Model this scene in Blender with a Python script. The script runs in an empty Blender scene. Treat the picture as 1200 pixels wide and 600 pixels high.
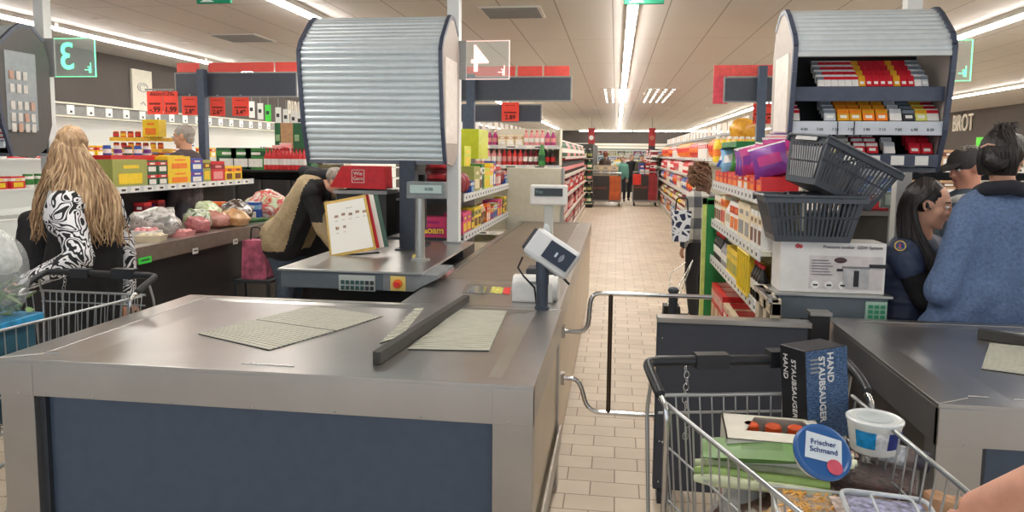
import bpy, bmesh, math, random
from mathutils import Vector, Matrix, Euler, Quaternion
RND = random.Random(7)
C = bpy.context.scene.collection
PI = math.pi
# ------------------------------------------------------------------ camera model
F_PX = 860.0; CX, CY = 600.0, 264.0; ROLL = .010; CAMZ = 1.65
def _basis(vx=722, vy=182):
    dx, dy = vx-CX, CY-vy
    c, s = math.cos(ROLL), math.sin(ROLL)
    h = dx*c-dy*s; v = dx*s+dy*c
    th = math.atan(v/F_PX); g = F_PX*math.cos(th)+v*math.sin(th); ps = math.atan(h/g)
    F = Vector((-math.sin(ps)*math.cos(th), math.cos(ps)*math.cos(th), -math.sin(th)))
    H = Vector((math.cos(ps), math.sin(ps), 0)); V = H.cross(F)
    return H*c+V*s, -H*s+V*c, F
R_, U_, F_ = _basis()
def ray(x, y): return F_*F_PX+R_*(x-CX)+U_*(CY-y)
def atz(x, y, z):
    r = ray(x, y); t = (z-CAMZ)/r.z; return Vector((r.x*t, r.y*t, z))
def aty(x, y, Y):
    r = ray(x, y); t = Y/r.y; return Vector((r.x*t, Y, CAMZ+r.z*t))
def atx(x, y, X):
    r = ray(x, y); t = X/r.x; return Vector((X, r.y*t, CAMZ+r.z*t))
cam = bpy.data.cameras.new('camera'); co = bpy.data.objects.new('camera', cam); C.objects.link(co)
co.matrix_world = Matrix((( R_.x, U_.x, -F_.x, 0), (R_.y, U_.y, -F_.y, 0), (R_.z, U_.z, -F_.z, CAMZ), (0, 0, 0, 1)))
cam.sensor_fit = 'HORIZONTAL'; cam.sensor_width = 36; cam.lens = 36*F_PX/1200; cam.shift_y = -(300-CY)/1200
cam.clip_start = .05; cam.clip_end = 200
bpy.context.scene.camera = co

# ------------------------------------------------------------------ materials
def lin(c):
    c = c/255
    return c/12.92 if c <= .04045 else ((c+.055)/1.055)**2.4
def rgb(c): return (lin(c[0]), lin(c[1]), lin(c[2]), 1)
_M = {}
def new_mat(name):
    m = bpy.data.materials.new(name); m.use_nodes = True
    nt = m.node_tree; b = nt.nodes['Principled BSDF']
    return m, nt, b
def tc(nt, scale=(1, 1, 1), kind='Object'):
    t = nt.nodes.new('ShaderNodeTexCoord'); mp = nt.nodes.new('ShaderNodeMapping')
    nt.links.new(t.outputs[kind], mp.inputs['Vector']); mp.inputs['Scale'].default_value = scale
    return mp.outputs['Vector']
def node(nt, typ, **kw):
    n = nt.nodes.new(typ)
    for k, v in kw.items():
        if k in n.inputs: n.inputs[k].default_value = v
        else: setattr(n, k, v)
    return n
def ramp(nt, fac, stops, interp='LINEAR'):
    r = nt.nodes.new('ShaderNodeValToRGB'); r.color_ramp.interpolation = interp
    e = r.color_ramp.elements
    while len(e) < len(stops): e.new(.5)
    for el, (p, c) in zip(e, stops): el.position = p; el.color = rgb(c)
    nt.links.new(fac, r.inputs[0]); return r.outputs[0]
def M(c, rough=.5, metal=0, var=.06, bump=0, scale=20, alpha=1, trans=0, emit=0, coat=0, name=None):
    key = (tuple(c), rough, metal, var, bump, scale, alpha, trans, emit, coat)
    if key in _M: return _M[key]
    m, nt, b = new_mat(name or 'surface_%02x%02x%02x' % tuple(int(x) for x in c))
    v = tc(nt)
    n = node(nt, 'ShaderNodeTexNoise', Scale=scale, Detail=3.0); nt.links.new(v, n.inputs['Vector'])
    if var > 0:
        lo = [max(0, x*(1-var)) for x in c]; hi = [min(255, x*(1+var)) for x in c]
        nt.links.new(ramp(nt, n.outputs[0], [(.3, lo), (.7, hi)]), b.inputs['Base Color'])
    else: b.inputs['Base Color'].default_value = rgb(c)
    b.inputs['Roughness'].default_value = rough; b.inputs['Metallic'].default_value = metal
    if bump:
        bp = node(nt, 'ShaderNodeBump', Strength=bump, Distance=.01); nt.links.new(n.outputs[0], bp.inputs['Height']); nt.links.new(bp.outputs[0], b.inputs['Normal'])
    if trans: b.inputs['Transmission Weight'].default_value = trans; b.inputs['IOR'].default_value = 1.3
    if alpha < 1: b.inputs['Alpha'].default_value = alpha
    if coat: b.inputs['Coat Weight'].default_value = coat
    if emit: b.inputs['Emission Color'].default_value = rgb(c); b.inputs['Emission Strength'].default_value = emit
    _M[key] = m; return m
def steel(c=(186, 184, 181), rough=.3, along='x', name='brushed_steel'):
    key = ('steel', tuple(c), rough, along)
    if key in _M: return _M[key]
    m, nt, b = new_mat(name)
    sc = {'x': (2.5, 420, 420), 'y': (420, 2.5, 420), 'z': (420, 420, 2.5)}[along]
    v = tc(nt, sc); n = node(nt, 'ShaderNodeTexNoise', Scale=1.0, Detail=4.0); nt.links.new(v, n.inputs['Vector'])
    v2 = tc(nt, (1, 1, 1)); n2 = node(nt, 'ShaderNodeTexNoise', Scale=3.0, Detail=5.0); nt.links.new(v2, n2.inputs['Vector'])
    nt.links.new(ramp(nt, n2.outputs[0], [(.3, [x*.93 for x in c]), (.7, c)]), b.inputs['Base Color'])
    mr = node(nt, 'ShaderNodeMapRange'); mr.inputs['To Min'].default_value = rough*.92; mr.inputs['To Max'].default_value = rough*1.08
    nt.links.new(n.outputs[0], mr.inputs['Value']); nt.links.new(mr.outputs[0], b.inputs['Roughness'])
    bp = node(nt, 'ShaderNodeBump', Strength=.012, Distance=.001); nt.links.new(n.outputs[0], bp.inputs['Height']); nt.links.new(bp.outputs[0], b.inputs['Normal'])
    b.inputs['Metallic'].default_value = .92
    _M[key] = m; return m
CHROME = M((205, 205, 205), .16, 1, 0, name='chrome')
STEEL = steel(); STEELY = steel(along='y'); STEELD = steel((165, 162, 158), .38)
BLK = M((24, 24, 27), .45, name='black_plastic'); DK = M((50, 54, 60), .5, name='charcoal_paint')
NAVY = M((70, 84, 102), .42, var=.03, name='slate_blue_panel'); HDR = M((74, 80, 92), .5, var=.03, name='slate_header')
WHT = M((232, 232, 228), .45, var=.02, name='white_plastic'); CREAM = M((214, 210, 192), .5, var=.02, name='cream_panel')
GREY = M((150, 152, 152), .5, var=.03, name='grey_plastic'); RED = M((225, 52, 50), .5, name='red_print'); PRICE = M((250, 80, 62), .55, var=.02, name='red_price_card')
GLASS = M((225, 240, 235), .05, 0, 0, alpha=.18, name='clear_sheet')
FILM = M((235, 240, 240), .12, 0, .02, alpha=.3, name='clear_film')
SKIN = M((222, 168, 140), .5, var=.05, scale=12, name='skin')
KRAFT = M((190, 150, 110), .7, var=.06, name='kraft_card')

# ------------------------------------------------------------------ mesh builder
class MB:
    def __init__(s): s.v = []; s.f = []; s.m = []; s.sm = []; s.mats = []; s.X = Matrix.Identity(4)
    def mi(s, m):
        if m not in s.mats: s.mats.append(m)
        return s.mats.index(m)
    def add(s, vs, fs, m, smooth=False):
        o = len(s.v); s.v += [s.X @ Vector(v) for v in vs]; k = s.mi(m)
        for f in fs: s.f.append(tuple(i+o for i in f)); s.m.append(k); s.sm.append(smooth)
        return s
    def box(s, x0, x1, y0, y1, z0, z1, m):
        vs = [(x, y, z) for z in (z0, z1) for y in (y0, y1) for x in (x0, x1)]
        return s.add(vs, [(0, 2, 3, 1), (4, 5, 7, 6), (0, 1, 5, 4), (2, 6, 7, 3), (0, 4, 6, 2), (1, 3, 7, 5)], m)
    def cbox(s, c, d, m, rot=None):
        X = s.X
        if rot: s.X = X @ Matrix.Translation(c) @ Euler(rot).to_matrix().to_4x4(); c = (0, 0, 0)
        s.box(c[0]-d[0]/2, c[0]+d[0]/2, c[1]-d[1]/2, c[1]+d[1]/2, c[2]-d[2]/2, c[2]+d[2]/2, m); s.X = X; return s
    def prism(s, poly, axis, a, b, m, m2=None, smooth=False):
        n = len(poly)
        def P(p, t): return {'x': (t, p[0], p[1]), 'y': (p[0], t, p[1]), 'z': (p[0], p[1], t)}[axis]
        vs = [P(p, a) for p in poly]+[P(p, b) for p in poly]
        s.add(vs, [(i, (i+1) % n, n+(i+1) % n, n+i) for i in range(n)], m, smooth)
        s.add(vs, [tuple(range(n))[::-1], tuple(range(n, 2*n))], m2 or m); return s
    def tube(s, pts, r, m, n=8, closed=False, smooth=True):
        pts = [Vector(p) for p in pts]; k = len(pts); vs = []; up = None
        rr = r if isinstance(r, (list, tuple)) else [r]*k
        for i, p in enumerate(pts):
            if closed: d = (pts[(i+1) % k]-pts[i-1])
            else: d = pts[min(i+1, k-1)]-pts[max(i-1, 0)]
            d = d.normalized() if d.length > 1e-9 else Vector((0, 0, 1))
            if up is None: up = Vector((0, 0, 1)) if abs(d.z) < .9 else Vector((1, 0, 0))
            a = d.cross(up)
            if a.length < 1e-6: a = d.orthogonal()
            a.normalize(); b = a.cross(d).normalized(); up = b
            for j in range(n):
                t = 2*PI*j/n; vs.append(p+(a*math.cos(t)+b*math.sin(t))*rr[i])
        fs = []
        for i in range(k if closed else k-1):
            i2 = (i+1) % k
            for j in range(n): fs.append((i*n+j, i*n+(j+1) % n, i2*n+(j+1) % n, i2*n+j))
        s.add(vs, fs, m, smooth)
        if not closed:
            s.add(vs[:n], [tuple(range(n))], m); s.add(vs[-n:], [tuple(range(n))[::-1]], m)
        return s
    def lathe(s, prof, m, c=(0, 0, 0), n=16, smooth=True, bands=None):
        vs = []; k = len(prof)
        for r, z in prof:
            for j in range(n):
                t = 2*PI*j/n; vs.append((c[0]+r*math.cos(t), c[1]+r*math.sin(t), c[2]+z))
        for i in range(k-1):
            s.add([vs[q] for q in range(i*n, i*n+2*n)], [(j, (j+1) % n, n+(j+1) % n, n+j) for j in range(n)], bands[i] if bands else m, smooth)
        s.add(vs[:n], [tuple(range(n))[::-1]], bands[0] if bands else m); s.add(vs[-n:], [tuple(range(n))], bands[-1] if bands else m); return s
    def ell(s, c, r, m, rot=None, n=12, k=8):
        vs = []; Q = rot if rot is not None else Matrix.Identity(3); c = Vector(c)
        for i in range(1, k):
            a = PI*i/k
            for j in range(n):
                t = 2*PI*j/n
                vs.append(c+Q @ Vector((r[0]*math.sin(a)*math.cos(t), r[1]*math.sin(a)*math.sin(t), r[2]*math.cos(a))))
        top = len(vs); vs.append(c+Q @ Vector((0, 0, r[2]))); vs.append(c-Q @ Vector((0, 0, r[2])))
        fs = [((i*n)+j, ((i+1)*n)+j, (i+1)*n+(j+1) % n, i*n+(j+1) % n) for i in range(k-2) for j in range(n)]
        fs += [(top, j, (j+1) % n) for j in range(n)]+[(top+1, (k-2)*n+(j+1) % n, (k-2)*n+j) for j in range(n)]
        return s.add(vs, fs, m, True)
    def cap(s, p, q, r0, r1, m, n=12):
        p, q = Vector(p), Vector(q); d = q-p
        if d.length < 1e-6: return s.ell(p, (r0,)*3, m)
        s.tube([p, q], [r0, r1], m, n); s.ell(p, (r0,)*3, m, n=n, k=8); s.ell(q, (r1,)*3, m, n=n, k=8); return s
    def mesh(s, name, off=(0, 0, 0)):
        me = bpy.data.meshes.new(name); o = Vector(off)
        me.from_pydata([v-o for v in s.v], [], s.f)
        for m in s.mats: me.materials.append(m)
        me.polygons.foreach_set('material_index', s.m); me.polygons.foreach_set('use_smooth', s.sm)
        me.validate(); me.update(); return me
def origin(o):
    v = Vector((0, 0, 0))
    while o is not None: v += o.location; o = o.parent
    return v
def build(name, mb, parent=None, bevel=0, local=False):
    # vertices are given in world space unless local; the object's own place is its parent's
    off = Vector((0, 0, 0)) if (parent is None or local) else origin(parent)
    if parent is None and not local and mb.v:
        xs = [v.x for v in mb.v]; ys = [v.y for v in mb.v]; zs = [v.z for v in mb.v]
        off = Vector(((min(xs)+max(xs))/2, (min(ys)+max(ys))/2, min(zs)))
    o = bpy.data.objects.new(name, mb.mesh(name, off)); C.objects.link(o)
    if parent is None and not local: o.location = off
    if parent is not None: o.parent = parent
    if bevel:
        b = o.modifiers.new('edge', 'BEVEL'); b.width = bevel; b.segments = 2; b.limit_method = 'ANGLE'; b.angle_limit = .7
    return o
def tag(o, label, cat, group=None, kind=None):
    o['label'] = label; o['category'] = cat
    if group: o['group'] = group
    if kind: o['kind'] = kind
    return o
def thing(name, label, cat, loc=(0, 0, 0), group=None, rot=(0, 0, 0)):
    o = bpy.data.objects.new(name, None); C.objects.link(o); o.location = loc; o.rotation_euler = rot; o.empty_display_size = .1
    return tag(o, label, cat, group)
def struct(name, mb, bevel=0):
    o = build(name, mb, bevel=bevel); o['kind'] = 'structure'; return o
def copy_tree(o, parent=None):
    c = o.copy(); C.objects.link(c); c.parent = parent
    for ch in [x for x in bpy.data.objects if x.parent == o]: copy_tree(ch, c)
    return c
def text(s, size, mat, parent, loc, rot=(PI/2, 0, 0), name='lettering', ext=.001, mirror=False, align='CENTER', bold=0, sx=1):
    cu = bpy.data.curves.new('t', 'FONT'); cu.body = s; cu.size = size; cu.extrude = ext; cu.align_x = align; cu.align_y = 'CENTER'; cu.offset = bold
    t = bpy.data.objects.new('t', cu); C.objects.link(t)
    me = bpy.data.meshes.new_from_object(t.evaluated_get(bpy.context.evaluated_depsgraph_get()))
    bpy.data.objects.remove(t); bpy.data.curves.remove(cu)
    me.transform(Matrix.Diagonal(((-sx if mirror else sx), 1, 1, 1)))
    me.name = name; me.materials.clear(); me.materials.append(mat)
    o = bpy.data.objects.new(name, me); C.objects.link(o)
    o.parent = parent; o.rotation_euler = rot; o.location = Vector(loc)-(origin(parent) if parent else Vector((0, 0, 0)))
    return o

# ------------------------------------------------------------------ the room
m, nt, b = new_mat('beige_floor_tiles')
v = tc(nt); br = node(nt, 'ShaderNodeTexBrick', Scale=1.0)
nt.links.new(v, br.inputs['Vector'])
br.inputs['Color1'].default_value = rgb((222, 208, 188)); br.inputs['Color2'].default_value = rgb((210, 195, 174)); br.inputs['Mortar'].default_value = rgb((150, 130, 108))
br.inputs['Mortar Size'].default_value = .0035; br.inputs['Brick Width'].default_value = .24; br.inputs['Row Height'].default_value = .155; br.inputs['Mortar Smooth'].default_value = .2
n = node(nt, 'ShaderNodeTexNoise', Scale=2.5, Detail=4.0); nt.links.new(v, n.inputs['Vector'])
mx = node(nt, 'ShaderNodeMix', data_type='RGBA', blend_type='MULTIPLY'); mx.inputs[0].default_value = .5
nt.links.new(br.outputs['Color'], mx.inputs[6]); nt.links.new(ramp(nt, n.outputs[0], [(.3, (215, 208, 200)), (.7, (255, 252, 248))]), mx.inputs[7]); nt.links.new(mx.outputs[2], b.inputs['Base Color'])
b.inputs['Roughness'].default_value = .5; b.inputs['Specular IOR Level'].default_value = .4
bp = node(nt, 'ShaderNodeBump', Strength=.25, Distance=.002, invert=True); nt.links.new(br.outputs['Fac'], bp.inputs['Height']); nt.links.new(bp.outputs[0], b.inputs['Normal'])
FLOOR = m
m, nt, b = new_mat('ceiling_sheets')
v = tc(nt); sp = node(nt, 'ShaderNodeSeparateXYZ'); nt.links.new(v, sp.inputs[0])
def seam(axis, period, w, off=0.):
    a = node(nt, 'ShaderNodeMath', operation='ADD'); nt.links.new(sp.outputs[axis], a.inputs[0]); a.inputs[1].default_value = 100+off
    p = node(nt, 'ShaderNodeMath', operation='MODULO'); nt.links.new(a.outputs[0], p.inputs[0]); p.inputs[1].default_value = period
    q = node(nt, 'ShaderNodeMath', operation='LESS_THAN'); nt.links.new(p.outputs[0], q.inputs[0]); q.inputs[1].default_value = w; return q.outputs[0]
a = seam(0, .53, .012); c2 = seam(1, 2.4, .01)
mxx = node(nt, 'ShaderNodeMath', operation='MAXIMUM'); nt.links.new(a, mxx.inputs[0]); nt.links.new(c2, mxx.inputs[1])
nt.links.new(ramp(nt, mxx.outputs[0], [(0, (216, 211, 205)), (1, (150, 144, 136))]), b.inputs['Base Color']); b.inputs['Roughness'].default_value = .55
CEIL = m
m, nt, b = new_mat('dark_wall_paint'); b.inputs['Roughness'].default_value = .8
v = tc(nt); n = node(nt, 'ShaderNodeTexNoise', Scale=1.2); nt.links.new(v, n.inputs['Vector']); nt.links.new(ramp(nt, n.outputs[0], [(.3, (80, 73, 70)), (.7, (88, 81, 77))]), b.inputs['Base Color'])
DWALL = m
ZC = 3.05
struct('floor', MB().box(-7.6, 10.3, -2.5, 43.2, -.1, 0, FLOOR))
struct('ceiling', MB().box(-7.6, 10.3, -2.5, 43.2, ZC, ZC+.1, CEIL))
struct('wall_left', MB().box(-7.6, -7.4, -2.5, 43.2, 0, ZC, DWALL))
struct('wall_right', MB().box(10.1, 10.3, -2.5, 43.2, 0, ZC, DWALL))
struct('wall_back', MB().box(-7.4, 10.1, 43, 43.2, 0, ZC, DWALL))
# entrance front behind the photographer: unseen mullions, left open for added daylight between them
for i, x in enumerate((-7.4, -4.0, -.6, 2.8, 6.2, 9.6)):
    struct('trim_%d' % (i+1), MB().box(x, x+.3, -2.5, -2.3, 0, ZC, DK))
# ------------------------------------------------------------------ lamps
m, nt, b = new_mat('lamp_tube'); b.inputs['Base Color'].default_value = (1, 1, 1, 1)
b.inputs['Emission Color'].default_value = (1, .955, .9, 1); b.inputs['Emission Strength'].default_value = 38
TUBE = m
LH = M((225, 222, 215), .4, var=0, name='lamp_housing')
lamp_x = ((-6.2, 'left wall side'), (-3.03, 'left'), (.12, 'central aisle'), (3.75, 'right'), (7.35, 'right wall side'))
mb = MB().box(-.05, .05, .02, 2.96, -.05, 0, LH); lh_me = mb.mesh('housing')
lt_me = MB().prism([(-.045, -.052), (-.035, -.075), (.035, -.075), (.045, -.052)], 'y', .04, 2.94, TUBE).mesh('tube')
def lamp(x, y, lab, rz=0):
    t = thing('ceiling_light', lab, 'ceiling light', (x, y, ZC), 'light strips under the ceiling', (0, 0, rz))
    for nme, me in (('housing', lh_me), ('tube', lt_me)):
        o = bpy.data.objects.new(nme, me); C.objects.link(o); o.parent = t
for x, w in lamp_x:
    for k in range(13):
        y = 1.5+k*3 if w != 'central aisle' else 1.5+k*3
        if x < -5 and k < 1: continue
        lamp(x, y, 'white strip lamp in the %s ceiling row' % w)
for k in range(4): lamp(-.6+k*3-1.5, 41.5, 'white strip lamp in the crosswise row at the far wall', -PI/2)
for k in range(1): pass
DL = M((255, 250, 240), .4, var=0, emit=9, name='downlight')
for x, y in [(117, 24), (171, 38), (218, 50), (255, 60), (290, 69), (655, 127), (697, 127), (740, 122), (783, 127), (827, 127)]:
    p = atz(x, y, ZC-.01)
    t = thing('downlight', 'small round downlight in the %s' % ('ceiling beside the left lamp rows' if x < 400 else 'far ceiling over the aisle'), 'downlight', p, 'small ceiling spots, '+('left' if x < 400 else 'far'))
    build('ring', MB().lathe([(.05, 0), (.07, .0), (.07, .012), (.05, .012)], LH, n=16), t, local=True)
    build('lens', MB().lathe([(.001, .002), (.052, .002), (.052, .006), (.001, .006)], DL, n=16), t, local=True)
for (xa, ya), (xb, yb), w in [((262, 41), (308, 47), 'left of the shuttered cabinet'), ((575, 10), (627, 18), 'in front of the shutters, right'), ]:
    p = atz((xa+xb)/2, (ya+yb)/2, ZC)
    t = thing('air_vent', 'slotted air vent in the ceiling, '+w, 'air vent', p)
    build('frame', MB().box(-.3, .3, -.3, .3, -.012, -.002, LH), t, local=True)
    mbv = MB()
    for k in range(12): mbv.box(-.27, .27, -.27+k*.045, -.25+k*.045, -.02, -.011, DK)
    mbv.mats[0] = GREY; build('louvre', mbv, t, local=True)
for (cx, cy) in ((722, 112), (770, 112)):
    p = atz(cx, cy, ZC); t = thing('ceiling_spot_grid', 'perforated panel of tiny lights %s the central lamp strip' % ('left of' if cx < 740 else 'right of'), 'ceiling panel', p)
    mbs = MB()
    for i in range(4):
        for j in range(7): mbs.box(-.25+i*.16, -.21+i*.16, -1.8+j*.6, -1.65+j*.6, -.018, -.01, DL)
    build('frame', MB().box(-.32, .34, -2, 2, -.012, 0, CEIL), t, local=True); build('light_points', mbs, t, local=True)
EXG = M((10, 130, 95), .5, var=0, name='exit_green')
for cx in (251, 755):
    c = aty(cx, -6, 6.2)
    t = thing('exit_sign', 'green exit sign hanging at the ceiling, %s of the two' % ('left' if cx < 500 else 'right'), 'sign', (c.x, 6.2, c.z-.075))
    build('panel', MB().box(-.16, .16, -.015, .015, 0, .15, EXG), t, local=True, bevel=.003)
    build('pictogram', MB().box(-.1, -.02, -.018, -.015, .02, .06, WHT).box(-.12, .0, -.018, -.015, .012, .02, WHT), t, local=True)
    build('hanger', MB().box(-.1, -.09, -.004, .004, .15, ZC-t.location.z, WHT).box(.09, .1, -.004, .004, .15, ZC-t.location.z, WHT), t, local=True)
w = bpy.data.worlds.new('front_fill_light'); bpy.context.scene.world = w; w.use_nodes = True
w.node_tree.nodes['Background'].inputs[0].default_value = (.85, .92, 1, 1); w.node_tree.nodes['Background'].inputs[1].default_value = 1.5  # assumed light from the unseen entrance, raised to brighten the counter fronts
vs = bpy.context.scene.view_settings; vs.view_transform = 'Standard'; vs.look = 'None'; vs.exposure = 0; vs.gamma = 1; vs.use_curve_mapping = False
bpy.context.scene.cycles.use_denoising = True
bpy.context.scene.cycles.max_bounces = 8
# ------------------------------------------------------------------ packing counters
GRILLE = M((186, 186, 172), .45, var=.03, name='roller_plastic')
HOLE = M((40, 40, 42), .6, var=0, name='dark_gap')
CONST = []
def grille(t, quad, z, n, name='roller_grille', across=True):
    # quad: four (x, y) corners a-b-c-d; ribs run from side a-b to side d-c
    a, b, c, d = [Vector((q[0], q[1])) for q in quad]; g = MB()
    g.prism([tuple(q) for q in (a, b, c, d)], 'z', z-.012, z+.0008, HOLE)
    for i in range(n):
        t0, t1 = (i+.12)/n, (i+.88)/n
        p = [a.lerp(b, t0), a.lerp(b, t1), d.lerp(c, t1), d.lerp(c, t0)]
        g.prism([tuple(q) for q in p], 'z', z-.004, z+.004, GRILLE)
    return build(name, g, t)
def counter(x0, x1, y0, y1, label, mirror=False):
    t = thing('packing_counter', label, 'packing counter', ((x0+x1)/2, y0, 0))
    # top frame with a sunk tray
    fr, sd, bk = .075, .12, .05
    tr = MB()
    ix0, ix1, iy0, iy1 = x0+sd, x1-sd, y0+fr, y1-bk
    for (a, b_, c, d) in (((x0, y0), (x1, y0), (ix1, iy0), (ix0, iy0)), ((x1, y0), (x1, y1), (ix1, iy1), (ix1, iy0)), ((x1, y1), (x0, y1), (ix0, iy1), (ix1, iy1)), ((x0, y1), (x0, y0), (ix0, iy0), (ix0, iy1))):
        tr.add([(p[0], p[1], z) for z in (.885, .9) for p in (a, b_, c, d)], [(3, 2, 1, 0), (4, 5, 6, 7), (0, 1, 5, 4), (1, 2, 6, 5), (2, 3, 7, 6), (3, 0, 4, 7)], STEEL)
    build('top_frame', tr, t, bevel=.002)
    ty = MB(); jx0, jx1, jy0, jy1 = ix0+.14, ix1-.05, iy0+.03, iy1-.03
    o = [(ix0, iy0), (ix1, iy0), (ix1, iy1), (ix0, iy1)]; i_ = [(jx0, jy0), (jx1, jy0), (jx1, jy1), (jx0, jy1)]
    ty.add([(p[0], p[1], .897) for p in o]+[(p[0], p[1], .888) for p in i_], [(0, 1, 5, 4), (1, 2, 6, 5), (2, 3, 7, 6), (3, 0, 4, 7), (4, 5, 6, 7)], steel((188, 186, 183), .3, 'y'))
    build('tray', ty, t)
    hg = MB(); hx = x0+.9 if not mirror else x0+.25
    hg.tube([(ix0+.0, iy0+.01, .902), (ix0+.06, iy0+.01, .902)], .004, CHROME).tube([(hx, iy0+.004, .9), (hx+.2, iy0-.002, .9)], .004, CHROME)
    build('hinge_pin', hg, t)
    ap = MB().box(x0, x1, y0, y0+.02, .765, .886, STEEL).box(x0, x0+.02, y0, y1, .765, .886, STEELY).box(x1-.02, x1, y0, y1, .765, .886, STEELY).box(x0, x1, y1-.02, y1, .765, .886, STEEL)
    build('apron', ap, t, bevel=.0015)
    for px_ in (x0+.003, x1-.137): build('corner_post', MB().box(px_, px_+.134, y0+.004, y0+.09, .02, .765, steel(along='z')).box(px_-.001, px_+.136, y0-.002, y0+.001, .765, .885, STEEL), t, bevel=.002)
    for px_ in (x0+.003, x1-.063): build('corner_post', MB().box(px_, px_+.06, y1-.09, y1-.01, .02, .765, steel(along='z')), t, bevel=.002)
    build('front_panel', MB().box(x0+.134, x1-.134, y0+.05, y0+.07, .05, .77, NAVY).box(x0+.134, x0+.16, y0+.03, y0+.06, .05, .765, DK), t)
    build('side_panel', MB().box(x1-.03, x1-.014, y0+.09, y1-.09, .1, .765, steel((205, 196, 180), .3, 'y')), t)  # light beige floor reflection put into the steel tint
    build('side_panel', MB().box(x0+.014, x0+.03, y0+.09, y1-.09, .1, .765, steel((150, 140, 130), .3, 'y')), t)  # dark bronze reflection put into the steel tint
    build('plinth', MB().box(x0+.06, x1-.06, y0+.1, y1-.1, 0, .1, BLK), t)
    sc = MB()
    for k in range(7):
        xx = x0+.08+k*(x1-x0-.16)/6; sc.lathe([(.005, 0), (.005, .002), (.002, .004)], CHROME, (0, 0, 0), n=8)
    sc = MB()
    for k in range(7):
        xx = x0+.08+k*(x1-x0-.16)/6; sc.ell((xx, y0-.001, .775), (.004, .003, .004), CHROME, n=8, k=6)
    build('screw', sc, t)
    return t
k4 = counter(-2.2, -.246, 2.31, 3.53, 'brushed steel packing counter with slate blue front at the shuttered till')
Z9 = .9
def q9(x, y, z=.892): p = atz(x, y, z); return (p.x, p.y)
grille(k4, [q9(232, 391), q9(298, 375), q9(392, 388), q9(315, 410)], .89, 14)
grille(k4, [q9(300, 374.5), q9(365, 358.7), q9(449, 370), q9(394, 387.5)], .89, 14)
grille(k4, [q9(445, 402), q9(487, 361), q9(497, 361), q9(470, 395)], .89, 12)
grille(k4, [q9(478, 409), q9(540, 361), q9(595, 362.5), q9(573, 411)], .89, 24)
BAR = M((62, 60, 56), .5, name='dark_bumper')
p, q = atz(441, 426, .893), atz(547, 355, .893); d = (q-p).normalized(); nrm = Vector((-d.y, d.x, 0))*.016
g = MB(); g.prism([tuple((a+b_)[:2]) for a, b_ in ((p, nrm), (p, -nrm), (q, -nrm), (q, nrm))], 'z', .89, .935, BAR); build('divider_arm', g, k4, bevel=.006)
# seams and the bumper strip along the right side, gate brackets
g = MB().box(-.246, -.236, 2.5, 3.5, .23, .33, M((190, 182, 170), .5, var=.1, scale=6)); build('bumper_strip', g, k4, bevel=.003)

k5 = counter(1.0, 2.95, 2.357, 3.58, 'steel packing counter on the right beside the loaded trolley', True)
a = [q9(1158, 403), q9(1200, 408), q9(1240, 440), q9(1150, 432)]
grille(k5, [q9(1150, 432), q9(1160, 402), q9(1260, 412), q9(1262, 447)], .89, 16)
grille(k5, [q9(1166, 393), q9(1172, 388), q9(1262, 399), q9(1262, 404)], .89, 4)
p, q = atz(1146, 395, .893), atz(1262, 414, .893); d = (q-p).normalized(); nrm = Vector((-d.y, d.x, 0))*.018
g = MB(); g.prism([tuple((a_+b_)[:2]) for a_, b_ in ((p, nrm), (p, -nrm), (q, -nrm), (q, nrm))], 'z', .89, .93, BAR); build('divider_arm', g, k5, bevel=.006)

# ------------------------------------------------------------------ till belts
BELT = M((124, 112, 98), .38, var=.04, scale=8, name='belt_rubber')
def belt_unit(x0, x1, y0, y1, yb, label, side, dark=False):
    t = thing('conveyor_unit', label, 'conveyor belt', ((x0+x1)/2, y0, 0))
    rim = .13
    g = MB().box(x0, x1, y0, yb, .872, .9, STEEL).box(x0, x0+.05, yb, y1, .872, .9, STEELY).box(x1-rim, x1, yb, y1, .872, .9, STEELY).box(x0, x1, y1-.04, y1, .872, .9, STEEL)
    build('frame', g, t, bevel=.002)
    build('belt', MB().box(x0+.052, x1-rim-.002, yb+.004, y1-.045, .87, .894, BELT), t, bevel=.004)
    build('side_panel', MB().box(x1-.025, x1-.006, y0, y1, .1, .872, side), t)
    build('side_panel', MB().box(x0+.006, x0+.025, y0, y1, .1, .872, side), t)
    build('end_panel', MB().box(x0+.006, x1-.006, y0+.002, y0+.02, .1, .872, side), t)
    build('end_panel', MB().box(x0+.006, x1-.006, y1-.02, y1-.002, .1, .872, side), t)
    build('edge_trim', MB().box(x1-.006, x1+.006, y0, y1, .77, .895, STEELY if not dark else steel((140, 125, 112), .4, 'y')), t)
    build('plinth', MB().box(x0+.06, x1-.06, y0+.05, y1-.05, 0, .1, BLK), t)
    return t
u4 = belt_unit(-1.06, -.262, 3.54, 8.2, 4.27, 'empty grey checkout belt running back from the shuttered till', steel((200, 190, 172), .3, 'y'))
g = MB(); quad = [atz(x, y, .9) for x, y in ((541, 344), (547, 333), (600, 334), (597, 345))]
g.prism([tuple(p[:2]) for p in quad], 'z', .899, .903, STEELD); build('scanner_frame', g, u4)
quad = [atz(x, y, .904) for x, y in ((545, 343), (551, 335), (571, 336), (568, 344))]
build('scanner_glass', MB().prism([tuple(p[:2]) for p in quad], 'z', .903, .905, M((40, 44, 48), .08, var=0)), u4)
quad = [atz(x, y, .904) for x, y in ((574, 343), (577, 336), (590, 337), (588, 344))]
build('sticker', MB().prism([tuple(p[:2]) for p in quad], 'z', .903, .9046, M((214, 190, 80), .5, var=.5, scale=60)), u4)
quad = [atz(x, y, .904) for x, y in ((589, 344), (591, 337), (599, 337), (597, 345))]
build('sticker', MB().prism([tuple(p[:2]) for p in quad], 'z', .903, .9046, RED), u4)
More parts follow.
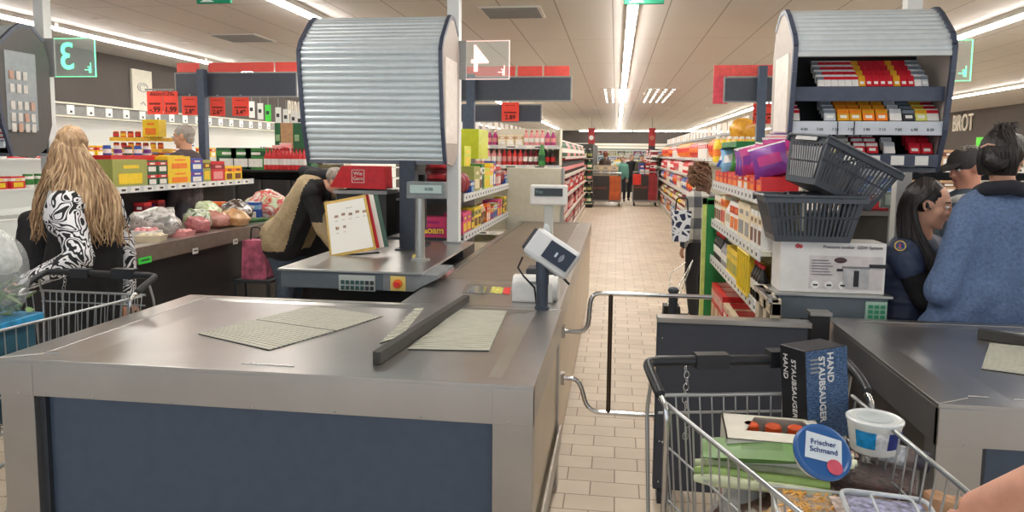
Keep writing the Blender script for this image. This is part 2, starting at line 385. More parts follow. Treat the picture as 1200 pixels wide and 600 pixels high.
quad = [atz(x, y, .905) for x, y in ((512, 326), (520, 315), (533, 314), (524, 325))]
tag(build('leaflet', MB().prism([tuple(p[:2]) for p in quad], 'z', .9, .904, M((150, 110, 110), .5, var=.5, scale=80))), 'small dark red printed leaflet lying at the head of the empty belt', 'leaflet')

# cream end box of the belt
t = thing('end_screen', 'tall cream panel box closing the far end of the empty belt', 'panel', (-.9, 8.25, 0))
build('screen_body', MB().box(-1.22, -.6, 8.22, 8.4, .0, 1.5, CREAM), t, bevel=.01)
build('edge_trim', MB().box(-.6, -.575, 8.21, 8.41, .0, 1.5, GREY), t)

# customer display on a pole
t = thing('customer_display', 'white customer display on a short pole beside the empty belt', 'display', (-.5, 5.6, .9))
build('stand', MB().box(-.56, -.44, 5.56, 5.68, .9, .92, WHT).box(-.54, -.47, 5.6, 5.65, .92, 1.28, M((200, 205, 200), .4, var=0)), t, bevel=.006)
build('housing', MB().box(-.645, -.36, 5.575, 5.65, 1.265, 1.42, WHT), t, bevel=.012)
build('screen', MB().box(-.61, -.395, 5.568, 5.577, 1.335, 1.395, M((30, 36, 38), .15, var=0)), t)
text('Visa', .035, M((120, 160, 150), .5, var=0), t, (-.575, 5.566, 1.367), name='screen_text')
tag(build('paper_pouch', MB().prism([(-.555, .9), (-.46, .9), (-.47, 1.12), (-.5, 1.15), (-.53, 1.08)], 'y', 5.3, 5.35, M((225, 232, 235), .5)), bevel=.008), 'crumpled white paper pouch standing behind the card terminal', 'pouch')

# card terminal on post
B = atz(635, 362, .9)
t = thing('card_terminal', 'grey card terminal tilted on a dark post at the counter edge', 'card terminal', B)
build('post', MB().lathe([(.036, 0), (.036, .012), (.029, .014), (.029, .12), (.032, .122), (.032, .235), (.026, .24)], M((58, 66, 80), .4), tuple(B), n=20), t)
Tm = Matrix.Translation(B+Vector((.045, -.0, .275))) @ Euler((math.radians(-24), math.radians(30), math.radians(-14))).to_matrix().to_4x4()
g = MB(); g.X = Tm; g.box(-.125, .125, -.03, .035, -.075, .075, M((205, 207, 208), .4, var=0)); build('housing', g, t, bevel=.02)
g = MB(); g.X = Tm; g.box(-.03, .115, -.039, -.034, -.045, .05, M((48, 58, 74), .2, var=0)); build('screen', g, t, bevel=.002)
tx = text('E*Pay', .024, M((190, 200, 215), .5, var=0), t, (0, 0, 0), name='screen_text'); bpy.data.objects.remove(tx)
g = MB(); g.X = Tm
for r in (.010, .018, .025): g.tube([(.045+r*math.cos(a_), -.041, .0+r*math.sin(a_)) for a_ in [x*PI/8-PI/3 for x in range(6)]], .0014, M((190, 200, 215), .5, var=0), 6)
g.box(.025, .035, -.041, -.039, -.012, .012, M((190, 200, 215), .5, var=0)); build('contactless_mark', g, t)
g = MB(); g.X = Tm; g.box(-.14, -.1, -.02, .06, -.06, .06, DK); build('rear_bracket', g, t, bevel=.01)
build('cable', MB().tube([B+Vector(p) for p in ((-.1, .02, .25), (-.12, .0, .2), (-.09, -.01, .16), (-.04, .02, .1), (-.03, .04, .01))], .005, BLK).tube([B+Vector(p) for p in ((.06, .03, .2), (.1, .03, .15), (.13, .03, .12))], .006, BLK), t)
# receipt printer
P0 = atz(600, 354, .9); P1 = atz(652, 355, .9)
t = thing('receipt_printer', 'white receipt printer with rounded end behind the card terminal post', 'printer', ((P0.x+P1.x)/2, P0.y+.06, .9))
x0, x1, yy = P0.x, P1.x, P0.y
prof = [(yy, .9), (yy+.14, .9), (yy+.14, 1.0), (yy+.1, 1.03), (yy+.03, 1.03), (yy, 1.0)]
build('printer_body', MB().prism(prof, 'x', x0, x1-.02, WHT).tube([(x1-.025, yy+.07, .966), (x1+.005, yy+.07, .966)], .063, WHT, 20), t, bevel=.008)
build('paper_slot', MB().box(x0+.09, x0+.14, yy+.002-.004, yy+.03, .995, 1.01, GREY), t)
g = MB().box(x0+.05, x0+.2, yy+.16, yy+.3, .9, 1.05, DK); o = build('black_device', g, bevel=.01); o.name = 'handset_cradle'; tag(o, 'dark grey handset cradle behind the white receipt printer', 'cradle')

# ------------------------------------------------------------------ cashier desks
DESKF = M((96, 106, 114), .45, var=.03, name='desk_front')
t = thing('cashier_desk', 'grey cashier desk with keypad under the shuttered cabinet', 'desk', (-1.5, 4.0, 0))
build('desk_top', MB().box(-1.93, -1.065, 3.98, 5.5, .965, .98, steel((190, 190, 186), .3)), t, bevel=.003)
build('front_box', MB().box(-1.915, -1.3, 3.99, 4.4, .868, .965, DESKF), t, bevel=.004)
build('slanted_end', MB().prism([(-1.3, .868), (-1.12, .868), (-1.065, .903), (-.98, .945), (-.98, .965), (-1.3, .965)], 'y', 3.992, 4.4, M((130, 134, 136), .4)), t, bevel=.003)
build('cabinet_body', MB().box(-1.86, -1.12, 4.25, 5.4, 0, .868, BLK), t)
g = MB().box(-1.56, -1.345, 3.982, 3.992, .862, .952, M((190, 196, 190), .4, var=0)); build('keypad', g, t, bevel=.002)
for r in range(2):
    for c in range(7):
        x = -1.545+c*.029; z = .912-r*.032
        build('key', MB().box(x, x+.02, 3.976, 3.983, z-.011, z+.011, M((52, 84, 84), .4) if c < 5 else DK), t)
build('switch_plate', MB().box(-1.255, -1.165, 3.985, 3.99, .87, .955, M((235, 210, 120), .5, var=0)), t, bevel=.002)
build('emergency_button', MB().tube([(-1.21, 3.985, .912), (-1.21, 3.97, .912)], .026, M((230, 120, 30), .4, var=0), 16).tube([(-1.21, 3.972, .912), (-1.21, 3.95, .912)], .016, RED, 16), t)
# slot beneath the desk edge and the yellow tape roll
p = atz(489, 303, .985)
t = thing('tape_roll', 'small yellow tape roll on the cashier desk beside the scale pole', 'tape', (p.x, p.y, .98)); build('roll', MB().lathe([(.016, 0), (.032, 0), (.032, .03), (.016, .03), (.016, 0)], M((225, 205, 110), .4), n=20), t, local=True)
build('core', MB().lathe([(.013, 0), (.016, 0), (.016, .03), (.013, .03), (.013, 0)], KRAFT, n=20), t, local=True)
# scale display pole
t = thing('scale_display', 'grey scale display on a round pole on the cashier desk', 'display', (-1.205, 4.45, .98))
build('pole', MB().lathe([(.06, 0), (.06, .012), (.03, .02), (.028, .4)], M((170, 172, 168), .35, .6, 0), (-1.205, 4.45, .98), n=16), t)
build('housing', MB().box(-1.285, -1.035, 4.42, 4.48, 1.37, 1.475, M((120, 126, 126), .4)), t, bevel=.006)
build('screen', MB().box(-1.26, -1.06, 4.414, 4.421, 1.405, 1.455, M((170, 190, 185), .25, var=0)), t)
tx = text('0.00', .03, M((70, 90, 90), .5, var=0), t, (-1.14, 4.412, 1.43), name='screen_text')
# menu / price list on the desk
t = thing('price_list_stand', 'tilted flip stand with a gold framed white page on the cashier desk', 'display stand', atz(412, 300, .98))
def sheet(name, quad, th, mat, dy):
    vs_ = [Vector(p)+Vector((0, dy, 0)) for p in quad]+[Vector(p)+Vector((0, dy+th, 0)) for p in quad]
    return build(name, MB().add(vs_, [(0, 1, 2, 3), (7, 6, 5, 4), (0, 4, 5, 1), (1, 5, 6, 2), (2, 6, 7, 3), (3, 7, 4, 0)], mat), t)
Yd = t.location.y
Q = [aty(387, 302, Yd+.0), aty(441, 292, Yd+.02), aty(428, 228, Yd+.12), aty(380, 237, Yd+.10)]
sheet('page_frame', Q, .006, M((206, 170, 84), .35), 0)
Q2 = [Q[0].lerp(Q[2], .05)+Vector((0, -.004, 0)), Q[1].lerp(Q[3], .05)+Vector((0, -.004, 0)), Q[2].lerp(Q[0], .05)+Vector((0, -.004, 0)), Q[3].lerp(Q[1], .05)+Vector((0, -.004, 0))]
sheet('page', Q2, .002, M((240, 238, 228), .5, var=0), 0)
ux, uy = (Q2[1]-Q2[0]), (Q2[3]-Q2[0])
g = MB()
for (u_, v_, w_, h_) in [(.45, .85, .16, .008)]+[(.16+.17*k, .70+(.02 if k % 2 else 0), .09, .05) for k in range(5)]+[(.16+.17*k, .63, .07, .008) for k in range(5)]+[(.16, .46, .08, .06), (.34, .47, .07, .05), (.16, .39, .06, .008), (.34, .39, .06, .008)]:
    p = Q2[0]+ux*u_+uy*v_+Vector((0, -.0015, 0)); a_ = ux*w_; b_ = uy*h_
    g.add([p, p+a_, p+a_+b_, p+b_], [(0, 1, 2, 3)], M((150, 120, 100), .5, var=.4, scale=90))
build('page_print', g, t)
for k, (mc, nm) in enumerate((((175, 30, 42), 'red_page'), ((235, 232, 222), 'white_page'), ((40, 80, 66), 'green_page'))):
    dx = .022+.018*k
    Qk = [Q[1]+Vector((-.02+dx-.03, .02, 0)), Q[1]+Vector((dx, .0+.03*k, .01)), Q[2]+Vector((dx, .03*k, -.003)), Q[2]+Vector((-.03+dx, .02, 0))]
    sheet(nm, Qk, .003, M(mc, .5, var=0), .01*k)
build('foot', MB().tube([Q[0]+Vector((-.08, .05, -.0)), Q[0]+Vector((.0, .02, .008)), Q[1]+Vector((0, .06, -.03))], .006, BLK).tube([Q[0]+Vector((.0, .02, .008)), Q[3].lerp(Q[0], .5)+Vector((.1, .14, -.0)), Q[3]+Vector((.1, .02, -.01))], .007, BLK), t)

# lane 5 desk
t = thing('cashier_desk', 'grey cashier desk with lit keypad below the pressure cooker box', 'desk', (1.05, 3.75, 0))
build('desk_top', MB().box(.79, 1.35, 3.74, 3.985, .965, .98, steel((190, 190, 186), .3)).box(1.0, 1.15, 3.985, 5.2, .965, .98, steel((190, 190, 186), .3)), t, bevel=.003)
build('front_box', MB().box(.81, 1.33, 3.75, 3.98, .85, .965, DESKF), t, bevel=.004)
build('cabinet_body', MB().box(1.02, 1.13, 3.99, 5.1, 0, .865, BLK).box(1.02, 1.3, 3.8, 3.95, 0, .85, BLK), t)
build('keypad', MB().box(1.225, 1.325, 3.74, 3.751, .85, .95, M((170, 200, 180), .4, var=0)), t, bevel=.002)
for r in range(3):
    for c in range(3): build('key', MB().box(1.238+c*.028, 1.258+c*.028, 3.735, 3.741, .868+r*.025, .885+r*.025, M((40, 110, 80), .4, var=0, emit=.3)), t)
t = thing('kiosk_side', 'beige steel side wall with two openings behind the dark partition', 'panel', (.76, 3.7, 0))
TAN = M((196, 182, 158), .45, var=.03, name='tan_steel')
g = MB().box(.745, .79, 3.56, 3.95, .0, .35, TAN)
for a_, b_ in ((3.56, 3.59), (3.69, 3.75), (3.86, 3.95)): g.box(.745, .79, a_, b_, .35, .98, TAN)
g.box(.745, .79, 3.56, 3.95, .9, .96, TAN); build('side_wall', g, t, bevel=.003)
build('inner_panel', MB().box(.791, .799, 3.56, 3.95, .0, .9, M((110, 104, 96), .5)), t)
build('edge_rail', MB().box(.73, .779, 3.56, 3.95, .96, .98, STEELY), t, bevel=.003)
# dark partition panel by the gate
t = thing('partition_panel', 'dark slate partition panel with steel cap behind the loaded trolley', 'partition', (.54, 3.45, 0))
build('panel', MB().box(.21, .885, 3.44, 3.5, .06, .875, M((60, 64, 74), .5, var=.03)), t, bevel=.006)
build('cap', MB().box(.208, .9, 3.43, 3.51, .875, .9, STEEL), t, bevel=.003)
build('foot', MB().box(.23, .3, 3.42, 3.52, .0, .06, DK).box(.8, .87, 3.42, 3.52, .0, .06, DK), t)
g = MB()
for x in (.235, .865):
    for z in (.1, .3, .8): g.ell((x, 3.438, z), (.005, .003, .005), CHROME, n=8, k=6)
build('screw', g, t)
t = thing('partition_post', 'black side board between the partition panel and the right counter', 'board', (.94, 3.5, 0))
build('board', MB().box(.9, .985, 3.46, 3.52, 0, .93, BLK), t, bevel=.004); build('cap', MB().box(.895, .99, 3.45, 3.53, .93, .945, STEELD), t)

# gate
t = thing('swing_gate', 'chrome tube gate closing the lane between the two counters', 'gate', (-.23, 3.9, 0))
def bend(pts, rad=.04, n=5):
    out = [Vector(pts[0])]
    for a_, b_, c_ in zip(pts, pts[1:], pts[2:]):
        a_, b_, c_ = Vector(a_), Vector(b_), Vector(c_); d1 = (a_-b_).normalized()*min(rad, (a_-b_).length*.45); d2 = (c_-b_).normalized()*min(rad, (c_-b_).length*.45)
        for i in range(n+1):
            s_ = i/n; out.append((b_+d1)*(1-s_)**2+b_*2*s_*(1-s_)+(b_+d2)*s_**2)
    out.append(Vector(pts[-1])); return out
build('upper_rail', MB().tube(bend([(-.262, 3.9, .70), (-.13, 3.9, .70), (-.115, 3.9, .915), (.0, 3.9, .915), (.515, 3.9, .915)], .06), .0125, CHROME, 10), t)
build('lower_rail', MB().tube(bend([(-.262, 3.9, .44), (-.17, 3.9, .44), (-.12, 3.9, .26), (.05, 3.9, .26), (.5, 3.9, .26)], .07), .0125, CHROME, 10), t)
build('upright', MB().tube([(-.01, 3.9, .26), (-.01, 3.9, .91)], .0125, M((110, 95, 85), .2, 1, 0), 10), t)
build('hinge', MB().box(-.268, -.25, 3.87, 3.93, .67, .73, CHROME).box(-.268, -.25, 3.87, 3.93, .41, .47, CHROME), t)
t = thing('gate_post', 'dark steel gate post standing behind the partition panel', 'post', (.32, 3.95, 0))
build('post', MB().tube([(.32, 3.95, 0), (.32, 3.95, .93)], .024, DK, 12), t); build('cap', MB().ell((.32, 3.95, .935), (.03, .03, .02), DK), t)

# ------------------------------------------------------------------ roller cabinets
SIDE = M((170, 160, 150), .5, var=.02, name='cabinet_side'); SLAT = M((210, 219, 222), .3, .35, .02, name='shutter_slat')
SIDED = M((84, 81, 79), .5, var=.02); TRIM = M((66, 74, 92), .4)
PROF = [(.14, 0), (.06, .25), (.01, .6), (0, .75), (.04, .82), (.2, .965), (.27, 1.01), (.38, 1.01), (.5, .92), (.55, .76), (.55, .25), (.48, .06), (.35, -.02)]
def profpoint(d):      # along the front curve, arc parameter
    pts = [Vector((p[0], p[1])) for p in PROF[:8]]; 
    L = [0]
    for a_, b_ in zip(pts, pts[1:]): L.append(L[-1]+(b_-a_).length)
    d = max(0, min(L[-1], d))
    for i in range(len(L)-1):
        if d <= L[i+1]+1e-9: return pts[i].lerp(pts[i+1], (d-L[i])/(L[i+1]-L[i])), L[-1]
def roller_cabinet(x0, x1, yb, zb, label, closed, sidem, HS=1.0, D0=.56):
    global PROF
    P_KEEP = PROF; PROF = [(a, b*HS) for a, b in PROF]
    t = thing('roller_cabinet', label, 'cabinet', ((x0+x1)/2, yb+.3, zb))
    for a_, b_ in ((x0, x0+.018), (x1-.018, x1)):
        pl = build('side_plate', MB().prism([(yb+p[0], zb+p[1]) for p in PROF], 'x', a_, b_, sidem), t)
        fr = [Vector((a_+.009, yb+p[0], zb+p[1])) for p in PROF[:9]]
        g = MB()
        for u_, v_ in zip(fr, fr[1:]):
            n_ = (v_-u_).cross(Vector((1, 0, 0))).normalized()*.014
            g.add([u_+Vector((-.013, 0, 0))-n_, u_+Vector((.013, 0, 0))-n_, v_+Vector((.013, 0, 0))-n_, v_+Vector((-.013, 0, 0))-n_, u_+Vector((-.013, 0, 0))+n_, u_+Vector((.013, 0, 0))+n_, v_+Vector((.013, 0, 0))+n_, v_+Vector((-.013, 0, 0))+n_], [(0, 1, 2, 3), (7, 6, 5, 4), (0, 4, 5, 1), (1, 5, 6, 2), (2, 6, 7, 3), (3, 7, 4, 0)], TRIM)
        build('edge_trim', g, pl)
    build('back_panel', MB().box(x0+.018, x1-.018, yb+.5, yb+.52, zb+.02, zb+.88*HS, BLK).box(x0+.018, x1-.018, yb+.12, yb+.5, zb-.005, zb+.02, M((90, 96, 104), .4)), t)
    _, LT = profpoint(0); d0 = .0 if closed else LT*D0
    pitch = .044; g = MB(); d = d0+.01
    if closed: d = .03
    prof = []
    while d < LT-.005:
        for s_ in range(6):
            dd = d+pitch*s_/6
            if dd > LT: break
            p, _ = profpoint(dd); p2, _ = profpoint(min(LT, dd+.01)); tn = (p2-p)
            if tn.length < 1e-6: break
            tn.normalize(); nn = Vector((-tn.y, tn.x))      # outward is toward -y / up
            amp = .009*math.sin(PI*s_/6) if s_ else -.004
            prof.append(p+nn*(amp-.004))
        d += pitch
    vs_ = [(x, yb+p.x, zb+p.y) for x in (x0+.02, x1-.02) for p in prof]; n = len(prof)
    g.add(vs_, [(i, i+1, n+i+1, n+i) for i in range(n-1)], SLAT)
    vb = [(x, yb+p.x+.012, zb+p.y-.006) for x in (x0+.02, x1-.02) for p in prof]
    g.add(vb, [(n+i, n+i+1, i+1, i) for i in range(n-1)], SLAT)
    build('roller_shutter', g, t)
    p, _ = profpoint(.012 if closed else d0)
    PROF = P_KEEP
    build('bottom_bar', MB().box(x0+.02, x1-.02, yb+p.x-.012, yb+p.x+.02, zb+p.y-.012, zb+p.y+.02, M((200, 203, 200), .35, .4, 0)), t, bevel=.004)
    return t
c4 = roller_cabinet(-2.15, -1.15, 4.8, 1.58, 'closed grey roller shutter cabinet above the shuttered till', True, SIDE)
for z in (0,): pass
g = MB().box(-1.15, -1.147, 4.9, 5.26, 1.72, 2.3, M((222, 214, 204), .4, var=.04)); build('poster', g, c4)
c5 = roller_cabinet(.98, 1.835, 4.4, 1.575, 'half open roller shutter cabinet full of cigarette packs', False, SIDE, .93)
build('poster', MB().box(.976, .98, 4.5, 4.85, 1.72, 2.25, M((214, 206, 196), .4, var=.04)), c5)
c3 = roller_cabinet(-5.5, -4.6, 4.95, 1.6, 'roller cabinet with dark rounded side at the left edge', False, SIDED)
g = MB().box(-4.6, -4.595, 5.05, 5.35, 1.8, 2.4, M((150, 156, 160), .25, var=.03)); po = build('display_board', g, c3)
for r, (z, k) in enumerate(((2.22, 3), (2.12, 3), (1.99, 4), (1.9, 4), (1.82, 4))):
    for i in range(k): build('voucher_card', MB().box(-4.593, -4.586, 5.08+i*.065, 5.12+i*.065, z-.035, z+.03, M((205, 200, 194), .5) if (i+r) % 5 else M((190, 150, 130), .5)), po)

# cigarettes
def pack_mesh(w, d, h, c1, c2):
    g = MB().box(-w/2, w/2, -d/2, d/2, 0, h, M(c1, .35, var=.03))
    g.box(-w/2-.0005, w/2+.0005, -d/2-.0008, d/2, h*.62, h*.9, M(c2, .35, var=.03)).box(-w*.3, w*.3, -d/2-.001, -d/2, h*.2, h*.45, M((238, 236, 228), .5))
    return g.mesh('pack')
_pk = {}
def cig(name, loc, c1, c2, w, h, lab, grp, rx=-.45):
    if w > .04 and loc[1] < 4.9 and loc[0] > 0: w *= .88; loc = (.98+(loc[0]-1.055)*.885, loc[1], loc[2])
    k = (tuple(c1), tuple(c2), w, h)
    if k not in _pk: _pk[k] = pack_mesh(w, .024, h, c1, c2)
    o = bpy.data.objects.new(name, _pk[k]); C.objects.link(o); o.location = loc; o.rotation_euler = (rx, 0, 0); tag(o, lab, 'cigarette pack', grp); return o
WH, RD, YL, OR, GY, BK_, SV = (235, 232, 228), (200, 32, 48), (222, 160, 40), (240, 130, 40), (120, 130, 140), (60, 62, 66), (196, 200, 204)
CN = {WH: 'white', RD: 'red', YL: 'yellow', OR: 'orange', GY: 'grey', BK_: 'black', SV: 'silver'}
def shelf5(t, z, y0=4.47, lip=.05, tags=False, x0=1.0, x1=1.815):
    s = build('shelf', MB().box(x0, x1, y0, 4.88, z-.01, z, M((60, 66, 76), .45)).box(x0, x1, y0-.012, y0+.005, z-lip, z+.012, TRIM if not tags else M((205, 212, 220), .4, var=0)), t, bevel=.002)
    return s
cols_top = [(WH, GY)]+[(WH, RD)]*5+[(YL, YL)]+[(RD, RD)]*4+[(YL, YL)]+[(RD, RD)]*2+[(WH, GY), (SV, GY)]
z_top = 2.04; shelf5(c5, z_top, lip=.07)
n = len(cols_top)
for i, (a_, b_) in enumerate(cols_top):
    for r in range(4):
        x = 1.16+i*.0375
        cig('cigarette_pack', (x, 4.50+r*.05, z_top+.012+r*.034), a_, b_,   .035, .07, '%s cigarette pack on the upper shelf of the open cabinet' % CN[a_], 'upper shelf packs, '+CN[a_])
cols_mid = [(1.13, WH, RD), (1.345, SV, GY), (1.43, YL, OR), (1.505, YL, OR), (1.585, OR, YL), (1.665, OR, YL), (1.75, WH, SV), (1.83, BK_, GY), (1.905, (214, 214, 120), YL), (1.975, WH, RD)]
z_mid = 1.845; shelf5(c5, z_mid, tags=True, lip=.065)
for x, a_, b_ in cols_mid:
    for r in range(4):
        w_ = .07 if x > 1.3 else .05
        cig('cigarette_pack', (x-.02, 4.50+r*.05, z_mid+.013+r*.026), a_, b_, w_, .075, '%s cigarette pack on the middle shelf of the open cabinet' % CN.get(a_, 'lime'), 'middle shelf packs, '+CN.get(a_, 'lime'))
z_lo = 1.66; shelf5(c5, z_lo, y0=4.50, lip=.06)
cols_lo = [(1.2, SV, BK_), (1.29, WH, BK_), (1.375, (190, 180, 130), WH), (1.46, (150, 150, 120), WH), (1.55, RD, WH), (1.63, RD, WH), (1.735, WH, SV), (1.89, RD, RD), (1.965, RD, RD)]
for x, a_, b_ in cols_lo:
    for r in range(3 if x != 1.735 else 2):
        cig('cigarette_pack', (x-.02, 4.53+r*.05, z_lo+.013+r*.028), a_, b_, .068, .07, '%s cigarette pack on the lowest shelf of the open cabinet' % CN.get(a_, 'olive'), 'lowest shelf packs, '+CN.get(a_, 'olive'))
for k in range(4): build('price_tag', MB().box(1.3+k*.13, 1.37+k*.13, 4.482, 4.488, z_lo-.05, z_lo+.003, WHT), c5)
for k in range(9): text(('8.00', '7.00', '7.20', '7.00', '5.90', '7.15', '7.00', '6.90', '8.20')[k], .022, BLK, c5, (1.07+k*.085, 4.456, z_mid-.035), name='price_figures', ext=.0004)
for x in (1.25, 1.34): build('rail_gap', MB().box(x, x+.004, 4.452, 4.458, z_mid-.065, z_mid+.01, BLK), c5)
# packs in the left cabinet
for z, cc in ((1.72, RD), (1.95, WH)):
    shelf5(c3, z, y0=5.04, lip=.06, tags=z < 1.8, x0=-5.48, x1=-4.62)
    for k in range(6):
        cig('cigarette_pack', (-5.02+k*.07, 5.14, z+.005), cc, RD if cc == WH else WH, .06, .09, '%s cigarette pack on a shelf of the left edge cabinet' % CN[cc], 'left edge cabinet packs, '+CN[cc], -.2)
# columns that carry the cabinets, and lane number signs
PW = M((226, 228, 226), .4, var=0, name='column_white')
SG = M((120, 255, 190), .3, var=0, emit=1.4, name='green_edge_light'); SP = M((255, 214, 208), .3, var=0, emit=1.0, name='pale_edge_light')
for (x, y, who, num, em, zt, ln) in ((-1.2, 5.4, 'behind the closed shutter', '4', SP, 2.445, .98), (1.82, 5.02, 'behind the cigarette cabinet', '5', SG, 2.445, 0), (-4.725, 5.6, 'behind the left edge cabinet', '3', SG, 2.53, 0)):
    o = thing('support_column', 'slim white column %s' % who, 'column', (x, y, ln))
    build('post', MB().box(x-.045, x+.045, y-.045, y+.045, ln, ZC, PW), o, bevel=.004)
    build('base_plate', MB().box(x-.07, x+.07, y-.07, y+.07, ln, ln+.012, GREY), o)
    xs = {'4': (545, 597), '5': (1085, 1137), '3': (62, 113)}[num]; ys = {'4': (48, 93), '5': (47, 95), '3': (45, 90)}[num]
    a_ = aty(xs[0], ys[0], y-.05); b_ = aty(xs[1], ys[1], y-.05)
    t = thing('lane_sign', 'clear acrylic lane sign with mirrored number %s beside the column %s' % ({'3': 'three', '4': 'four', '5': 'five'}[num], who), 'sign', (a_.x, y-.05, b_.z))
    build('acrylic_plate', MB().box(a_.x, b_.x, y-.056, y-.048, b_.z, a_.z, GLASS), t)
    e = .0035; g = MB().box(a_.x, b_.x, y-.057, y-.047, a_.z-e, a_.z, em).box(a_.x, b_.x, y-.057, y-.047, b_.z, b_.z+e, em).box(b_.x-e, b_.x, y-.057, y-.047, b_.z, a_.z, em)
    build('lit_edge', g, t)
    build('bracket', MB().box(x+.04, a_.x+.01, y-.06, y-.04, b_.z, a_.z, GREY), t)
    H = a_.z-b_.z; W = b_.x-a_.x
    text(num, H*.98, em, t, (a_.x+W*.33, y-.058, (a_.z+b_.z)/2), mirror=True, bold=.002, name='lane_number')
    cx_, cz_ = b_.x-W*.07, b_.z+H*.1; g = MB()
    for s_ in (.12, .2, .28)[:2]: 
        g.box(cx_-H*s_-H*.02, cx_-.01, y-.059, y-.057, cz_+H*(.28-s_)*.9, cz_+H*(.28-s_)*.9+.006, em); g.box(cx_-H*(.28-s_)*.5-.006, cx_-H*(.28-s_)*.5, y-.059, y-.057, cz_, cz_+H*s_*1.3, em)
    build('corner_mark', g, t)
# dark support under the closed cabinet, with a black block added to fill a dark area
t = thing('cabinet_support', 'dark blue post carrying the closed shutter cabinet', 'post', (-1.42, 4.95, .98))
build('post', MB().box(-1.475, -1.365, 4.9, 5.0, .98, 1.6, M((44, 52, 66), .45)), t, bevel=.004); build('base_plate', MB().box(-1.5, -1.34, 4.87, 5.03, .98, .99, DK), t)
t = thing('dark_area_block', 'black till screen seen from behind beside the dark blue post', 'screen', (-1.26, 5.2, .98))
build('housing', MB().box(-1.50, -1.345, 5.1, 5.16, 1.1, 1.5, BLK), t, bevel=.01); build('stand', MB().box(-1.45, -1.39, 5.12, 5.18, .98, 1.1, BLK).box(-1.5, -1.34, 5.08, 5.24, .98, 1.0, BLK), t)
# ------------------------------------------------------------------ goods
PAL = {'red': (206, 40, 44), 'yellow': (238, 204, 48), 'orange': (238, 128, 44), 'green': (60, 132, 62), 'blue': (44, 84, 168), 'white': (234, 232, 226), 'pink': (222, 70, 120), 'purple': (120, 52, 140),
       'brown': (112, 68, 44), 'black': (36, 34, 36), 'olive': (160, 164, 88), 'lime': (206, 216, 50), 'cream': (232, 218, 186), 'dark red': (128, 26, 40), 'kraft': (196, 158, 118), 'grey': (150, 150, 152), 'light blue': (130, 180, 215), 'dark green': (24, 84, 52), 'magenta': (176, 44, 120), 'rose': (226, 150, 150), 'beige': (205, 190, 160)}
def PM(c, rough=.4): return M(PAL[c] if isinstance(c, str) else c, rough, var=.03)
_gm = {}
def goods_mesh(kind, w, d, h, c1, c2, c3='white'):
    key = (kind, w, d, h, c1, c2, c3)
    if key in _gm: return _gm[key]
    g = MB(); a, b_, c_ = PM(c1), PM(c2), PM(c3)
    if kind == 'carton':
        g.box(-w/2, w/2, -d/2, d/2, 0, h, a); e = .0012
        g.box(-w*.5-e, w*.5+e, -d/2-e, d/2+e, h*.62, h*.86, b_)
        g.box(-w*.34, w*.34, -d/2-2*e, -d/2, h*.12, h*.5, c_).box(-w*.2, w*.25, -d/2-2.5*e, -d/2, h*.68, h*.8, c_)
        g.box(-w*.4, w*.4, -d*.3, d*.3, h, h+e, b_)
    elif kind == 'bottle':
        r = w/2
        g.lathe([(r*.85, 0), (r, h*.04), (r, h*.22), (r*1.01, h*.23), (r*1.01, h*.5), (r, h*.51), (r*.96, h*.62), (r*.5, h*.8), (r*.34, h*.86), (r*.34, h*.9), (r*.4, h*.9), (r*.4, h)], a, n=10, bands=[a, a, a, b_, b_, a, a, a, a, c_, c_])
    elif kind == 'jar':
        r = w/2
        g.lathe([(r*.9, 0), (r, h*.06), (r, h*.2), (r*1.01, h*.21), (r*1.01, h*.62), (r, h*.63), (r, h*.78), (r*.85, h*.84), (r*.9, h*.84), (r*.9, h)], a, n=12, bands=[a, a, a, b_, b_, a, a, c_, c_])
    elif kind in ('bag', 'pouch'):
        nx, nz = 7, 7; vs = []
        for s_ in (-1, 1):
            for i in range(nx):
                for j in range(nz):
                    u, v_ = i/(nx-1), j/(nz-1); th = math.sin(PI*v_)**.35*(math.sin(PI*u)**.4 if 0 < u < 1 else 0)
                    wob = .12*math.sin(9*u+5*v_+s_)*th
                    vs.append(((u-.5)*w*(1-.1*math.sin(PI*v_)), s_*d/2*(th+wob), v_*h))
        N = nx*nz; fs = []; fb = []
        for i in range(nx-1):
            for j in range(nz-1):
                q_ = i*nz+j; f1 = (q_, q_+nz, q_+nz+1, q_+1); f2 = tuple(N+k for k in f1[::-1])
                (fb if 2 <= j <= 3 and 1 <= i <= nx-3 else fs).extend([f1, f2])
        g.add(vs, fs, a, True); g.add(vs, fb, b_, True)
        g.box(-w*.5, w*.5, -.002, .002, h*.97, h*1.03, c_)
    elif kind == 'tray':
        g.prism([(-w*.42, 0), (w*.42, 0), (w*.5, h*.8), (-w*.5, h*.8)], 'y', -d/2, d/2, b_)
        for i in range(3):
            for j in range(2): g.ell(((i-1)*w*.28, (j-.5)*d*.42, h*.72), (w*.15, d*.22, h*.36), a, n=8, k=6)
        g.box(-w*.2, w*.2, -d*.15, d*.15, h*1.02, h*1.05, c_)
    elif kind == 'can':
        r = w/2; g.lathe([(r*.94, 0), (r, h*.03), (r, h*.1), (r*1.005, h*.12), (r*1.005, h*.86), (r, h*.9), (r, h*.97), (r*.92, h)], M((190, 190, 190), .25, 1, 0), n=12, bands=[c_, c_, c_, a, b_, c_, c_])
    _gm[key] = g.mesh(kind); return _gm[key]
NOUN = {'carton': ('carton', 'carton'), 'bottle': ('bottle', 'bottle'), 'jar': ('jar', 'jar'), 'bag': ('snack_bag', 'bag'), 'pouch': ('pouch', 'pouch'), 'tray': ('food_tray', 'food tray'), 'can': ('can', 'can')}
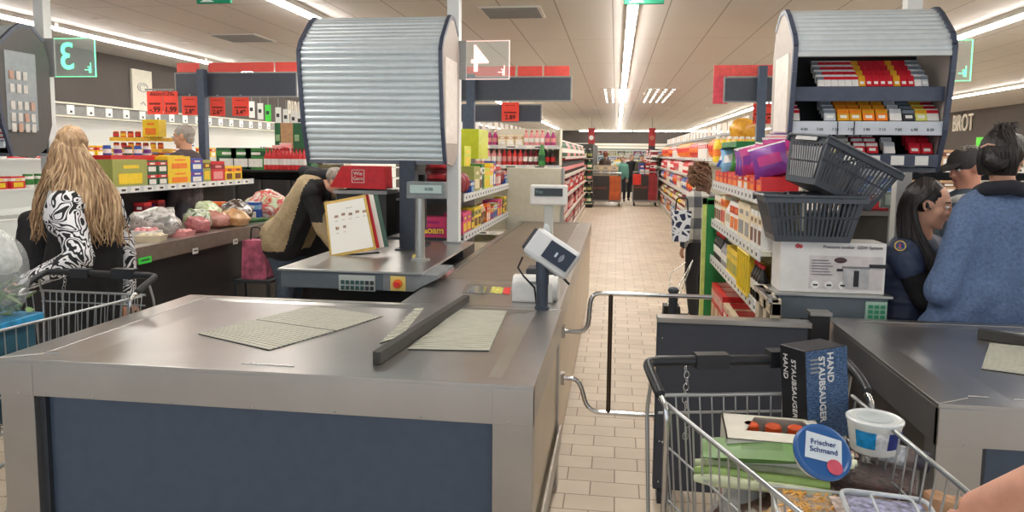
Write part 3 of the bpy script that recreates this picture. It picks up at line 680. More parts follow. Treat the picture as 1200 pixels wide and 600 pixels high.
def good(kind, size, cols, loc, rz=0, label=None, group=None, rot=None, name=None):
    o = bpy.data.objects.new(name or NOUN[kind][0], goods_mesh(kind, *size, *cols)); C.objects.link(o)
    o.location = loc; o.rotation_euler = rot or (0, 0, rz)
    return tag(o, label, NOUN[kind][1], group)
def posword(t): return ('near end', 'near half', 'middle', 'far half', 'far end')[min(4, int(t*5))]
def shelf_row(p0, p1, z, rz, runs, where, rows=1, gap=.006, jit=.004, depth=None):
    """runs: (kind, (w, d, h), (c1, c2, c3), count, stack); placed along p0 -> p1 with the fronts on the line"""
    p0, p1 = Vector((p0[0], p0[1], z)), Vector((p1[0], p1[1], z)); L = (p1-p0).length; u = (p1-p0)/L
    back = Vector((math.sin(rz)*-1, math.cos(rz), 0)); s = 0; i = 0
    while s < L:
        kind, size, cols, cnt, stack = runs[i % len(runs)]; i += 1
        cols = tuple(cols)+(('white',) if len(cols) < 3 else ())
        for k in range(cnt):
            if s+size[0] > L+.01: return
            t = (s)/L; lab = '%s and %s %s, %s of %s' % (cols[0], cols[1], NOUN[kind][1], posword(t), where) if cols[0] != cols[1] else 'all %s %s, %s of %s' % (cols[0], NOUN[kind][1], posword(t), where)
            for r in range(rows):
                for q_ in range(stack):
                    b_ = p0+u*(s+size[0]/2)+back*(size[1]/2+.01+r*(size[1]+.005))+Vector((0, 0, q_*(size[2]+.001)))
                    good(kind, size, cols, b_, rz+RND.uniform(-.05, .05), lab, '%s %ss on %s' % (cols[0], NOUN[kind][1], where))
            s += size[0]+gap+RND.uniform(0, jit)
RAIL = M((206, 210, 212), .4, var=.02, name='price_rail'); SHB = M((70, 72, 74), .5, name='shelf_metal')
def price_rail(x0, y0, x1, y1, z, parent, h=.065, nrm=(0, -1), step=.13, labm=None):
    a, b_ = Vector((x0, y0, z)), Vector((x1, y1, z)); L = (b_-a).length; u = (b_-a)/L; n_ = Vector((nrm[0], nrm[1], 0))*.006
    g = MB(); q_ = [a, b_, b_+Vector((0, 0, h)), a+Vector((0, 0, h))]
    g.add([p for p in q_]+[p+n_ for p in q_], [(0, 1, 2, 3), (7, 6, 5, 4), (0, 4, 5, 1), (1, 5, 6, 2), (2, 6, 7, 3), (3, 7, 4, 0)], RAIL)
    r = build('price_rail', g, parent); g = MB(); s = .02; k = 0
    while s+step*.7 < L:
        c = a+u*s+n_*1.1; d = a+u*(s+step*.72)+n_*1.1
        g.add([c+Vector((0, 0, h*.1)), d+Vector((0, 0, h*.1)), d+Vector((0, 0, h*.9)), c+Vector((0, 0, h*.9))], [(0, 1, 2, 3), (3, 2, 1, 0)], WHT)
        c2, d2 = a+u*(s+step*.3)+n_*1.2, a+u*(s+step*.62)+n_*1.2
        g.add([c2+Vector((0, 0, h*.3)), d2+Vector((0, 0, h*.3)), d2+Vector((0, 0, h*.62)), c2+Vector((0, 0, h*.62))], [(0, 1, 2, 3), (3, 2, 1, 0)], DK)
        s += step; k += 1
    if k: build('price_label', g, r)
    return r
def unit(name, label, x0, x1, y0, y1, levels, face, back_h, rails=True, bodym=SHB, step=.13, lip=.0, cat='shelf unit', ends=True):
    """shelf unit; face: '+x' '-x' '-y' is the open side"""
    t = thing(name, label, cat, ((x0+x1)/2, y0, 0))
    if face == '+x': build('back_panel', MB().box(x0, x0+.02, y0, y1, 0, back_h, bodym), t)
    elif face == '-x': build('back_panel', MB().box(x1-.02, x1, y0, y1, 0, back_h, bodym), t)
    else: build('back_panel', MB().box(x0, x1, y1-.02, y1, 0, back_h, bodym), t)
    build('plinth', MB().box(x0+.01, x1-.01, y0+.01, y1-.01, 0, .1, bodym), t)
    if ends:
        if face == '-y':
            for a in (x0, x1-.02): build('side_panel', MB().box(a, a+.02, y0+.05, y1-.02, .1, back_h, bodym), t)
    for z in levels:
        s = build('shelf_board', MB().box(x0+.02, x1-.02, y0, y1, z-.025, z, bodym) if face != '-y' else MB().box(x0, x1, y0, y1-.02, z-.025, z, bodym), t)
        if rails:
            if face == '+x': price_rail(x1-.02, y0, x1-.02, y1, z-.055, s, nrm=(1, 0), step=step)
            elif face == '-x': price_rail(x0+.02, y0, x0+.02, y1, z-.055, s, nrm=(-1, 0), step=step)
            else: price_rail(x0, y0, x1, y0, z-.055, s, nrm=(0, -1), step=step)
    return t
def header_sign(x, y, zt, x0, x1, z0, z1, label, pole=True, red=(), zb=1.3):
    t = thing('header_sign', label, 'sign frame', (x, y, zb))
    if pole: build('pole', MB().box(x-.045, x+.045, y-.045, y+.045, zb, zt, M((74, 88, 108), .45)), t, bevel=.004)
    build('board', MB().box(x0, x1, y+.05, y+.075, z0, z1, HDR), t)
    e = .015; build('frame', MB().box(x0-e, x1+e, y+.045, y+.08, z0-e, z0, GREY).box(x0-e, x1+e, y+.045, y+.08, z1, z1+e, GREY).box(x0-e, x0, y+.045, y+.08, z0, z1, GREY).box(x1, x1+e, y+.045, y+.08, z0, z1, GREY), t)
    for a, b_ in red: build('red_topper', MB().box(a, b_, y+.055, y+.068, z1+e+.005, z1+e+.115, M((240, 92, 84), .55, var=.02)), t)
    return t
def price_card(x0, x1, y, z0, z1, txt, label, top=None):
    t = thing('price_card', label, 'price card', ((x0+x1)/2, y, z0), None)
    build('card', MB().box(x0, x1, y-.003, y+.003, z0, z1, PRICE), t)
    H = z1-z0; cx = (x0+x1)/2
    text(txt, H*.33, M((60, 14, 14), .6, var=0), t, (cx, y-.005, z0+H*.2), name='price_text', bold=.002)
    build('print_line', MB().box(cx-(x1-x0)*.36, cx+(x1-x0)*.36, y-.0045, y-.003, z0+H*.42, z0+H*.5, M((110, 26, 22), .6, var=.5, scale=90)).box(cx-(x1-x0)*.3, cx+(x1-x0)*.3, y-.0045, y-.003, z0+H*.82, z0+H*.86, M((170, 40, 32), .6, var=.3, scale=90)), t)
    build('clip', MB().box(cx-.01, cx+.01, y-.004, y+.006, z1-.005, z1+.03, GREY), t)
    return t
def A(px_, py_, Y): return aty(px_, py_, Y)

NOUN['carton'] = ('sweets_box', 'box')
# ---- impulse shelf of the shuttered lane (faces right, towards the belt)
H4 = 8.0
t = unit('impulse_shelf', 'low grey shelf of sweets along the empty belt', -1.62, -1.18, 5.75, 8.3, (.2, 1.0, 1.32), '+x', 1.6)
build('end_cap', MB().box(-1.62, -1.2, 5.73, 5.75, 0, 1.0, DK), t)
build('end_cap', MB().box(-1.62, -1.2, 5.53, 5.75, 1.26, 1.345, M((44, 46, 50), .4)), t)
W4 = 'upper sweets shelf by the empty belt'
shelf_row((-1.2, 5.78), (-1.2, 8.25), 1.32, PI/2, [('pouch', (.16, .1, .17), ('dark red', 'dark red', 'dark red'), 2, 1), ('carton', (.14, .12, .1), ('blue', 'white', 'light blue'), 1, 1), ('carton', (.24, .15, .22), ('olive', 'olive', 'cream'), 1, 1), ('carton', (.1, .1, .2), ('white', 'beige', 'brown'), 1, 1), ('carton', (.12, .12, .24), ('green', 'white', 'dark green'), 1, 1), ('carton', (.3, .15, .2), ('lime', 'yellow', 'yellow'), 1, 1), ('carton', (.1, .1, .24), ('yellow', 'orange', 'white'), 2, 1), ('carton', (.12, .1, .26), ('blue', 'red', 'white'), 1, 1), ('carton', (.1, .12, .2), ('red', 'dark red', 'white'), 3, 1)], W4)
W4b = 'lower sweets shelf by the empty belt'
shelf_row((-1.2, 5.78), (-1.2, 8.25), 1.0, PI/2, [('carton', (.16, .16, .17), ('pink', 'magenta', 'yellow'), 2, 1), ('carton', (.14, .14, .13), ('black', 'brown', 'yellow'), 1, 1), ('carton', (.16, .12, .18), ('yellow', 'olive', 'brown'), 2, 1), ('pouch', (.14, .08, .17), ('kraft', 'brown', 'white'), 2, 1), ('carton', (.09, .1, .17), ('orange', 'red', 'white'), 2, 1), ('carton', (.1, .1, .13), ('red', 'yellow', 'blue'), 2, 1), ('carton', (.1, .1, .15), ('olive', 'white', 'blue'), 2, 1)], W4b)
good('carton', (.3, .2, .2), ('lime', 'lime', 'yellow'), (-1.42, 6.5, 1.52), PI/2, 'lime green display carton standing high behind the post of the sweets shelf')
good('carton', (.55, .25, .3), ('lime', 'lime', 'lime'), (-1.5, 7.6, 1.6), PI/2, 'large lime green carton on the back of the sweets shelf')
# pink box display facing the camera at the near end
p = A(522, 274, 5.55); t_ = thing('sweets_display', 'grey ledge at the near end of the sweets shelf carrying a pink carton', 'shelf', (-1.4, 5.55, 0))
build('ledge', MB().box(-1.75, -1.2, 5.5, 5.73, .98, 1.0, DK), t_); build('stand', MB().box(-1.6, -1.3, 5.52, 5.72, 0, .98, DK), t_)
PKB = good('carton', (.3, .14, .16), ('pink', 'pink', 'magenta'), (-1.42, 5.6, 1.0), 0, 'pink sweets carton with yellow writing on the ledge behind the scale pole')
text('Maoam', .075, M((250, 225, 60), .5, var=0), PKB, (-1.42, 5.527, 1.055), name='carton_writing', bold=.002)
for k in range(3): good('pouch', (.17, .1, .075), ('dark red', 'red', 'dark red'), (-1.36-.01*k, 5.62, 1.345+k*.0), 0, 'dark red snack pouch at the front corner of the sweets shelf', 'dark red pouches at the shelf corner', rot=(0, 0, .2*k)) if k == 0 else good('pouch', (.2, .1, .08), ('dark red', 'red', 'dark red'), (-1.38, 5.62, 1.345+k*.085), .1*k, 'dark red snack pouch stacked at the front corner of the sweets shelf', 'dark red pouches at the shelf corner')
a, b_ = A(540, 91, 8.3), A(668, 117, 8.3)
header_sign(A(552, 100, 8.3).x, 8.3, 2.55, a.x, b_.x, b_.z, a.z, 'grey header board on a blue post over the sweets shelf', red=[(A(u, 80, 8.3).x, A(v_, 80, 8.3).x) for u, v_ in ((541, 603), (606, 635), (637, 667))], zb=1.35)
a, b_ = A(538, 123, 9.6), A(633, 142, 9.6)
t = header_sign(a.x+.1, 9.6, 2.3, a.x, b_.x, b_.z, a.z, 'smaller grey header board behind the sweets shelf header', zb=0)
a, b_ = A(588, 120, 9.63), A(608, 142, 9.63); price_card(a.x, b_.x, 9.63, b_.z, a.z, '2.89', 'red price card in front of the smaller header board')
# ---- red promo box and low dark unit behind the bending man
t = thing('dark_counter', 'low dark unit behind the bending man', 'counter', (-2.6, 6.9, 0))
build('body', MB().box(-3.1, -1.75, 6.8, 7.3, 0, 1.28, M((38, 37, 38), .5)), t); build('rail', MB().box(-3.1, -1.75, 6.78, 6.8, 1.2, 1.22, GREY), t)
a, b_ = A(390, 194, 6.0), A(452, 222, 6.0)
t = thing('promo_box', 'red box with a white outlined script logo beside the dark blue post', 'box', ((a.x+b_.x)/2, 6.0, b_.z))
build('box_body', MB().prism([(a.x-.03, b_.z+.01), (b_.x, b_.z), (b_.x-.01, a.z), (a.x+.08, a.z)], 'y', 6.0, 6.2, M((206, 34, 44), .45)), t, bevel=.008)
cx, cz = (a.x+b_.x)/2-.01, (a.z+b_.z)/2+.01; s_ = .055; g = MB()
for q_ in ((-s_, s_, -s_, -s_+.004), (-s_, s_, s_-.004, s_), (-s_, -s_+.004, -s_, s_), (s_-.004, s_, -s_, s_)): g.box(cx+q_[0], cx+q_[1], 5.996, 6.0, cz+q_[2], cz+q_[3], WHT)
build('logo_frame', g, t); text('Wie', .045, WHT, t, (cx, 5.997, cz+.022), name='logo_text'); text('Gern', .042, WHT, t, (cx, 5.997, cz-.02), name='logo_text')
build('stand', MB().box(a.x+.1, b_.x-.05, 6.05, 6.18, 1.33, b_.z+.002, DK), t)
t = thing('side_table', 'dark stand holding the red script logo box', 'stand', (-2.0, 6.1, 0)); build('body', MB().box(a.x+.02, b_.x, 6.02, 6.3, 0, 1.33, M((52, 54, 56), .5)), t, bevel=.004); build('edge', MB().box(a.x+.0, b_.x+.01, 6.0, 6.32, 1.3, 1.33, GREY), t)

NOUN['carton'] = ('carton', 'carton')
# ---- goods shelf of the right till, facing the aisle
t = unit('checkout_shelf', 'shelf of goods with price rails facing the aisle at the right till', .75, .985, 4.0, 6.0, (.35, .86, 1.15, 1.45), '-x', 1.55, bodym=CREAM)
GRN = M((36, 128, 66), .45, name='green_frame')
t = thing('green_end_frame', 'green end frame at the far end of the goods shelf by the aisle', 'frame', (.72, 6.05, 0))
a, b_ = A(824, 232, 6.05), A(846, 375, 6.05)
build('upright', MB().box(a.x+.03, b_.x+.02, 6.03, 6.08, .0, a.z-.01, GRN), t, bevel=.004)
build('lit_edge', MB().box(a.x, a.x+.03, 6.03, 6.08, .0, a.z, M((196, 214, 120), .4)), t)
build('top_bar', MB().box(a.x, 1.0, 6.03, 6.08, a.z-.05, a.z, GRN), t)
WR = '%s shelf of the right till'
shelf_row((.77, 5.95), (.77, 4.05), 1.45, -PI/2, [('carton', (.2, .2, .09), ('red', 'red', 'orange'), 5, 1), ('carton', (.2, .2, .09), ('orange', 'red', 'white'), 2, 1)], WR % 'top')
for k in range(14):
    y = 5.85-k*.13; cc = [('blue', 'white', 'light blue'), ('light blue', 'white', 'blue'), ('green', 'white', 'white'), ('blue', 'purple', 'white'), ('purple', 'blue', 'white'), ('magenta', 'purple', 'white'), ('purple', 'magenta', 'white')][k//2 if k < 12 else 6]
    good('bag', (.2, .08, .17), cc, (.86+RND.uniform(-.03, .05), y, 1.55), -PI/2+RND.uniform(-.3, .3), '%s snack bag leaning in the red cartons on the top shelf, %s' % (cc[0], posword(1-k/14)), '%s snack bags on the top till shelf' % cc[0], rot=(RND.uniform(-.3, .1), RND.uniform(-.3, .3), RND.uniform(-.9, -.2)))
for k, (px_, py_, c_) in enumerate(((903, 195, 'magenta'), (908, 205, 'rose'), (897, 203, 'purple'))):
    good('bag', (.2, .1, .2), (c_, 'white' if k else 'rose', 'white'), (.9+.03*k, 4.25+.12*k, 1.55+.02*k), .3*k, '%s glossy sweet bag beside the stacked baskets' % c_)
t = thing('green_tray', 'green plastic tray standing on the snack bags', 'tray', (.95, 5.0, 1.72)); build('tray_body', MB().box(.77, 1.02, 4.95, 5.6, 1.70, 1.715, GRN).box(.77, .78, 4.95, 5.6, 1.70, 1.75, GRN).box(.77, 1.02, 4.94, 4.95, 1.70, 1.75, GRN), t, bevel=.003)
shelf_row((.77, 5.95), (.77, 4.05), 1.15, -PI/2, [('carton', (.11, .1, .2), ('white', 'cream', 'brown'), 3, 1), ('carton', (.1, .1, .22), ('cream', 'orange', 'red'), 2, 1), ('bottle', (.07, .07, .2), ('white', 'beige', 'grey'), 3, 1), ('carton', (.16, .12, .2), ('white', 'red', 'orange'), 2, 1), ('carton', (.2, .14, .22), ('cream', 'cream', 'grey'), 2, 1)], WR % 'second')
shelf_row((.77, 5.95), (.77, 4.05), .86, -PI/2, [('bottle', (.06, .06, .2), ('black', 'white', 'red'), 6, 1), ('bottle', (.07, .07, .18), ('grey', 'white', 'black'), 4, 1), ('carton', (.08, .08, .18), ('yellow', 'yellow', 'olive'), 10, 1)], WR % 'third')
shelf_row((.77, 5.95), (.77, 4.05), .35, -PI/2, [('carton', (.2, .2, .3), ('red', 'rose', 'beige'), 3, 1), ('carton', (.24, .2, .26), ('beige', 'red', 'white'), 3, 1), ('carton', (.2, .2, .28), ('blue', 'light blue', 'white'), 3, 1), ('jar', (.12, .12, .2), ('green', 'lime', 'white'), 4, 1)], WR % 'bottom')
t = thing('wire_stand', 'yellow wire stand holding lighters on the third till shelf', 'rack', (.78, 4.45, .86)); g = MB()
for k in range(6): g.tube([(.745, 4.2+k*.07, .87), (.745, 4.2+k*.07, 1.1)], .006, PM('yellow'), 6)
g.tube([(.745, 4.19, 1.1), (.745, 4.56, 1.1)], .006, PM('yellow'), 6).tube([(.745, 4.19, .87), (.745, 4.56, .87)], .006, PM('yellow'), 6); build('wire_frame', g, t)
# header of the right lane
a, b_ = A(851, 91, 8.3), A(925, 118, 8.3)
t = header_sign(A(893, 100, 8.3).x, 8.3, 2.62, a.x, b_.x+.1, b_.z, a.z, 'grey header board with red backing sheet beside the cigarette cabinet', zb=0)
a, b_ = A(836, 77, 8.5), A(930, 122, 8.5)
build('red_backing', MB().box(a.x, b_.x, 8.45, 8.46, a.z-.12, a.z, M((238, 96, 92), .5)).box(a.x, a.x+.16, 8.45, 8.46, b_.z, a.z-.12, M((230, 84, 100), .5)), t)
for u, v_, s_ in ((883, 893, '1.99'), (896, 905, '3.99')):
    a, b_ = A(u, 121, 8.33), A(v_, 145, 8.33); price_card(a.x, b_.x, 8.33, b_.z, a.z, s_, 'narrow red price card %s of the blue post by the cigarette cabinet' % ('left' if u < 890 else 'right'))

# ---- left lane: belt with groceries
BS = M((62, 52, 46), .5, var=.04, name='dark_side')
u3 = belt_unit(-4.5, -3.66, 4.7, 8.2, 4.9, 'checkout belt of the left lane loaded with groceries', M((30, 29, 30), .6), dark=True)
g = MB().box(-3.655, -3.648, 4.9, 8.2, .775, .9, M((122, 108, 98), .45)); build('side_strip', g, u3)
for px_, py_, wd, cc, nm in ((170, 305, .16, (70, 220, 80), 'green'), (229, 294, .085, (225, 225, 222), 'white'), (276, 283, .085, (225, 225, 222), 'white')):
    p = atx(px_, py_, -3.646); o = build('stuck_label', MB().box(-3.648, -3.645, p.y-wd/2, p.y+wd/2, p.z-.025, p.z+.025, M(cc, .5, var=.0)), u3); o['label'] = nm+' stuck label'
    build('label_print', MB().box(-3.645, -3.644, p.y-wd*.3, p.y+wd*.35, p.z-.004, p.z+.008, DK), o)
def multi(cols, rough, sc):
    key = ('multi', tuple(map(tuple, cols)), rough, round(sc))
    if key in _M: return _M[key]
    m, nt, b = new_mat('mixed_produce'); v = tc(nt); n = node(nt, 'ShaderNodeTexNoise', Scale=sc, Detail=4.0, Distortion=1.0); nt.links.new(v, n.inputs['Vector'])
    k = len(cols); st = [(.38+.24*i/max(1, k-1), c) for i, c in enumerate(cols)] if k > 1 else [(.3, [x*.9 for x in cols[0]]), (.7, cols[0])]
    nt.links.new(ramp(nt, n.outputs[0], st), b.inputs['Base Color']); b.inputs['Roughness'].default_value = rough; b.inputs['Coat Weight'].default_value = .3
    bp = node(nt, 'ShaderNodeBump', Strength=.6, Distance=.012); nt.links.new(n.outputs[0], bp.inputs['Height']); nt.links.new(bp.outputs[0], b.inputs['Normal'])
    _M[key] = m; return m
def lump(name, c, r, cols, label, cat, seed, amp=.12, shiny=.25, group=None, n=18, rz=0):
    q = random.Random(seed); g = MB(); ms = [multi(cols, shiny, 2.2/max(r))]
    g.ell((0, 0, 0), (1, 1, 1), ms[0], n=n, k=n*2//3)
    ph = [q.uniform(0, 6) for _ in range(6)]
    for i, v_ in enumerate(g.v):
        f = 1+amp*(math.sin(4*v_.x+ph[0])*math.cos(5*v_.y+ph[1])+.6*math.sin(9*v_.z+ph[2]+3*v_.x)+.4*math.sin(13*v_.y+ph[3]))
        w_ = v_*f; w_.z = max(w_.z, -.72); g.v[i] = Matrix.Rotation(rz, 3, 'Z') @ Vector((w_.x*r[0], w_.y*r[1], w_.z*r[2]))
    if len(ms) > 1:
        g.mi(ms[1]);  
        for m_ in ms[1:]: g.mi(m_)
        for i, f in enumerate(g.f):
            c_ = sum((g.v[k] for k in f), Vector())/len(f); t_ = math.sin(c_.x*30/r[0]*.15+ph[4])+math.sin(c_.z*40/r[2]*.12+ph[5])
            if t_ > .5: g.m[i] = 1+(i % (len(ms)-1))
    o = build(name, g, None, local=True); o.location = Vector(c)+Vector((0, 0, r[2]*.72)); tag(o, label, cat, group); return o
bz = .895
BT = [ # px, py (base on the belt), build
 ('tray', (.2, .16, .1), ('rose', 'white', 'white'), 'meat tray with pale label nearest on the loaded belt', 172, 281),
 ('tray', (.22, .16, .07), ('cream', 'beige', 'white'), 'flat cream food tray near the front of the loaded belt', 208, 284),
 ('tray', (.2, .15, .06), ('rose', 'rose', 'white'), 'pink slice tray at the edge of the loaded belt', 226, 277),
 ('carton', (.12, .12, .22), ('red', 'dark red', 'white'), 'red tub of tomatoes with purple lid beside the blonde hair', 168, 262),
 ('carton', (.12, .12, .22), ('red', 'dark red', 'purple'), 'second red tub of tomatoes next to the white cup', 184, 258),
 ('jar', (.09, .09, .14), ('white', 'white', 'white'), 'white cup standing behind the tubs of tomatoes', 200, 258),
 ('carton', (.18, .1, .14), ('light blue', 'white', 'grey'), 'pale blue carton at the back of the loaded belt', 226, 250),
]
for kind, size, cols, lab, px_, py_ in BT:
    p = atz(px_, py_, bz); p.x = min(p.x, -3.82); good(kind, size, cols, p, RND.uniform(-.3, .3), lab)
for px_, Y_, x_, sz, cols, lab, rz in ((0, 7.3, -4.1, (.19, .1, .22), ('orange', 'red', 'red'), 'orange red carton at the rear of the loaded belt', 0), (0, 7.45, -3.95, (.14, .1, .2), ('orange', 'yellow', 'white'), 'orange carton beside the red one on the loaded belt', 0),
        (0, 7.6, -3.85, (.2, .1, .2), ('blue', 'light blue', 'white'), 'blue carton at the rear of the loaded belt', .1), (0, 7.75, -3.72, (.12, .08, .2), ('yellow', 'orange', 'blue'), 'yellow carton at the far corner of the loaded belt', 0)):
    good('carton', sz, cols, (x_-.12, Y_, bz), rz, lab)
lump('bag_of_rolls', (-4.05, 6.0, bz), (.24, .15, .14), [(170, 165, 158), (215, 210, 205), (120, 118, 112)], 'grey white filmed bag in the middle of the loaded belt', 'bag', 1)
lump('lettuce_bag', (-3.95, 6.5, bz), (.14, .12, .12), [(150, 170, 120), (215, 220, 205), (70, 100, 60)], 'bag of pale green leaves on the loaded belt', 'bag', 2)
lump('onion_net', (-3.86, 6.35, bz), (.12, .1, .09), [(172, 92, 98), (200, 130, 130)], 'net of pinkish onions at the edge of the loaded belt', 'net of vegetables', 3)
lump('sausage_pack', (-3.95, 6.75, bz), (.18, .12, .1), [(176, 110, 96), (205, 150, 140)], 'pinkish brown sausage pack on the loaded belt', 'food pack', 4)
lump('bread_bag', (-3.84, 6.95, bz), (.17, .12, .1), [(190, 140, 90), (215, 175, 130)], 'brown bread roll bag on the loaded belt', 'bag', 5)
lump('cabbage', (-4.12, 6.95, bz), (.14, .14, .15), [(160, 180, 130), (205, 215, 180)], 'pale green cabbage behind the bread roll bag', 'cabbage', 6)
lump('dark_grape_bag', (-4.0, 7.3, bz), (.18, .14, .14), [(60, 48, 46), (90, 74, 66), (200, 195, 190)], 'dark filmed bag before the blue carton', 'bag', 7)
lump('pepper_bag', (-3.9, 7.85, bz), (.24, .2, .18), [(225, 222, 212), (210, 45, 50), (200, 215, 180)], 'white filmed bag of red peppers at the belt end', 'bag', 8, .15)
g = MB().tube([(0, -.16, 0), (0, -.08, .005), (0, .1, .004), (0, .17, 0)], [.012, .024, .024, .012], M((50, 100, 48), .4, bump=.3, scale=60), 12)
o = build('cucumber', g, None, local=True); o.location = (-3.8, 7.35, bz+.025); o.rotation_euler = (0, 0, -.5); tag(o, 'dark green cucumber lying at the edge of the loaded belt', 'cucumber')
lump('peach_bag', (-4.2, 5.6, bz), (.14, .12, .09), [(200, 120, 100), (225, 170, 150)], 'filmed tray of pinkish fruit beside the tomatoes', 'bag', 11)
lump('salad_bowl', (-3.95, 6.05, bz), (.09, .07, .06), [(60, 70, 70), (230, 230, 230), (40, 60, 110)], 'small dark and white pack at the belt edge', 'food pack', 12)
# next customer divider and black side unit under/behind
NOUN['carton'] = ('sweets_box', 'box')
# ---- impulse shelf of the left lane
t = unit('impulse_shelf', 'low shelf of boxed sweets behind the loaded belt', -5.15, -4.7, 6.2, 9.1, (.3, .7, 1.29), '+x', 1.5, bodym=M((44, 42, 42), .5), step=.2)
W3 = 'sweets shelf behind the loaded belt'
shelf_row((-4.72, 6.4), (-4.72, 9.05), 1.29, PI/2, [('carton', (.5, .2, .27), ('olive', 'olive', 'yellow'), 1, 1), ('carton', (.17, .16, .13), ('dark green', 'red', 'white'), 2, 2), ('carton', (.42, .2, .15), ('yellow', 'yellow', 'orange'), 1, 2), ('carton', (.24, .16, .14), ('blue', 'purple', 'white'), 1, 2), ('carton', (.16, .14, .26), ('olive', 'brown', 'yellow'), 1, 1), ('carton', (.3, .16, .24), ('red', 'dark red', 'rose'), 1, 1), ('carton', (.2, .14, .18), ('yellow', 'orange', 'brown'), 2, 1)], W3)
good('carton', (.75, .2, .1), ('red', 'red', 'red'), (-4.98, 6.95, 1.5), PI/2, 'long red display tray behind the olive carton')
good('carton', (.4, .2, .1), ('yellow', 'yellow', 'lime'), (-4.98, 7.6, 1.5), PI/2, 'yellow display tray next to the long red one')
t = thing('snack_display', 'three tier orange and yellow snack display behind the left sweets shelf', 'display', (-5.55, 8.0, 0))
x0, x1 = A(130, 170, 8.0).x, A(191, 170, 8.0).x
build('stand', MB().box(x0, x1, 8.15, 8.3, 0, 1.62, WHT), t)
for i, z in enumerate((1.5, 1.63, 1.76)):
    s = build('tier', MB().box(x0, x1, 7.98, 8.2, z, z+.045, M((240, 190, 60), .5)), t)
    for k in range(7):
        kx = x0+.05+k*(x1-x0-.1)/6; good('jar', (.065, .065, .07), (('orange', 'yellow', 'dark red'), ('red', 'orange', 'brown'), ('brown', 'red', 'orange'))[(i+k) % 3], (kx, 8.03, z+.046), 0, '%s jar on the three tier snack display' % ('orange', 'red', 'brown')[(i+k) % 3], 'little jars on the snack display')
good('carton', (.2, .15, .2), ('yellow', 'yellow', 'orange'), (x1-.1, 8.0, 1.81), 0, 'yellow carton on top of the snack display, right side'); good('carton', (.16, .12, .2), ('light blue', 'blue', 'white'), (x1+.12, 8.05, 1.42), 0, 'blue and white carton right of the snack display')
for k in range(5): good('jar', (.08, .08, .1), (('blue', 'white', 'blue'), ('white', 'purple', 'white'), ('dark green', 'white', 'red'))[k % 3], (-5.05, 6.75+k*.16, 1.6), 0, '%s tub on the red display tray' % ('blue', 'white', 'dark green')[k % 3], 'tubs on the red display tray')
NOUN['carton'] = ('carton', 'carton')
# header and price cards of the left lane
a, b_ = A(203, 86, 8.3), A(345, 112, 8.3)
header_sign(A(237, 100, 8.3).x, 8.3, 2.62, a.x, b_.x, b_.z, a.z, 'grey header board on a blue post over the left sweets shelf', red=[(A(u, 78, 8.3).x, A(v_, 78, 8.3).x) for u, v_ in ((204, 230), (241, 318), (320, 347))], zb=1.32)
a, b_ = A(170, 104, 8.34), A(203, 106, 8.34); o = build('hanging_rail', MB().box(a.x, b_.x, 8.335, 8.35, b_.z, a.z, GREY)); tag(o, 'thin grey rail holding the first two red price cards', 'rail')
for i, (u, v_, y0_, y1_, s_, w_) in enumerate(((172, 191, 107, 134, '-.99', 'first'), (191, 209, 107, 134, '1.99', 'second'), (213, 232, 113, 135, '2.89', 'third, left of the post'), (246, 264, 114, 136, '2.69', 'fourth, right of the post'), (272, 292, 114, 136, '3.49', 'last'))):
    a, b_ = A(u, y0_, 8.33), A(v_, y1_, 8.33); t = price_card(a.x, b_.x, 8.33, b_.z, a.z, s_, 'red price card in the left lane row, %s from the left' % w_ if i in (0, 1, 4) else 'red price card in the left lane row, %s' % w_)
    if i < 1: text('Aktion! Ma', .07, M((90, 16, 16), .6, var=0), t, ((a.x+b_.x)/2+.1, 8.324, a.z-.03), name='price_text')

# ---- dark chest units and bottle racks behind the left lanes
t = thing('dark_gondola', 'black goods unit behind the left belt carrying green cartons', 'shelf unit', (-5.2, 10, 0))
DG = M((34, 32, 33), .5)
build('body', MB().box(-6.6, -4.15, 10.2, 10.9, 0, 1.24, DG), t)
g = MB(); 
for x in (-5.6, -5.2, -4.75, -4.3): g.box(x, x+.04, 10.17, 10.2, 0, 1.24, M((52, 50, 50), .5))
build('rib', g, t)
build('shelf_board', MB().box(-6.6, -4.15, 10.15, 10.9, 1.36, 1.385, DG).box(-6.0, -4.15, 10.85, 10.9, 1.24, 1.36, DG), t)
WD = 'the black goods unit behind the left belt'
for k in range(3): good('carton', (.32, .25, .32), ('dark green', 'green', 'white') if k < 2 else ('green', 'dark green', 'white'), (A(268+k*17, 180, 10.4).x, 10.45, 1.385), 0, 'dark green crate carton on the black goods unit' if k < 2 else 'brighter green crate carton on the black goods unit', 'green crates' if k < 2 else None)
for k in range(9): good('bottle', (.07, .07, .28), ('black', 'dark green', 'black'), (A(258+k*6, 165, 10.8).x, 10.75, 1.39), 0, 'dark bottle behind the green crates', 'dark bottles behind the green crates')
for k in range(11): good('bottle', (.075, .075, .32), ('red', 'white', 'dark red'), (A(314+k*4.4, 190, 10.4).x, 10.35, 1.385), 0, 'red sauce bottle in the rack left of the shutters', 'red sauce bottles')
for k in range(7): good('bag', (.2, .1, .18), ('rose', 'red', 'white'), (A(286+k*8, 170, 10.6).x, 10.5+.02*k, 1.42+.03*k), 0, 'red and white bag sloping up to the kraft crate', 'red and white bags on the black unit')
t = thing('crate_tower', 'tall green and kraft crate tower left of the closed shutter', 'crate', (A(338, 150, 10.9).x, 10.95, 0))
a, b_ = A(321, 144, 10.9), A(360, 178, 10.9); 
build('crate', MB().box(a.x, a.x+.1, 10.92, 11.2, 0, a.z, M((30, 96, 56), .5)).box(a.x+.3, b_.x+.05, 10.92, 11.2, 0, a.z, M((30, 96, 56), .5)), t)
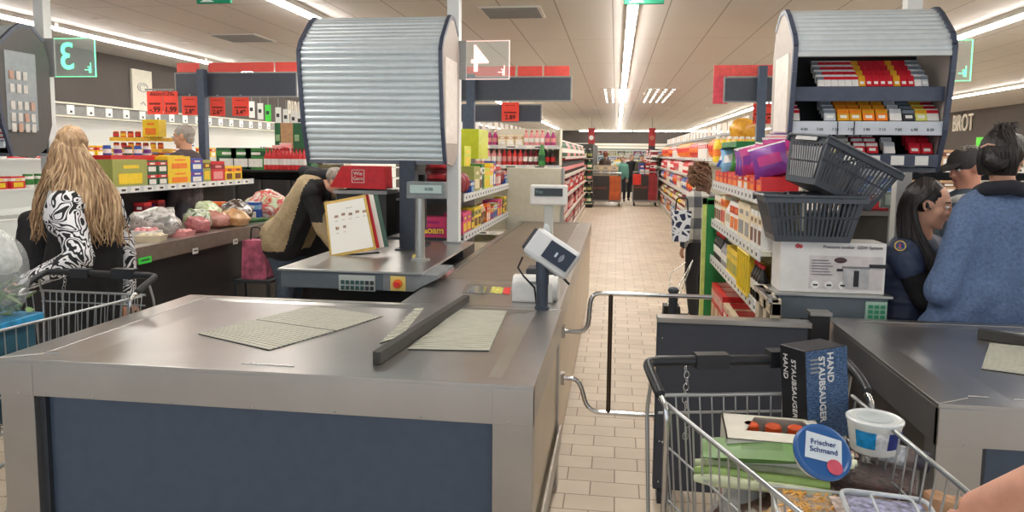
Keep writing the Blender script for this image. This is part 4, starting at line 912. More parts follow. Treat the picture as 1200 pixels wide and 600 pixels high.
build('card_front', MB().box(a.x+.1, a.x+.3, 10.915, 11.2, 0, a.z, KRAFT), t)
build('printed_mark', MB().box(a.x+.02, a.x+.08, 10.91, 10.92, a.z-.28, a.z-.18, M((150, 185, 140), .5)).box(a.x+.33, a.x+.4, 10.91, 10.92, a.z-.28, a.z-.18, M((150, 185, 140), .5)), t)
# shelf with mixed goods seen above the black unit (left of the crate tower)
t = unit('goods_rack', 'pale rack of mixed small goods behind the green crates', -5.6, -4.6, 12.0, 12.4, (1.5, 1.75, 2.0), '-y', 2.15, bodym=CREAM, step=.3)
for z, rr in ((1.5, [('carton', (.1, .1, .14), ('brown', 'black', 'white'), 5, 1), ('carton', (.12, .1, .12), ('olive', 'lime', 'white'), 4, 1)]), (1.75, [('bag', (.12, .08, .16), ('rose', 'brown', 'white'), 4, 1), ('bag', (.14, .08, .17), ('lime', 'olive', 'white'), 4, 1)]), (2.0, [('carton', (.12, .1, .12), ('grey', 'white', 'white'), 4, 1), ('carton', (.1, .1, .12), ('olive', 'green', 'white'), 4, 1)])):
    shelf_row((-5.55, 12.02), (-4.65, 12.02), z, 0, rr, '%s tier of the pale rack' % {1.5: 'lowest', 1.75: 'middle', 2.0: 'topmost'}[z])
# white price tags hanging in a row, one green
for k, (u, v_) in enumerate(((295, 126), (305, 128), (314, 130), (326, 133), (335, 135), (344, 137), (351, 139))):
    a = A(u, v_, 11.6); o = build('hanging_tag', MB().box(a.x-.05, a.x+.05, 11.6, 11.605, a.z-.17, a.z+.1, WHT if k != 2 else M((70, 215, 70), .5)).box(a.x-.03, a.x+.02, 11.595, 11.6, a.z-.06, a.z+.0, DK).box(a.x-.004, a.x+.004, 11.602, 11.606, a.z+.1, a.z+.25, GREY))
    tag(o, 'white price tag hanging in the row left of the shutters' if k != 2 else 'bright green tag hanging among the white price tags', 'price tag', 'white hanging tags' if k != 2 else None)

# ---- chilled cabinet along the left wall
LITW = M((240, 240, 232), .5, var=0, emit=.3, name='lit_liner')
t = thing('wall_chiller', 'long white lit chiller along the left wall', 'refrigerator', (-7.0, 8, 0))
build('back_liner', MB().box(-7.38, -7.34, 6.5, 24, .5, 2.12, LITW), t)
build('base', MB().box(-7.38, -6.3, 6.5, 24, 0, .5, WHT), t)
hd = build('header', MB().box(-7.38, -6.9, 6.5, 24, 2.08, 2.24, M((128, 128, 126), .5)), t)
build('header_edge', MB().box(-6.9, -6.88, 6.5, 24, 2.23, 2.25, CREAM).box(-6.9, -6.88, 6.5, 24, 2.065, 2.085, CREAM), hd)
y = 6.7
for k in range(34):
    build('price_label', MB().box(-6.9, -6.89, y, y+.13, 2.10, 2.22, WHT).box(-6.889, -6.888, y+.05, y+.09, 2.12, 2.15, DK), hd); y += .36
for z in (.85, 1.2, 1.55):
    s = build('chiller_shelf', MB().box(-7.34, -6.8, 6.5, 24, z-.02, z, WHT), t)
for z, cc in ((1.55, ('white', 'blue', 'light blue')), (1.55, ('yellow', 'orange', 'white'))):
    pass
shelf_row((-6.82, 7.0), (-6.82, 14), 1.55, PI/2, [('jar', (.1, .1, .13), ('white', 'blue', 'white'), 4, 1), ('carton', (.2, .2, .12), ('red', 'yellow', 'white'), 2, 1), ('bottle', (.08, .08, .2), ('white', 'light blue', 'blue'), 5, 1), ('carton', (.16, .2, .16), ('yellow', 'red', 'white'), 3, 1), ('jar', (.1, .1, .1), ('cream', 'olive', 'white'), 5, 1)], 'upper shelf of the wall chiller', gap=.03)
shelf_row((-6.82, 7.0), (-6.82, 12), 1.2, PI/2, [('carton', (.2, .2, .14), ('red', 'white', 'yellow'), 3, 1), ('jar', (.12, .12, .16), ('white', 'green', 'green'), 4, 1)], 'lower shelf of the wall chiller', gap=.05)
# wall picture and letters
a, b_ = atx(153, 80, -7.38), atx(178, 130, -7.38)
t = thing('wall_picture', 'white wall picture with a line drawing on the dark left wall', 'picture', (-7.38, (a.y+b_.y)/2, b_.z))
build('canvas', MB().box(-7.4, -7.36, a.y, b_.y, b_.z, a.z, CREAM), t, bevel=.004); cy, cz = (a.y+b_.y)/2, (a.z+b_.z)/2; R_y = (b_.y-a.y)*.25; g = MB()
for rr, k0, k1 in ((1, 0, 26), (.6, 3, 18)): g.tube([(-7.355, cy+R_y*rr*math.cos(k*.24), cz+.04+R_y*rr*.55*math.sin(k*.24)) for k in range(k0, k1)], .006, GREY, 5)
g.tube([(-7.355, cy-R_y*.5, cz-.22), (-7.355, cy, cz-.18), (-7.355, cy+R_y*.5, cz-.24)], .006, GREY, 5); build('drawing', g, t)
def wall_word(word, Xw, u0, v0, u1, v1, label, rz, face):
    a, b_ = atx(u0, v0, Xw), atx(u1, v1, Xw); n = len(word)
    t = thing('wall_lettering', label, 'lettering', (Xw, (a.y+b_.y)/2, min(a.z, b_.z)))
    H = abs(a.z-b_.z); L = abs(b_.y-a.y)
    o = text(word, H*1.35, M((232, 224, 210), .5, var=0), t, (Xw+face*.02, (a.y+b_.y)/2, (a.z+b_.z)/2), rot=(PI/2, 0, rz), name='letters', ext=.02)
    o.scale.x = L/max(.01, o.dimensions.x); return t
wall_word('PARADIES', -7.38, 336, 118, 362, 128+22, 'raised white letters on the dark left wall', PI/2, 1)
wall_word('BROT', 10.08, 1142, 133, 1117, 156, 'raised white letters on the dark right wall', -PI/2, -1)
# ------------------------------------------------------------------ shopping trolleys
WIRE = M((186, 190, 192), .28, .9, 0, name='zinc_wire'); HBLK = M((34, 36, 40), .4, var=.03, name='handle_plastic')
def trolley(label, loc, rz, y_front=-.86, wf=.40, wb=.58, zr=.945, zf=.945, zb=.48):
    t = thing('shopping_trolley', label, 'shopping trolley', loc, None, (0, 0, rz))
    def side(s, v_, z_):   # v_: 0 rear .. 1 front, z_: 0 bottom .. 1 rim
        w = wb+(wf-wb)*v_; zt = zr+(zf-zr)*v_; zz = zb+(.04*v_)
        return Vector((s*(w/2-(1-z_)*.035), -.06+(y_front+.06)*v_*(1-.06*(1-z_)), zz+(zt-zz)*z_))
    loc0 = t.location.copy(); X = Matrix.Identity(4)
    g = MB()
    g.tube([side(-1, 0, 1), side(-1, 1, 1), side(1, 1, 1), side(1, 0, 1)], .0065, WIRE, 8)
    for z_ in (0, .36, .72):
        g.tube([side(-1, 0, z_), side(-1, 1, z_), side(1, 1, z_), side(1, 0, z_)], .0032 if z_ else .005, WIRE, 6)
    for s in (-1, 1):
        for k in range(17): g.tube([side(s, (k+.5)/17, 0), side(s, (k+.5)/17, 1)], .0026, WIRE, 6)
    for k in range(9):
        a, b_ = side(-1, 1, 0).lerp(side(1, 1, 0), (k+.5)/9), side(-1, 1, 1).lerp(side(1, 1, 1), (k+.5)/9); g.tube([a, b_], .0026, WIRE, 6)
    for k in range(12):
        a = side(-1, 0, 0).lerp(side(1, 0, 0), (k+.5)/12); b_ = side(-1, 1, 0).lerp(side(1, 1, 0), (k+.5)/12); g.tube([a, b_], .0026, WIRE, 6)
    for k in range(6): g.tube([side(-1, k/6, 0), side(1, k/6, 0)], .003, WIRE, 6)
    build('wire_basket', g, t, local=True)
    g = MB(); a, b_, c, d = side(-1, 0, 1), side(1, 0, 1), side(1, 0, .05), side(-1, 0, .05); dy = Vector((0, .03, 0))
    g.tube([a+dy, b_+dy], .006, WIRE, 8).tube([d+dy, c+dy], .004, WIRE, 6).tube([a.lerp(d, .12)+dy, b_.lerp(c, .12)+dy], .004, WIRE, 6)
    for k in range(16): g.tube([a.lerp(b_, (k+.5)/16)+dy, d.lerp(c, (k+.5)/16)+dy+Vector((0, -.05, 0))], .0026, WIRE, 6)
    build('rear_flap', g, t, local=True)
    W = wb/2+.02; g = MB()
    g.tube([(-W+.03, .035, 1.03), (W-.03, .035, 1.03)], .0165, HBLK, 14).cbox((-W*.35, .035, 1.03), (.1, .042, .045), HBLK).cbox((W*.42, .04, 1.035), (.12, .05, .05), HBLK)
    for s in (-1, 1): g.tube(bend([(s*(W-.05), .035, 1.03), (s*W, .03, 1.028), (s*W, -.06, 1.0), (s*(W-.005), -.11, .975)], .03), .0155, HBLK, 12)
    build('handle', g, t, local=True)
    for s in (-1, 1):
        g = MB().tube(bend([(s*(W-.006), -.10, .975), (s*(W-.012), -.16, .95), (s*(W-.02), -.13, .62), (s*(W-.01), -.05, .3), (s*(W-.02), .0, .16)], .06), .009, CHROME, 8)
        g.tube(bend([(s*(W-.006), -.02, 1.0), (s*(W-.0), .01, .9), (s*(W-.01), -.02, .45)], .04), .006, WIRE, 8); build('upright', g, t, local=True)
    g = MB(); g.tube(bend([(-W+.02, .02, .17), (-wf/2-.01, y_front-.02, .17), (wf/2+.01, y_front-.02, .17), (W-.02, .02, .17)], .08), .011, WIRE, 8)
    g.tube([(-W+.03, -.1, .17), (W-.03, -.1, .17)], .008, WIRE, 6).tube([(-wf/2, y_front+.1, .17), (-wf/2, y_front+.16, zb+.03)], .008, WIRE, 6).tube([(wf/2, y_front+.1, .17), (wf/2, y_front+.16, zb+.03)], .008, WIRE, 6)
    build('chassis', g, t, local=True)
    for sx_, sy_ in ((-1, 0), (1, 0), (-1, 1), (1, 1)):
        x, y = (sx_*(W-.03), .0) if not sy_ else (sx_*wf/2, y_front+.02)
        c = build('caster', MB().prism([(y-.02, .16), (y+.03, .16), (y+.035, .07), (y+.01, .05)], 'x', x-.02, x-.014, WIRE).prism([(y-.02, .16), (y+.03, .16), (y+.035, .07), (y+.01, .05)], 'x', x+.014, x+.02, WIRE), t, local=True)
        build('wheel', MB().tube([(x-.012, y+.02, .058), (x+.012, y+.02, .058)], .058, M((60, 62, 66), .5), 20), c, local=True)
    g = MB(); x = -W*.62; z = 1.01; k = 0
    for k in range(12):
        c = Vector((x+.004*math.sin(k), .02-.005*k*.6, z-.018*k)); r = .008
        g.tube([c+((Vector((r*math.cos(q_*PI/4), 0, r*1.5*math.sin(q_*PI/4)))) if k % 2 else Vector((0, r*math.cos(q_*PI/4), r*1.5*math.sin(q_*PI/4)))) for q_ in range(8)], .0018, CHROME, 5, closed=True)
    build('coin_lock_chain', g, t, local=True)
    return t
c1 = trolley('loaded wire shopping trolley in the foreground beside the right counter', (.415, 2.24, 0), math.radians(12), wf=.36)
c2 = trolley('shopping trolley with black handle in front of the blonde customer', (-2.56, 3.3, 0), math.radians(-1), y_front=-.9)
# ---- goods in the foreground trolley
def P(px_, py_, z): return atz(px_, py_, z)
# carton with bottles lying inside
p = aty(912, 500, 1.98); ang = math.radians(-4)
t = thing('bottle_carton', 'white carton with a cut out showing orange capped bottles in the trolley', 'carton', (p.x, 2.04, .62), None, (0, 0, ang))
w, d, h = .262, .2, .245; t.location.z = .905-h; g = MB(); th = .004
LC = M((226, 222, 208), .55, var=.02, name='white_card')
g.box(-w/2, w/2, -d/2, -d/2+th, 0, h, LC).box(-w/2, w/2, d/2-th, d/2, 0, h, LC).box(-w/2, -w/2+th, -d/2, d/2, 0, h, LC).box(w/2-th, w/2, -d/2, d/2, 0, h, LC).box(-w/2, w/2, -d/2, d/2, 0, th, LC)
for q_ in ([(-w/2, -d/2), (w/2, -d/2), (w/2, -.03), (-w/2, -.03)], [(-w/2, .085), (w/2, .085), (w/2, d/2), (-w/2, d/2)], [(-w/2, -.03), (-.075, -.03), (-.04, .085), (-w/2, .085)], [(.09, .085), (.12, -.03), (w/2, -.03), (w/2, .085)]): g.prism(q_, 'z', h-th, h, LC)
build('carton_body', g, t, local=True)
for k in range(3):
    b2 = build('bottle', MB().tube([(-.055+k*.06, -.05, h-.045), (-.055+k*.06, .06, h-.045)], .026, M((40, 26, 26), .2), 12), t, local=True)
    build('cap', MB().lathe([(.022, -.05), (.022, .004), (.018, .008)], M((214, 84, 36), .4), (-.055+k*.06, .03, h-.008), n=14), b2, local=True)
build('carton_mark', MB().box(-w/2+.005, -w/2+.03, -d/2-.001, -d/2, h-.1, h-.05, M((120, 40, 40), .5, var=.5, scale=90)), t, local=True)
build('carton_mark', MB().box(w/2-.09, w/2-.05, -d/2-.001, -d/2, .1, .15, M((60, 90, 150), .5, var=.6, scale=90)), t, local=True)
# hand vacuum box
p = aty(960, 492, 2.17)
t = thing('vacuum_box', 'tall dark and blue box printed HAND STAUBSAUGER standing in the trolley', 'box', (p.x, 2.2, .84), None, (math.radians(-3), math.radians(-3), math.radians(26)))
w, d, h = .145, .11, .265
m, nt, b = new_mat('blue_hair_print'); v = tc(nt, (60, 60, 200)); n = node(nt, 'ShaderNodeTexNoise', Scale=1.5, Detail=6.0); nt.links.new(v, n.inputs['Vector'])
nt.links.new(ramp(nt, n.outputs[0], [(.3, (22, 38, 66)), (.55, (62, 96, 138)), (.8, (130, 165, 200))]), b.inputs['Base Color']); b.inputs['Roughness'].default_value = .35; BHP = m
g = MB().box(-w/2, w/2, -d/2, d/2, 0, h, M((26, 28, 34), .4)); build('box_body', g, t, local=True, bevel=.002)
build('printed_front', MB().box(-w/2+.001, w/2-.001, -d/2-.001, -d/2, .002, h-.002, BHP), t, local=True)
for s_, x, z, sz in (('HAND', .03, h-.055, .03), ('STAUBSAUGER', .0, h-.115, .0285)):
    o = text(s_, sz, WHT, t, (0, 0, 0), rot=(PI/2, PI/2, 0), name='box_writing', bold=.0004); o.location = (x-.02, -d/2-.002, z+.0)
o = text('HAND', .026, WHT, t, (0, 0, 0), name='box_writing'); o.rotation_euler = Matrix(((0, 0, -1), (0, -1, 0), (-1, 0, 0))).transposed().to_euler() if False else (PI/2, PI/2, -PI/2); o.location = (-w/2-.002, .03, h-.06)
o = text('STAUBSAUGER', .026, WHT, t, (0, 0, 0), name='box_writing'); o.rotation_euler = (PI/2, PI/2, -PI/2); o.location = (-w/2-.002, -.005, h-.12)
g = MB()
for k in range(4): g.box(-w/2+.015, -w/2+.05, -d/2-.002, -d/2-.001, h-.03-k*.012, h-.025-k*.012, GREY)
build('printed_figure', g, t, local=True)
# bag of leeks
def slab_bag(name, quad_c, size, cols, label, cat, rz, tilt=(0, 0), seed=1, amp=.05):
    o = lump(name, (0, 0, 0), (size[0]/2, size[1]/2, size[2]/2), cols, label, cat, seed, amp); o.location = quad_c; o.rotation_euler = (tilt[0], tilt[1], rz); return o
p = P(893, 530, .87)
PAL['leaf'] = (84, 124, 58); PAL['pale leaf'] = (172, 188, 128); PAL['film green'] = (110, 150, 84)
SO = good('bag', (.15, .05, .31), ('film green', 'leaf', 'pale leaf'), (0, 0, 0), 0, 'printed green bag of spring onions on top of the left trolley goods', name='spring_onion_bag')
SO.location = (p.x-.155, p.y+.02, .865); SO.rotation_euler = (math.radians(86), math.radians(2), math.radians(82))
g = MB()
for k in range(9): g.tube([(-.05+.012*k, -.012+.004*(k % 3), .28), (-.045+.011*k, -.02+.003*(k % 2), .36+.008*(k % 4))], [.005, .009], M((222, 226, 200), .5), 7)
build('onion_bulbs', g, SO, local=True)
p = P(893, 550, .84)
t = thing('leek_bundle', 'bundle of pale green leeks under the spring onion bag', 'bundle', (p.x, p.y, .815), None, (0, 0, -.12))
for k in range(5):
    y = -.05+.024*k; z = .012*(k % 2)
    build('leek', MB().tube([(.16, y, z), (.06, y, z+.002), (-.04, y+.004, z), (-.12, y-.004, z+.004), (-.17, y+.006, z)], [.012, .014, .014, .017, .009], [M((206, 214, 176), .45), M((150, 178, 104), .45), M((186, 200, 150), .45)][k % 3], 10), t, local=True)
AP = M((176, 36, 40), .3, var=.2, scale=12, name='apple_skin')
k = 0
for px_, py_, z in ((862, 572, .73), (884, 580, .73), (860, 592, .68), (880, 600, .68), (898, 594, .71), (870, 606, .64)):
    p = P(px_, py_, z); t = thing('apple', 'red apple in the clear bag at the left trolley side, %s' % ('topmost left', 'topmost right', 'second row left', 'second row right', 'beside the pasta tray', 'lowest in view')[k], 'apple', p)
    build('flesh', MB().lathe([(.004, .006), (.02, 0), (.036, .015), (.041, .04), (.034, .064), (.018, .072), (.004, .064)], AP, n=16), t, local=True); build('stem', MB().tube([(0, 0, .062), (.003, 0, .08)], .0018, M((70, 50, 30), .6), 5), t, local=True); k += 1
o = lump('clear_bag', (0, 0, 0), (.085, .12, .14), [(235, 240, 240)], 'clear plastic bag around the red apples', 'bag', 33, .05); o.location = (P(874, 585, .72).x, P(874, 585, .72).y, .70); o.data.materials[0] = FILM
build('bag_label', MB().box(.01, .045, .026, .031, .08, .12, M((226, 120, 60), .4)), SO, local=True)
# round light blue lid leaning towards the camera
def tub(name, label, loc, r0, r1, h, rot, lidcol, body=(228, 228, 222), printed=True):
    t = thing(name, label, 'tub', loc, None, rot)
    build('tub_body', MB().lathe([(r0, 0), (r0+.002, .004), (r1, h)], M(body, .35), n=32), t, local=True)
    if printed:
        g = MB(); n = 14
        for i in range(n):
            a0, a1 = -2.6+i*2.2/n, -2.6+(i+1)*2.2/n; zz0, zz1 = h*.25, h*.8
            def pp(a_, z): 
                r = r0+.002+(r1-r0)*z/h+.0012; return (r*math.cos(a_), r*math.sin(a_), z)
            g.add([pp(a0, zz0), pp(a1, zz0), pp(a1, zz1), pp(a0, zz1)], [(0, 1, 2, 3)], M(((20, 140, 200) if i < 5 else (225, 228, 230) if i < 8 else (20, 50, 130)), .4, var=.15, scale=60))
        build('printed_band', g, t, local=True)
    l = build('lid', MB().lathe([(r1*.985, h-.002), (r1+.003, h-.002), (r1+.003, h+.004), (r1-.003, h+.007), (r1-.008, h+.004), (.001, h+.004)], lidcol, n=32), t, local=True)
    return t, l
p = aty(1024, 508, 2.03)
t, l = tub('yogurt_tub', 'large white tub with blue print and clear lid at the right trolley side', (p.x, p.y, p.z-.045), .055, .069, .085, (0, 0, 0), M((222, 228, 228), .2, var=.02))
build('lid_sheen', MB().lathe([(.03, .0895), (.045, .09), (.045, .091)], M((205, 215, 216), .15), n=24), l, local=True)
p = aty(961, 540, 1.72)
t, l = tub('cream_cheese_tub', 'round tub with blue and white lid tilted towards the camera in the trolley', (p.x, p.y+.04, p.z-.01), .05, .064, .04, (math.radians(48), math.radians(4), .15), M((40, 96, 160), .35, var=.02), printed=False)
g = MB().prism([(-.045, -.015), (.038, -.03), (.05, .028), (-.03, .048)], 'z', .0445, .0455, M((222, 232, 238), .4, var=.02)); build('lid_print', g, l, local=True)
build('lid_print', MB().lathe([(.001, .046), (.018, .046), (.018, .047)], M((214, 90, 110), .4), (.02, -.036, 0), n=20), l, local=True)
o = text('Frischer\nSchmand', .018, M((24, 60, 130), .4, var=0), l, (0, 0, 0), rot=(0, 0, -.12), name='lid_writing'); o.location = (.003, .01, .0462)
o = tub('second_tub', 'x', (0, 0, 0), .045, .055, .05, (0, 0, 0), M((200, 160, 140), .4))[0]
p = P(985, 522, .83); o.location = (p.x, p.y+.03, .74); o['label'] = 'brown lidded tub between the blue lid and the large white tub'; o.name = 'pudding_tub'
# roll package
p = P(1045, 533, .86)
t = thing('biscuit_roll', 'transparent roll of dark bars with a blue and white paper band', 'food pack', (p.x, p.y, .865), None, (0, math.radians(8), math.radians(-16)))
build('contents', MB().tube([(-.085, 0, 0), (.085, 0, 0)], .026, M((96, 72, 60), .3, var=.4, scale=80), 20), t, local=True)
build('paper_band', MB().tube([(-.03, 0, 0), (.03, 0, 0)], .0268, M((196, 208, 220), .4, var=.3, scale=90), 20), t, local=True)
build('foil_end', MB().tube([(-.095, 0, 0), (-.085, 0, 0), (.085, 0, 0), (.092, 0, 0)], [.012, .0272, .0272, .012], M((240, 240, 240), .1, var=0, alpha=.12), 20).tube([(.05, 0, 0), (.088, 0, 0)], .0272, M((36, 36, 60), .3), 20), t, local=True)
# chocolate cake
p = P(1026, 556, .82)
t = thing('wrapped_cake', 'dark chocolate cake slice loaf in clear wrap in the trolley', 'cake', (p.x, p.y, .77), None, (math.radians(10), 0, math.radians(-20)))
CK = M((74, 42, 34), .6, var=.35, bump=.8, scale=60, name='chocolate_crumb')
build('cake', MB().box(-.095, .095, -.055, .055, 0, .055, CK), t, local=True, bevel=.008)
build('cream_layer', MB().box(-.097, .097, -.057, .057, .018, .026, M((214, 196, 170), .6, var=.15, scale=80)), t, local=True)
g = MB()
for k in range(60): g.cbox((RND.uniform(-.09, .09), RND.uniform(-.05, .05), .062), (.012, .005, .004), CK, (RND.uniform(-.4, .4), 0, RND.uniform(0, 3)))
sh_ = build('chocolate_shavings', g, t, local=True); sh_['kind'] = 'stuff'
build('clear_wrap', MB().box(-.102, .102, -.062, .062, -.002, .07, M((240, 240, 240), .1, var=0, alpha=.1)), t, local=True, bevel=.012)
# brown paper bag
p = P(1088, 578, .80); g = MB(); q = random.Random(5)
for a, b_ in ((0, 1),):
    pts = []; rings = 7; n = 14
    for i in range(rings):
        z = i/(rings-1); w_ = .085*(1-.45*z); d_ = .055*(1-.75*z)
        for j in range(n):
            th_ = 2*PI*j/n; f = 1+q.uniform(-.1, .1); pts.append((w_*f*math.copysign(abs(math.cos(th_))**.7, math.cos(th_)), d_*f*math.copysign(abs(math.sin(th_))**.7, math.sin(th_)), z*.2+q.uniform(-.006, .006)))
    g.add(pts, [(i*n+j, i*n+(j+1) % n, (i+1)*n+(j+1) % n, (i+1)*n+j) for i in range(rings-1) for j in range(n)]+[tuple(range(n))[::-1], tuple(range((rings-1)*n, rings*n))], M((178, 138, 104), .7, var=.08, bump=.3, scale=30))
o = build('paper_bag', g, None, local=True); o.location = (p.x+.02, p.y-.03, .76); o.rotation_euler = (math.radians(70), math.radians(20), math.radians(40)); tag(o, 'crumpled brown paper bag in the right corner of the trolley', 'bag')
# pasta salad tray and clear tray
p = P(962, 588, .82)
t = thing('pasta_tray', 'clear tray of yellow pasta at the front of the trolley', 'food tray', (p.x, p.y-.03, .77), None, (0, 0, math.radians(-4)))
g = MB().prism([(-.1, 0), (.1, 0), (.115, .05), (-.115, .05)], 'y', -.08, .08, FILM); build('tray_body', g, t, local=True, bevel=.006)
g = MB()
for k in range(120):
    x, y = RND.uniform(-.09, .03), RND.uniform(-.065, .065); a_ = RND.uniform(0, 3); g.tube([(x, y, RND.uniform(.04, .052)), (x+.014*math.cos(a_), y+.014*math.sin(a_), RND.uniform(.04, .055)), (x+.026*math.cos(a_+.5), y+.026*math.sin(a_+.5), .046)], .0035, M((226, 170, 84), .5, var=.15), 5)
g.box(-.095, .095, -.07, .07, .004, .04, M((214, 170, 100), .6, var=.2, scale=60)); s_ = build('pasta', g, t, local=True); s_['kind'] = 'stuff'
build('label_sticker', MB().box(.02, .1, -.06, .05, .056, .058, M((214, 190, 180), .5, var=.25, scale=50)), t, local=True)
build('lid', MB().tube(bend([(-.115, -.08, .055), (.115, -.08, .055), (.115, .08, .055), (-.115, .08, .055), (-.115, -.08, .055)], .02), .004, M((225, 232, 236), .15, alpha=.7), 6), t, local=True)
p = P(1036, 592, .83)
t = thing('clear_lidded_tray', 'clear lidded tray with raised rim at the lower right of the trolley', 'food tray', (p.x, p.y-.03, .79), None, (0, 0, math.radians(-8)))
build('tray_body', MB().box(-.09, .09, -.07, .07, 0, .04, M((150, 150, 175), .4, var=.4, scale=50)), t, local=True, bevel=.01); WR_ = M((230, 236, 240), .15, alpha=.75)
build('lid', MB().tube(bend([(-.095, -.075, .046), (.095, -.075, .046), (.095, .075, .046), (-.095, .075, .046), (-.095, -.075, .046)], .03), .006, WR_, 8).tube(bend([(-.03, -.06, .052), (.06, -.06, .052), (.06, .06, .052), (-.03, .06, .052), (-.03, -.06, .052)], .02), .004, WR_, 8), t, local=True)
for px_, py_, r, cols, lab, sd in ((1010, 590, (.08, .07, .05), [(190, 180, 170), (130, 110, 100)], 'brown filmed pack between the pasta tray and the cake', 41), (1075, 605, (.09, .08, .06), [(210, 190, 170), (160, 150, 150)], 'pale filmed pack under the paper bag', 42), (930, 610, (.1, .08, .06), [(205, 195, 185), (226, 170, 84)], 'pale filmed pack under the pasta tray', 43)):
    p = P(px_, py_, .76); lump('filmed_pack', (p.x, p.y, .69), r, cols, lab, 'food pack', sd)
lump('grocery_bag', (.5, 1.95, .50), (.24, .2, .17), [(120, 96, 84), (90, 70, 64), (190, 180, 170)], 'brownish filled bag at the bottom of the foreground trolley', 'bag', 50)
lump('grocery_bag', (.66, 1.72, .50), (.18, .2, .15), [(190, 180, 165), (120, 100, 90)], 'pale filled bag at the bottom right of the foreground trolley', 'bag', 51)
# ---- goods in the left trolley
p = aty(8, 415, 2.72)
t = thing('vegetable_bag', 'clear bag of green leaves at the left edge in the far trolley', 'bag', (-2.63, 2.72, .93))
g = MB()
LF = [M(c_, .5, var=.15, scale=30) for c_ in ((70, 110, 50), (110, 145, 80), (140, 165, 110))]
for k in range(90):
    c_ = Vector((RND.uniform(-.13, .15), RND.uniform(-.13, .1), RND.uniform(.02, .17))); a_, e_ = RND.uniform(0, 6), RND.uniform(-.7, .7); Q_ = Euler((e_, RND.uniform(-.7, .7), a_)).to_matrix()
    pts = [c_+Q_ @ Vector(v_) for v_ in ((0, -.03, 0), (.018, -.008, .006), (.014, .016, .004), (0, .032, 0), (-.014, .016, .004), (-.018, -.008, .006), (0, 0, -.004))]
    g.add(pts, [(6, 0, 1), (6, 1, 2), (6, 2, 3), (6, 3, 4), (6, 4, 5), (6, 5, 0)], LF[k % 3], True)
s_ = build('leaves', g, t, local=True); s_['kind'] = 'stuff'
g = MB().ell((0, .02, .27), (.13, .11, .1), M((214, 218, 214), .35, var=.12, bump=1, scale=30), n=18, k=12)
for i, v_ in enumerate(g.v): v_.x *= 1+.12*math.sin(30*v_.z+9*v_.y); v_.z += .02*math.sin(40*v_.x)
build('crumpled_top', g, t, local=True)
g = MB(); g.ell((0, 0, .19), (.18, .16, .2), M((222, 228, 228), .2, alpha=.3, bump=.6, scale=14), n=20, k=14)
for i, v_ in enumerate(g.v): v_.x *= 1+.08*math.sin(20*v_.z+9*v_.y); v_.y *= 1+.08*math.sin(24*v_.x)
build('clear_film', g, t, local=True)
for k in range(1): build('blue_bottom', MB().box(-.17, .17, -.16, .12, -.02, .015, M((50, 150, 200), .35, var=.15)), t, local=True, bevel=.006)

g = MB().box(-2.8, -2.52, 2.58, 2.86, .5, .905, M((52, 100, 120), .4)); o = build('storage_box', g, bevel=.01); tag(o, 'blue crate in the far left trolley under the leaves', 'box')

# ------------------------------------------------------------------ pressure cooker carton
t = thing('cooker_carton', 'white printed pressure cooker carton under the stacked baskets', 'carton', (1.07, 3.86, .98), None, (0, 0, 0))
a, b_ = aty(913, 333, 3.78), aty(1040, 275, 3.78)
PB = M((225, 222, 218), .45, var=.02)
w0, w1, zt = a.x, b_.x, 1.232
build('carton_body', MB().box(w0, w1, 3.78, 4.08 if False else 3.97, .981, zt, PB), t, bevel=.002)
PG = M((120, 115, 118), .5, var=.1); PL = M((196, 190, 192), .4, var=.1)
def face(x0, x1, z0, z1, m, y=3.779): return MB().box(w0+x0, w0+x1, y-.001, y, .981+z0, .981+z1, m)
H = zt-.981
g = face(.14, w1-w0-.012, .02, .185, M((205, 198, 196), .45, var=.05)); build('printed_panel', g, t)
g = MB()
cx_ = w0+.36; cz_ = .981+.08
g.box(cx_-.06, cx_+.06, 3.775, 3.778, cz_-.055, cz_+.045, M((176, 174, 172), .3, .3, .1)).box(cx_-.065, cx_+.065, 3.774, 3.778, cz_+.045, cz_+.055, M((120, 118, 118), .4)).box(cx_-.01, cx_+.014, 3.773, 3.776, cz_-.045, cz_+.035, BLK)
g.box(cx_-.09, cx_-.062, 3.774, 3.778, cz_+.03, cz_+.042, BLK).box(cx_+.06, cx_+.14, 3.774, 3.778, cz_+.05, cz_+.068, BLK)
build('pot_picture', g, t)
g = MB().ell((cx_-.075, 3.776, cz_+.085), (.03, .003, .014), M((70, 40, 46), .4), n=12, k=8); build('lid_picture', g, t)
for k in range(3): build('icon', MB().tube([(w0+.17+k*.065, 3.778, 1.02), (w0+.17+k*.065, 3.776, 1.02)], .02, M((232, 230, 226), .5), 16), t); build('icon_print', MB().box(w0+.16+k*.065, w0+.182+k*.065, 3.774, 3.776, 1.016, 1.024, BLK), t)
g = MB()
for k in range(6): g.box(w0+.15, w0+.25-.01*(k % 3), 3.776, 3.778, 1.07+k*.014, 1.075+k*.014, PG)
build('small_print', g, t)
text('Pressure cooker  GSW System', .022, M((110, 100, 105), .5, var=0), t, (w0+.34, 3.777, .981+H-.022), name='carton_writing', bold=.0003)
build('brand_mark', MB().tube([(w0+.08, 3.778, .981+H-.02), (w0+.08, 3.776, .981+H-.02)], .012, M((205, 70, 80), .4), 12).tube([(w0+.095, 3.778, .981+H-.022), (w0+.095, 3.776, .981+H-.022)], .01, M((205, 70, 80), .4), 12), t)
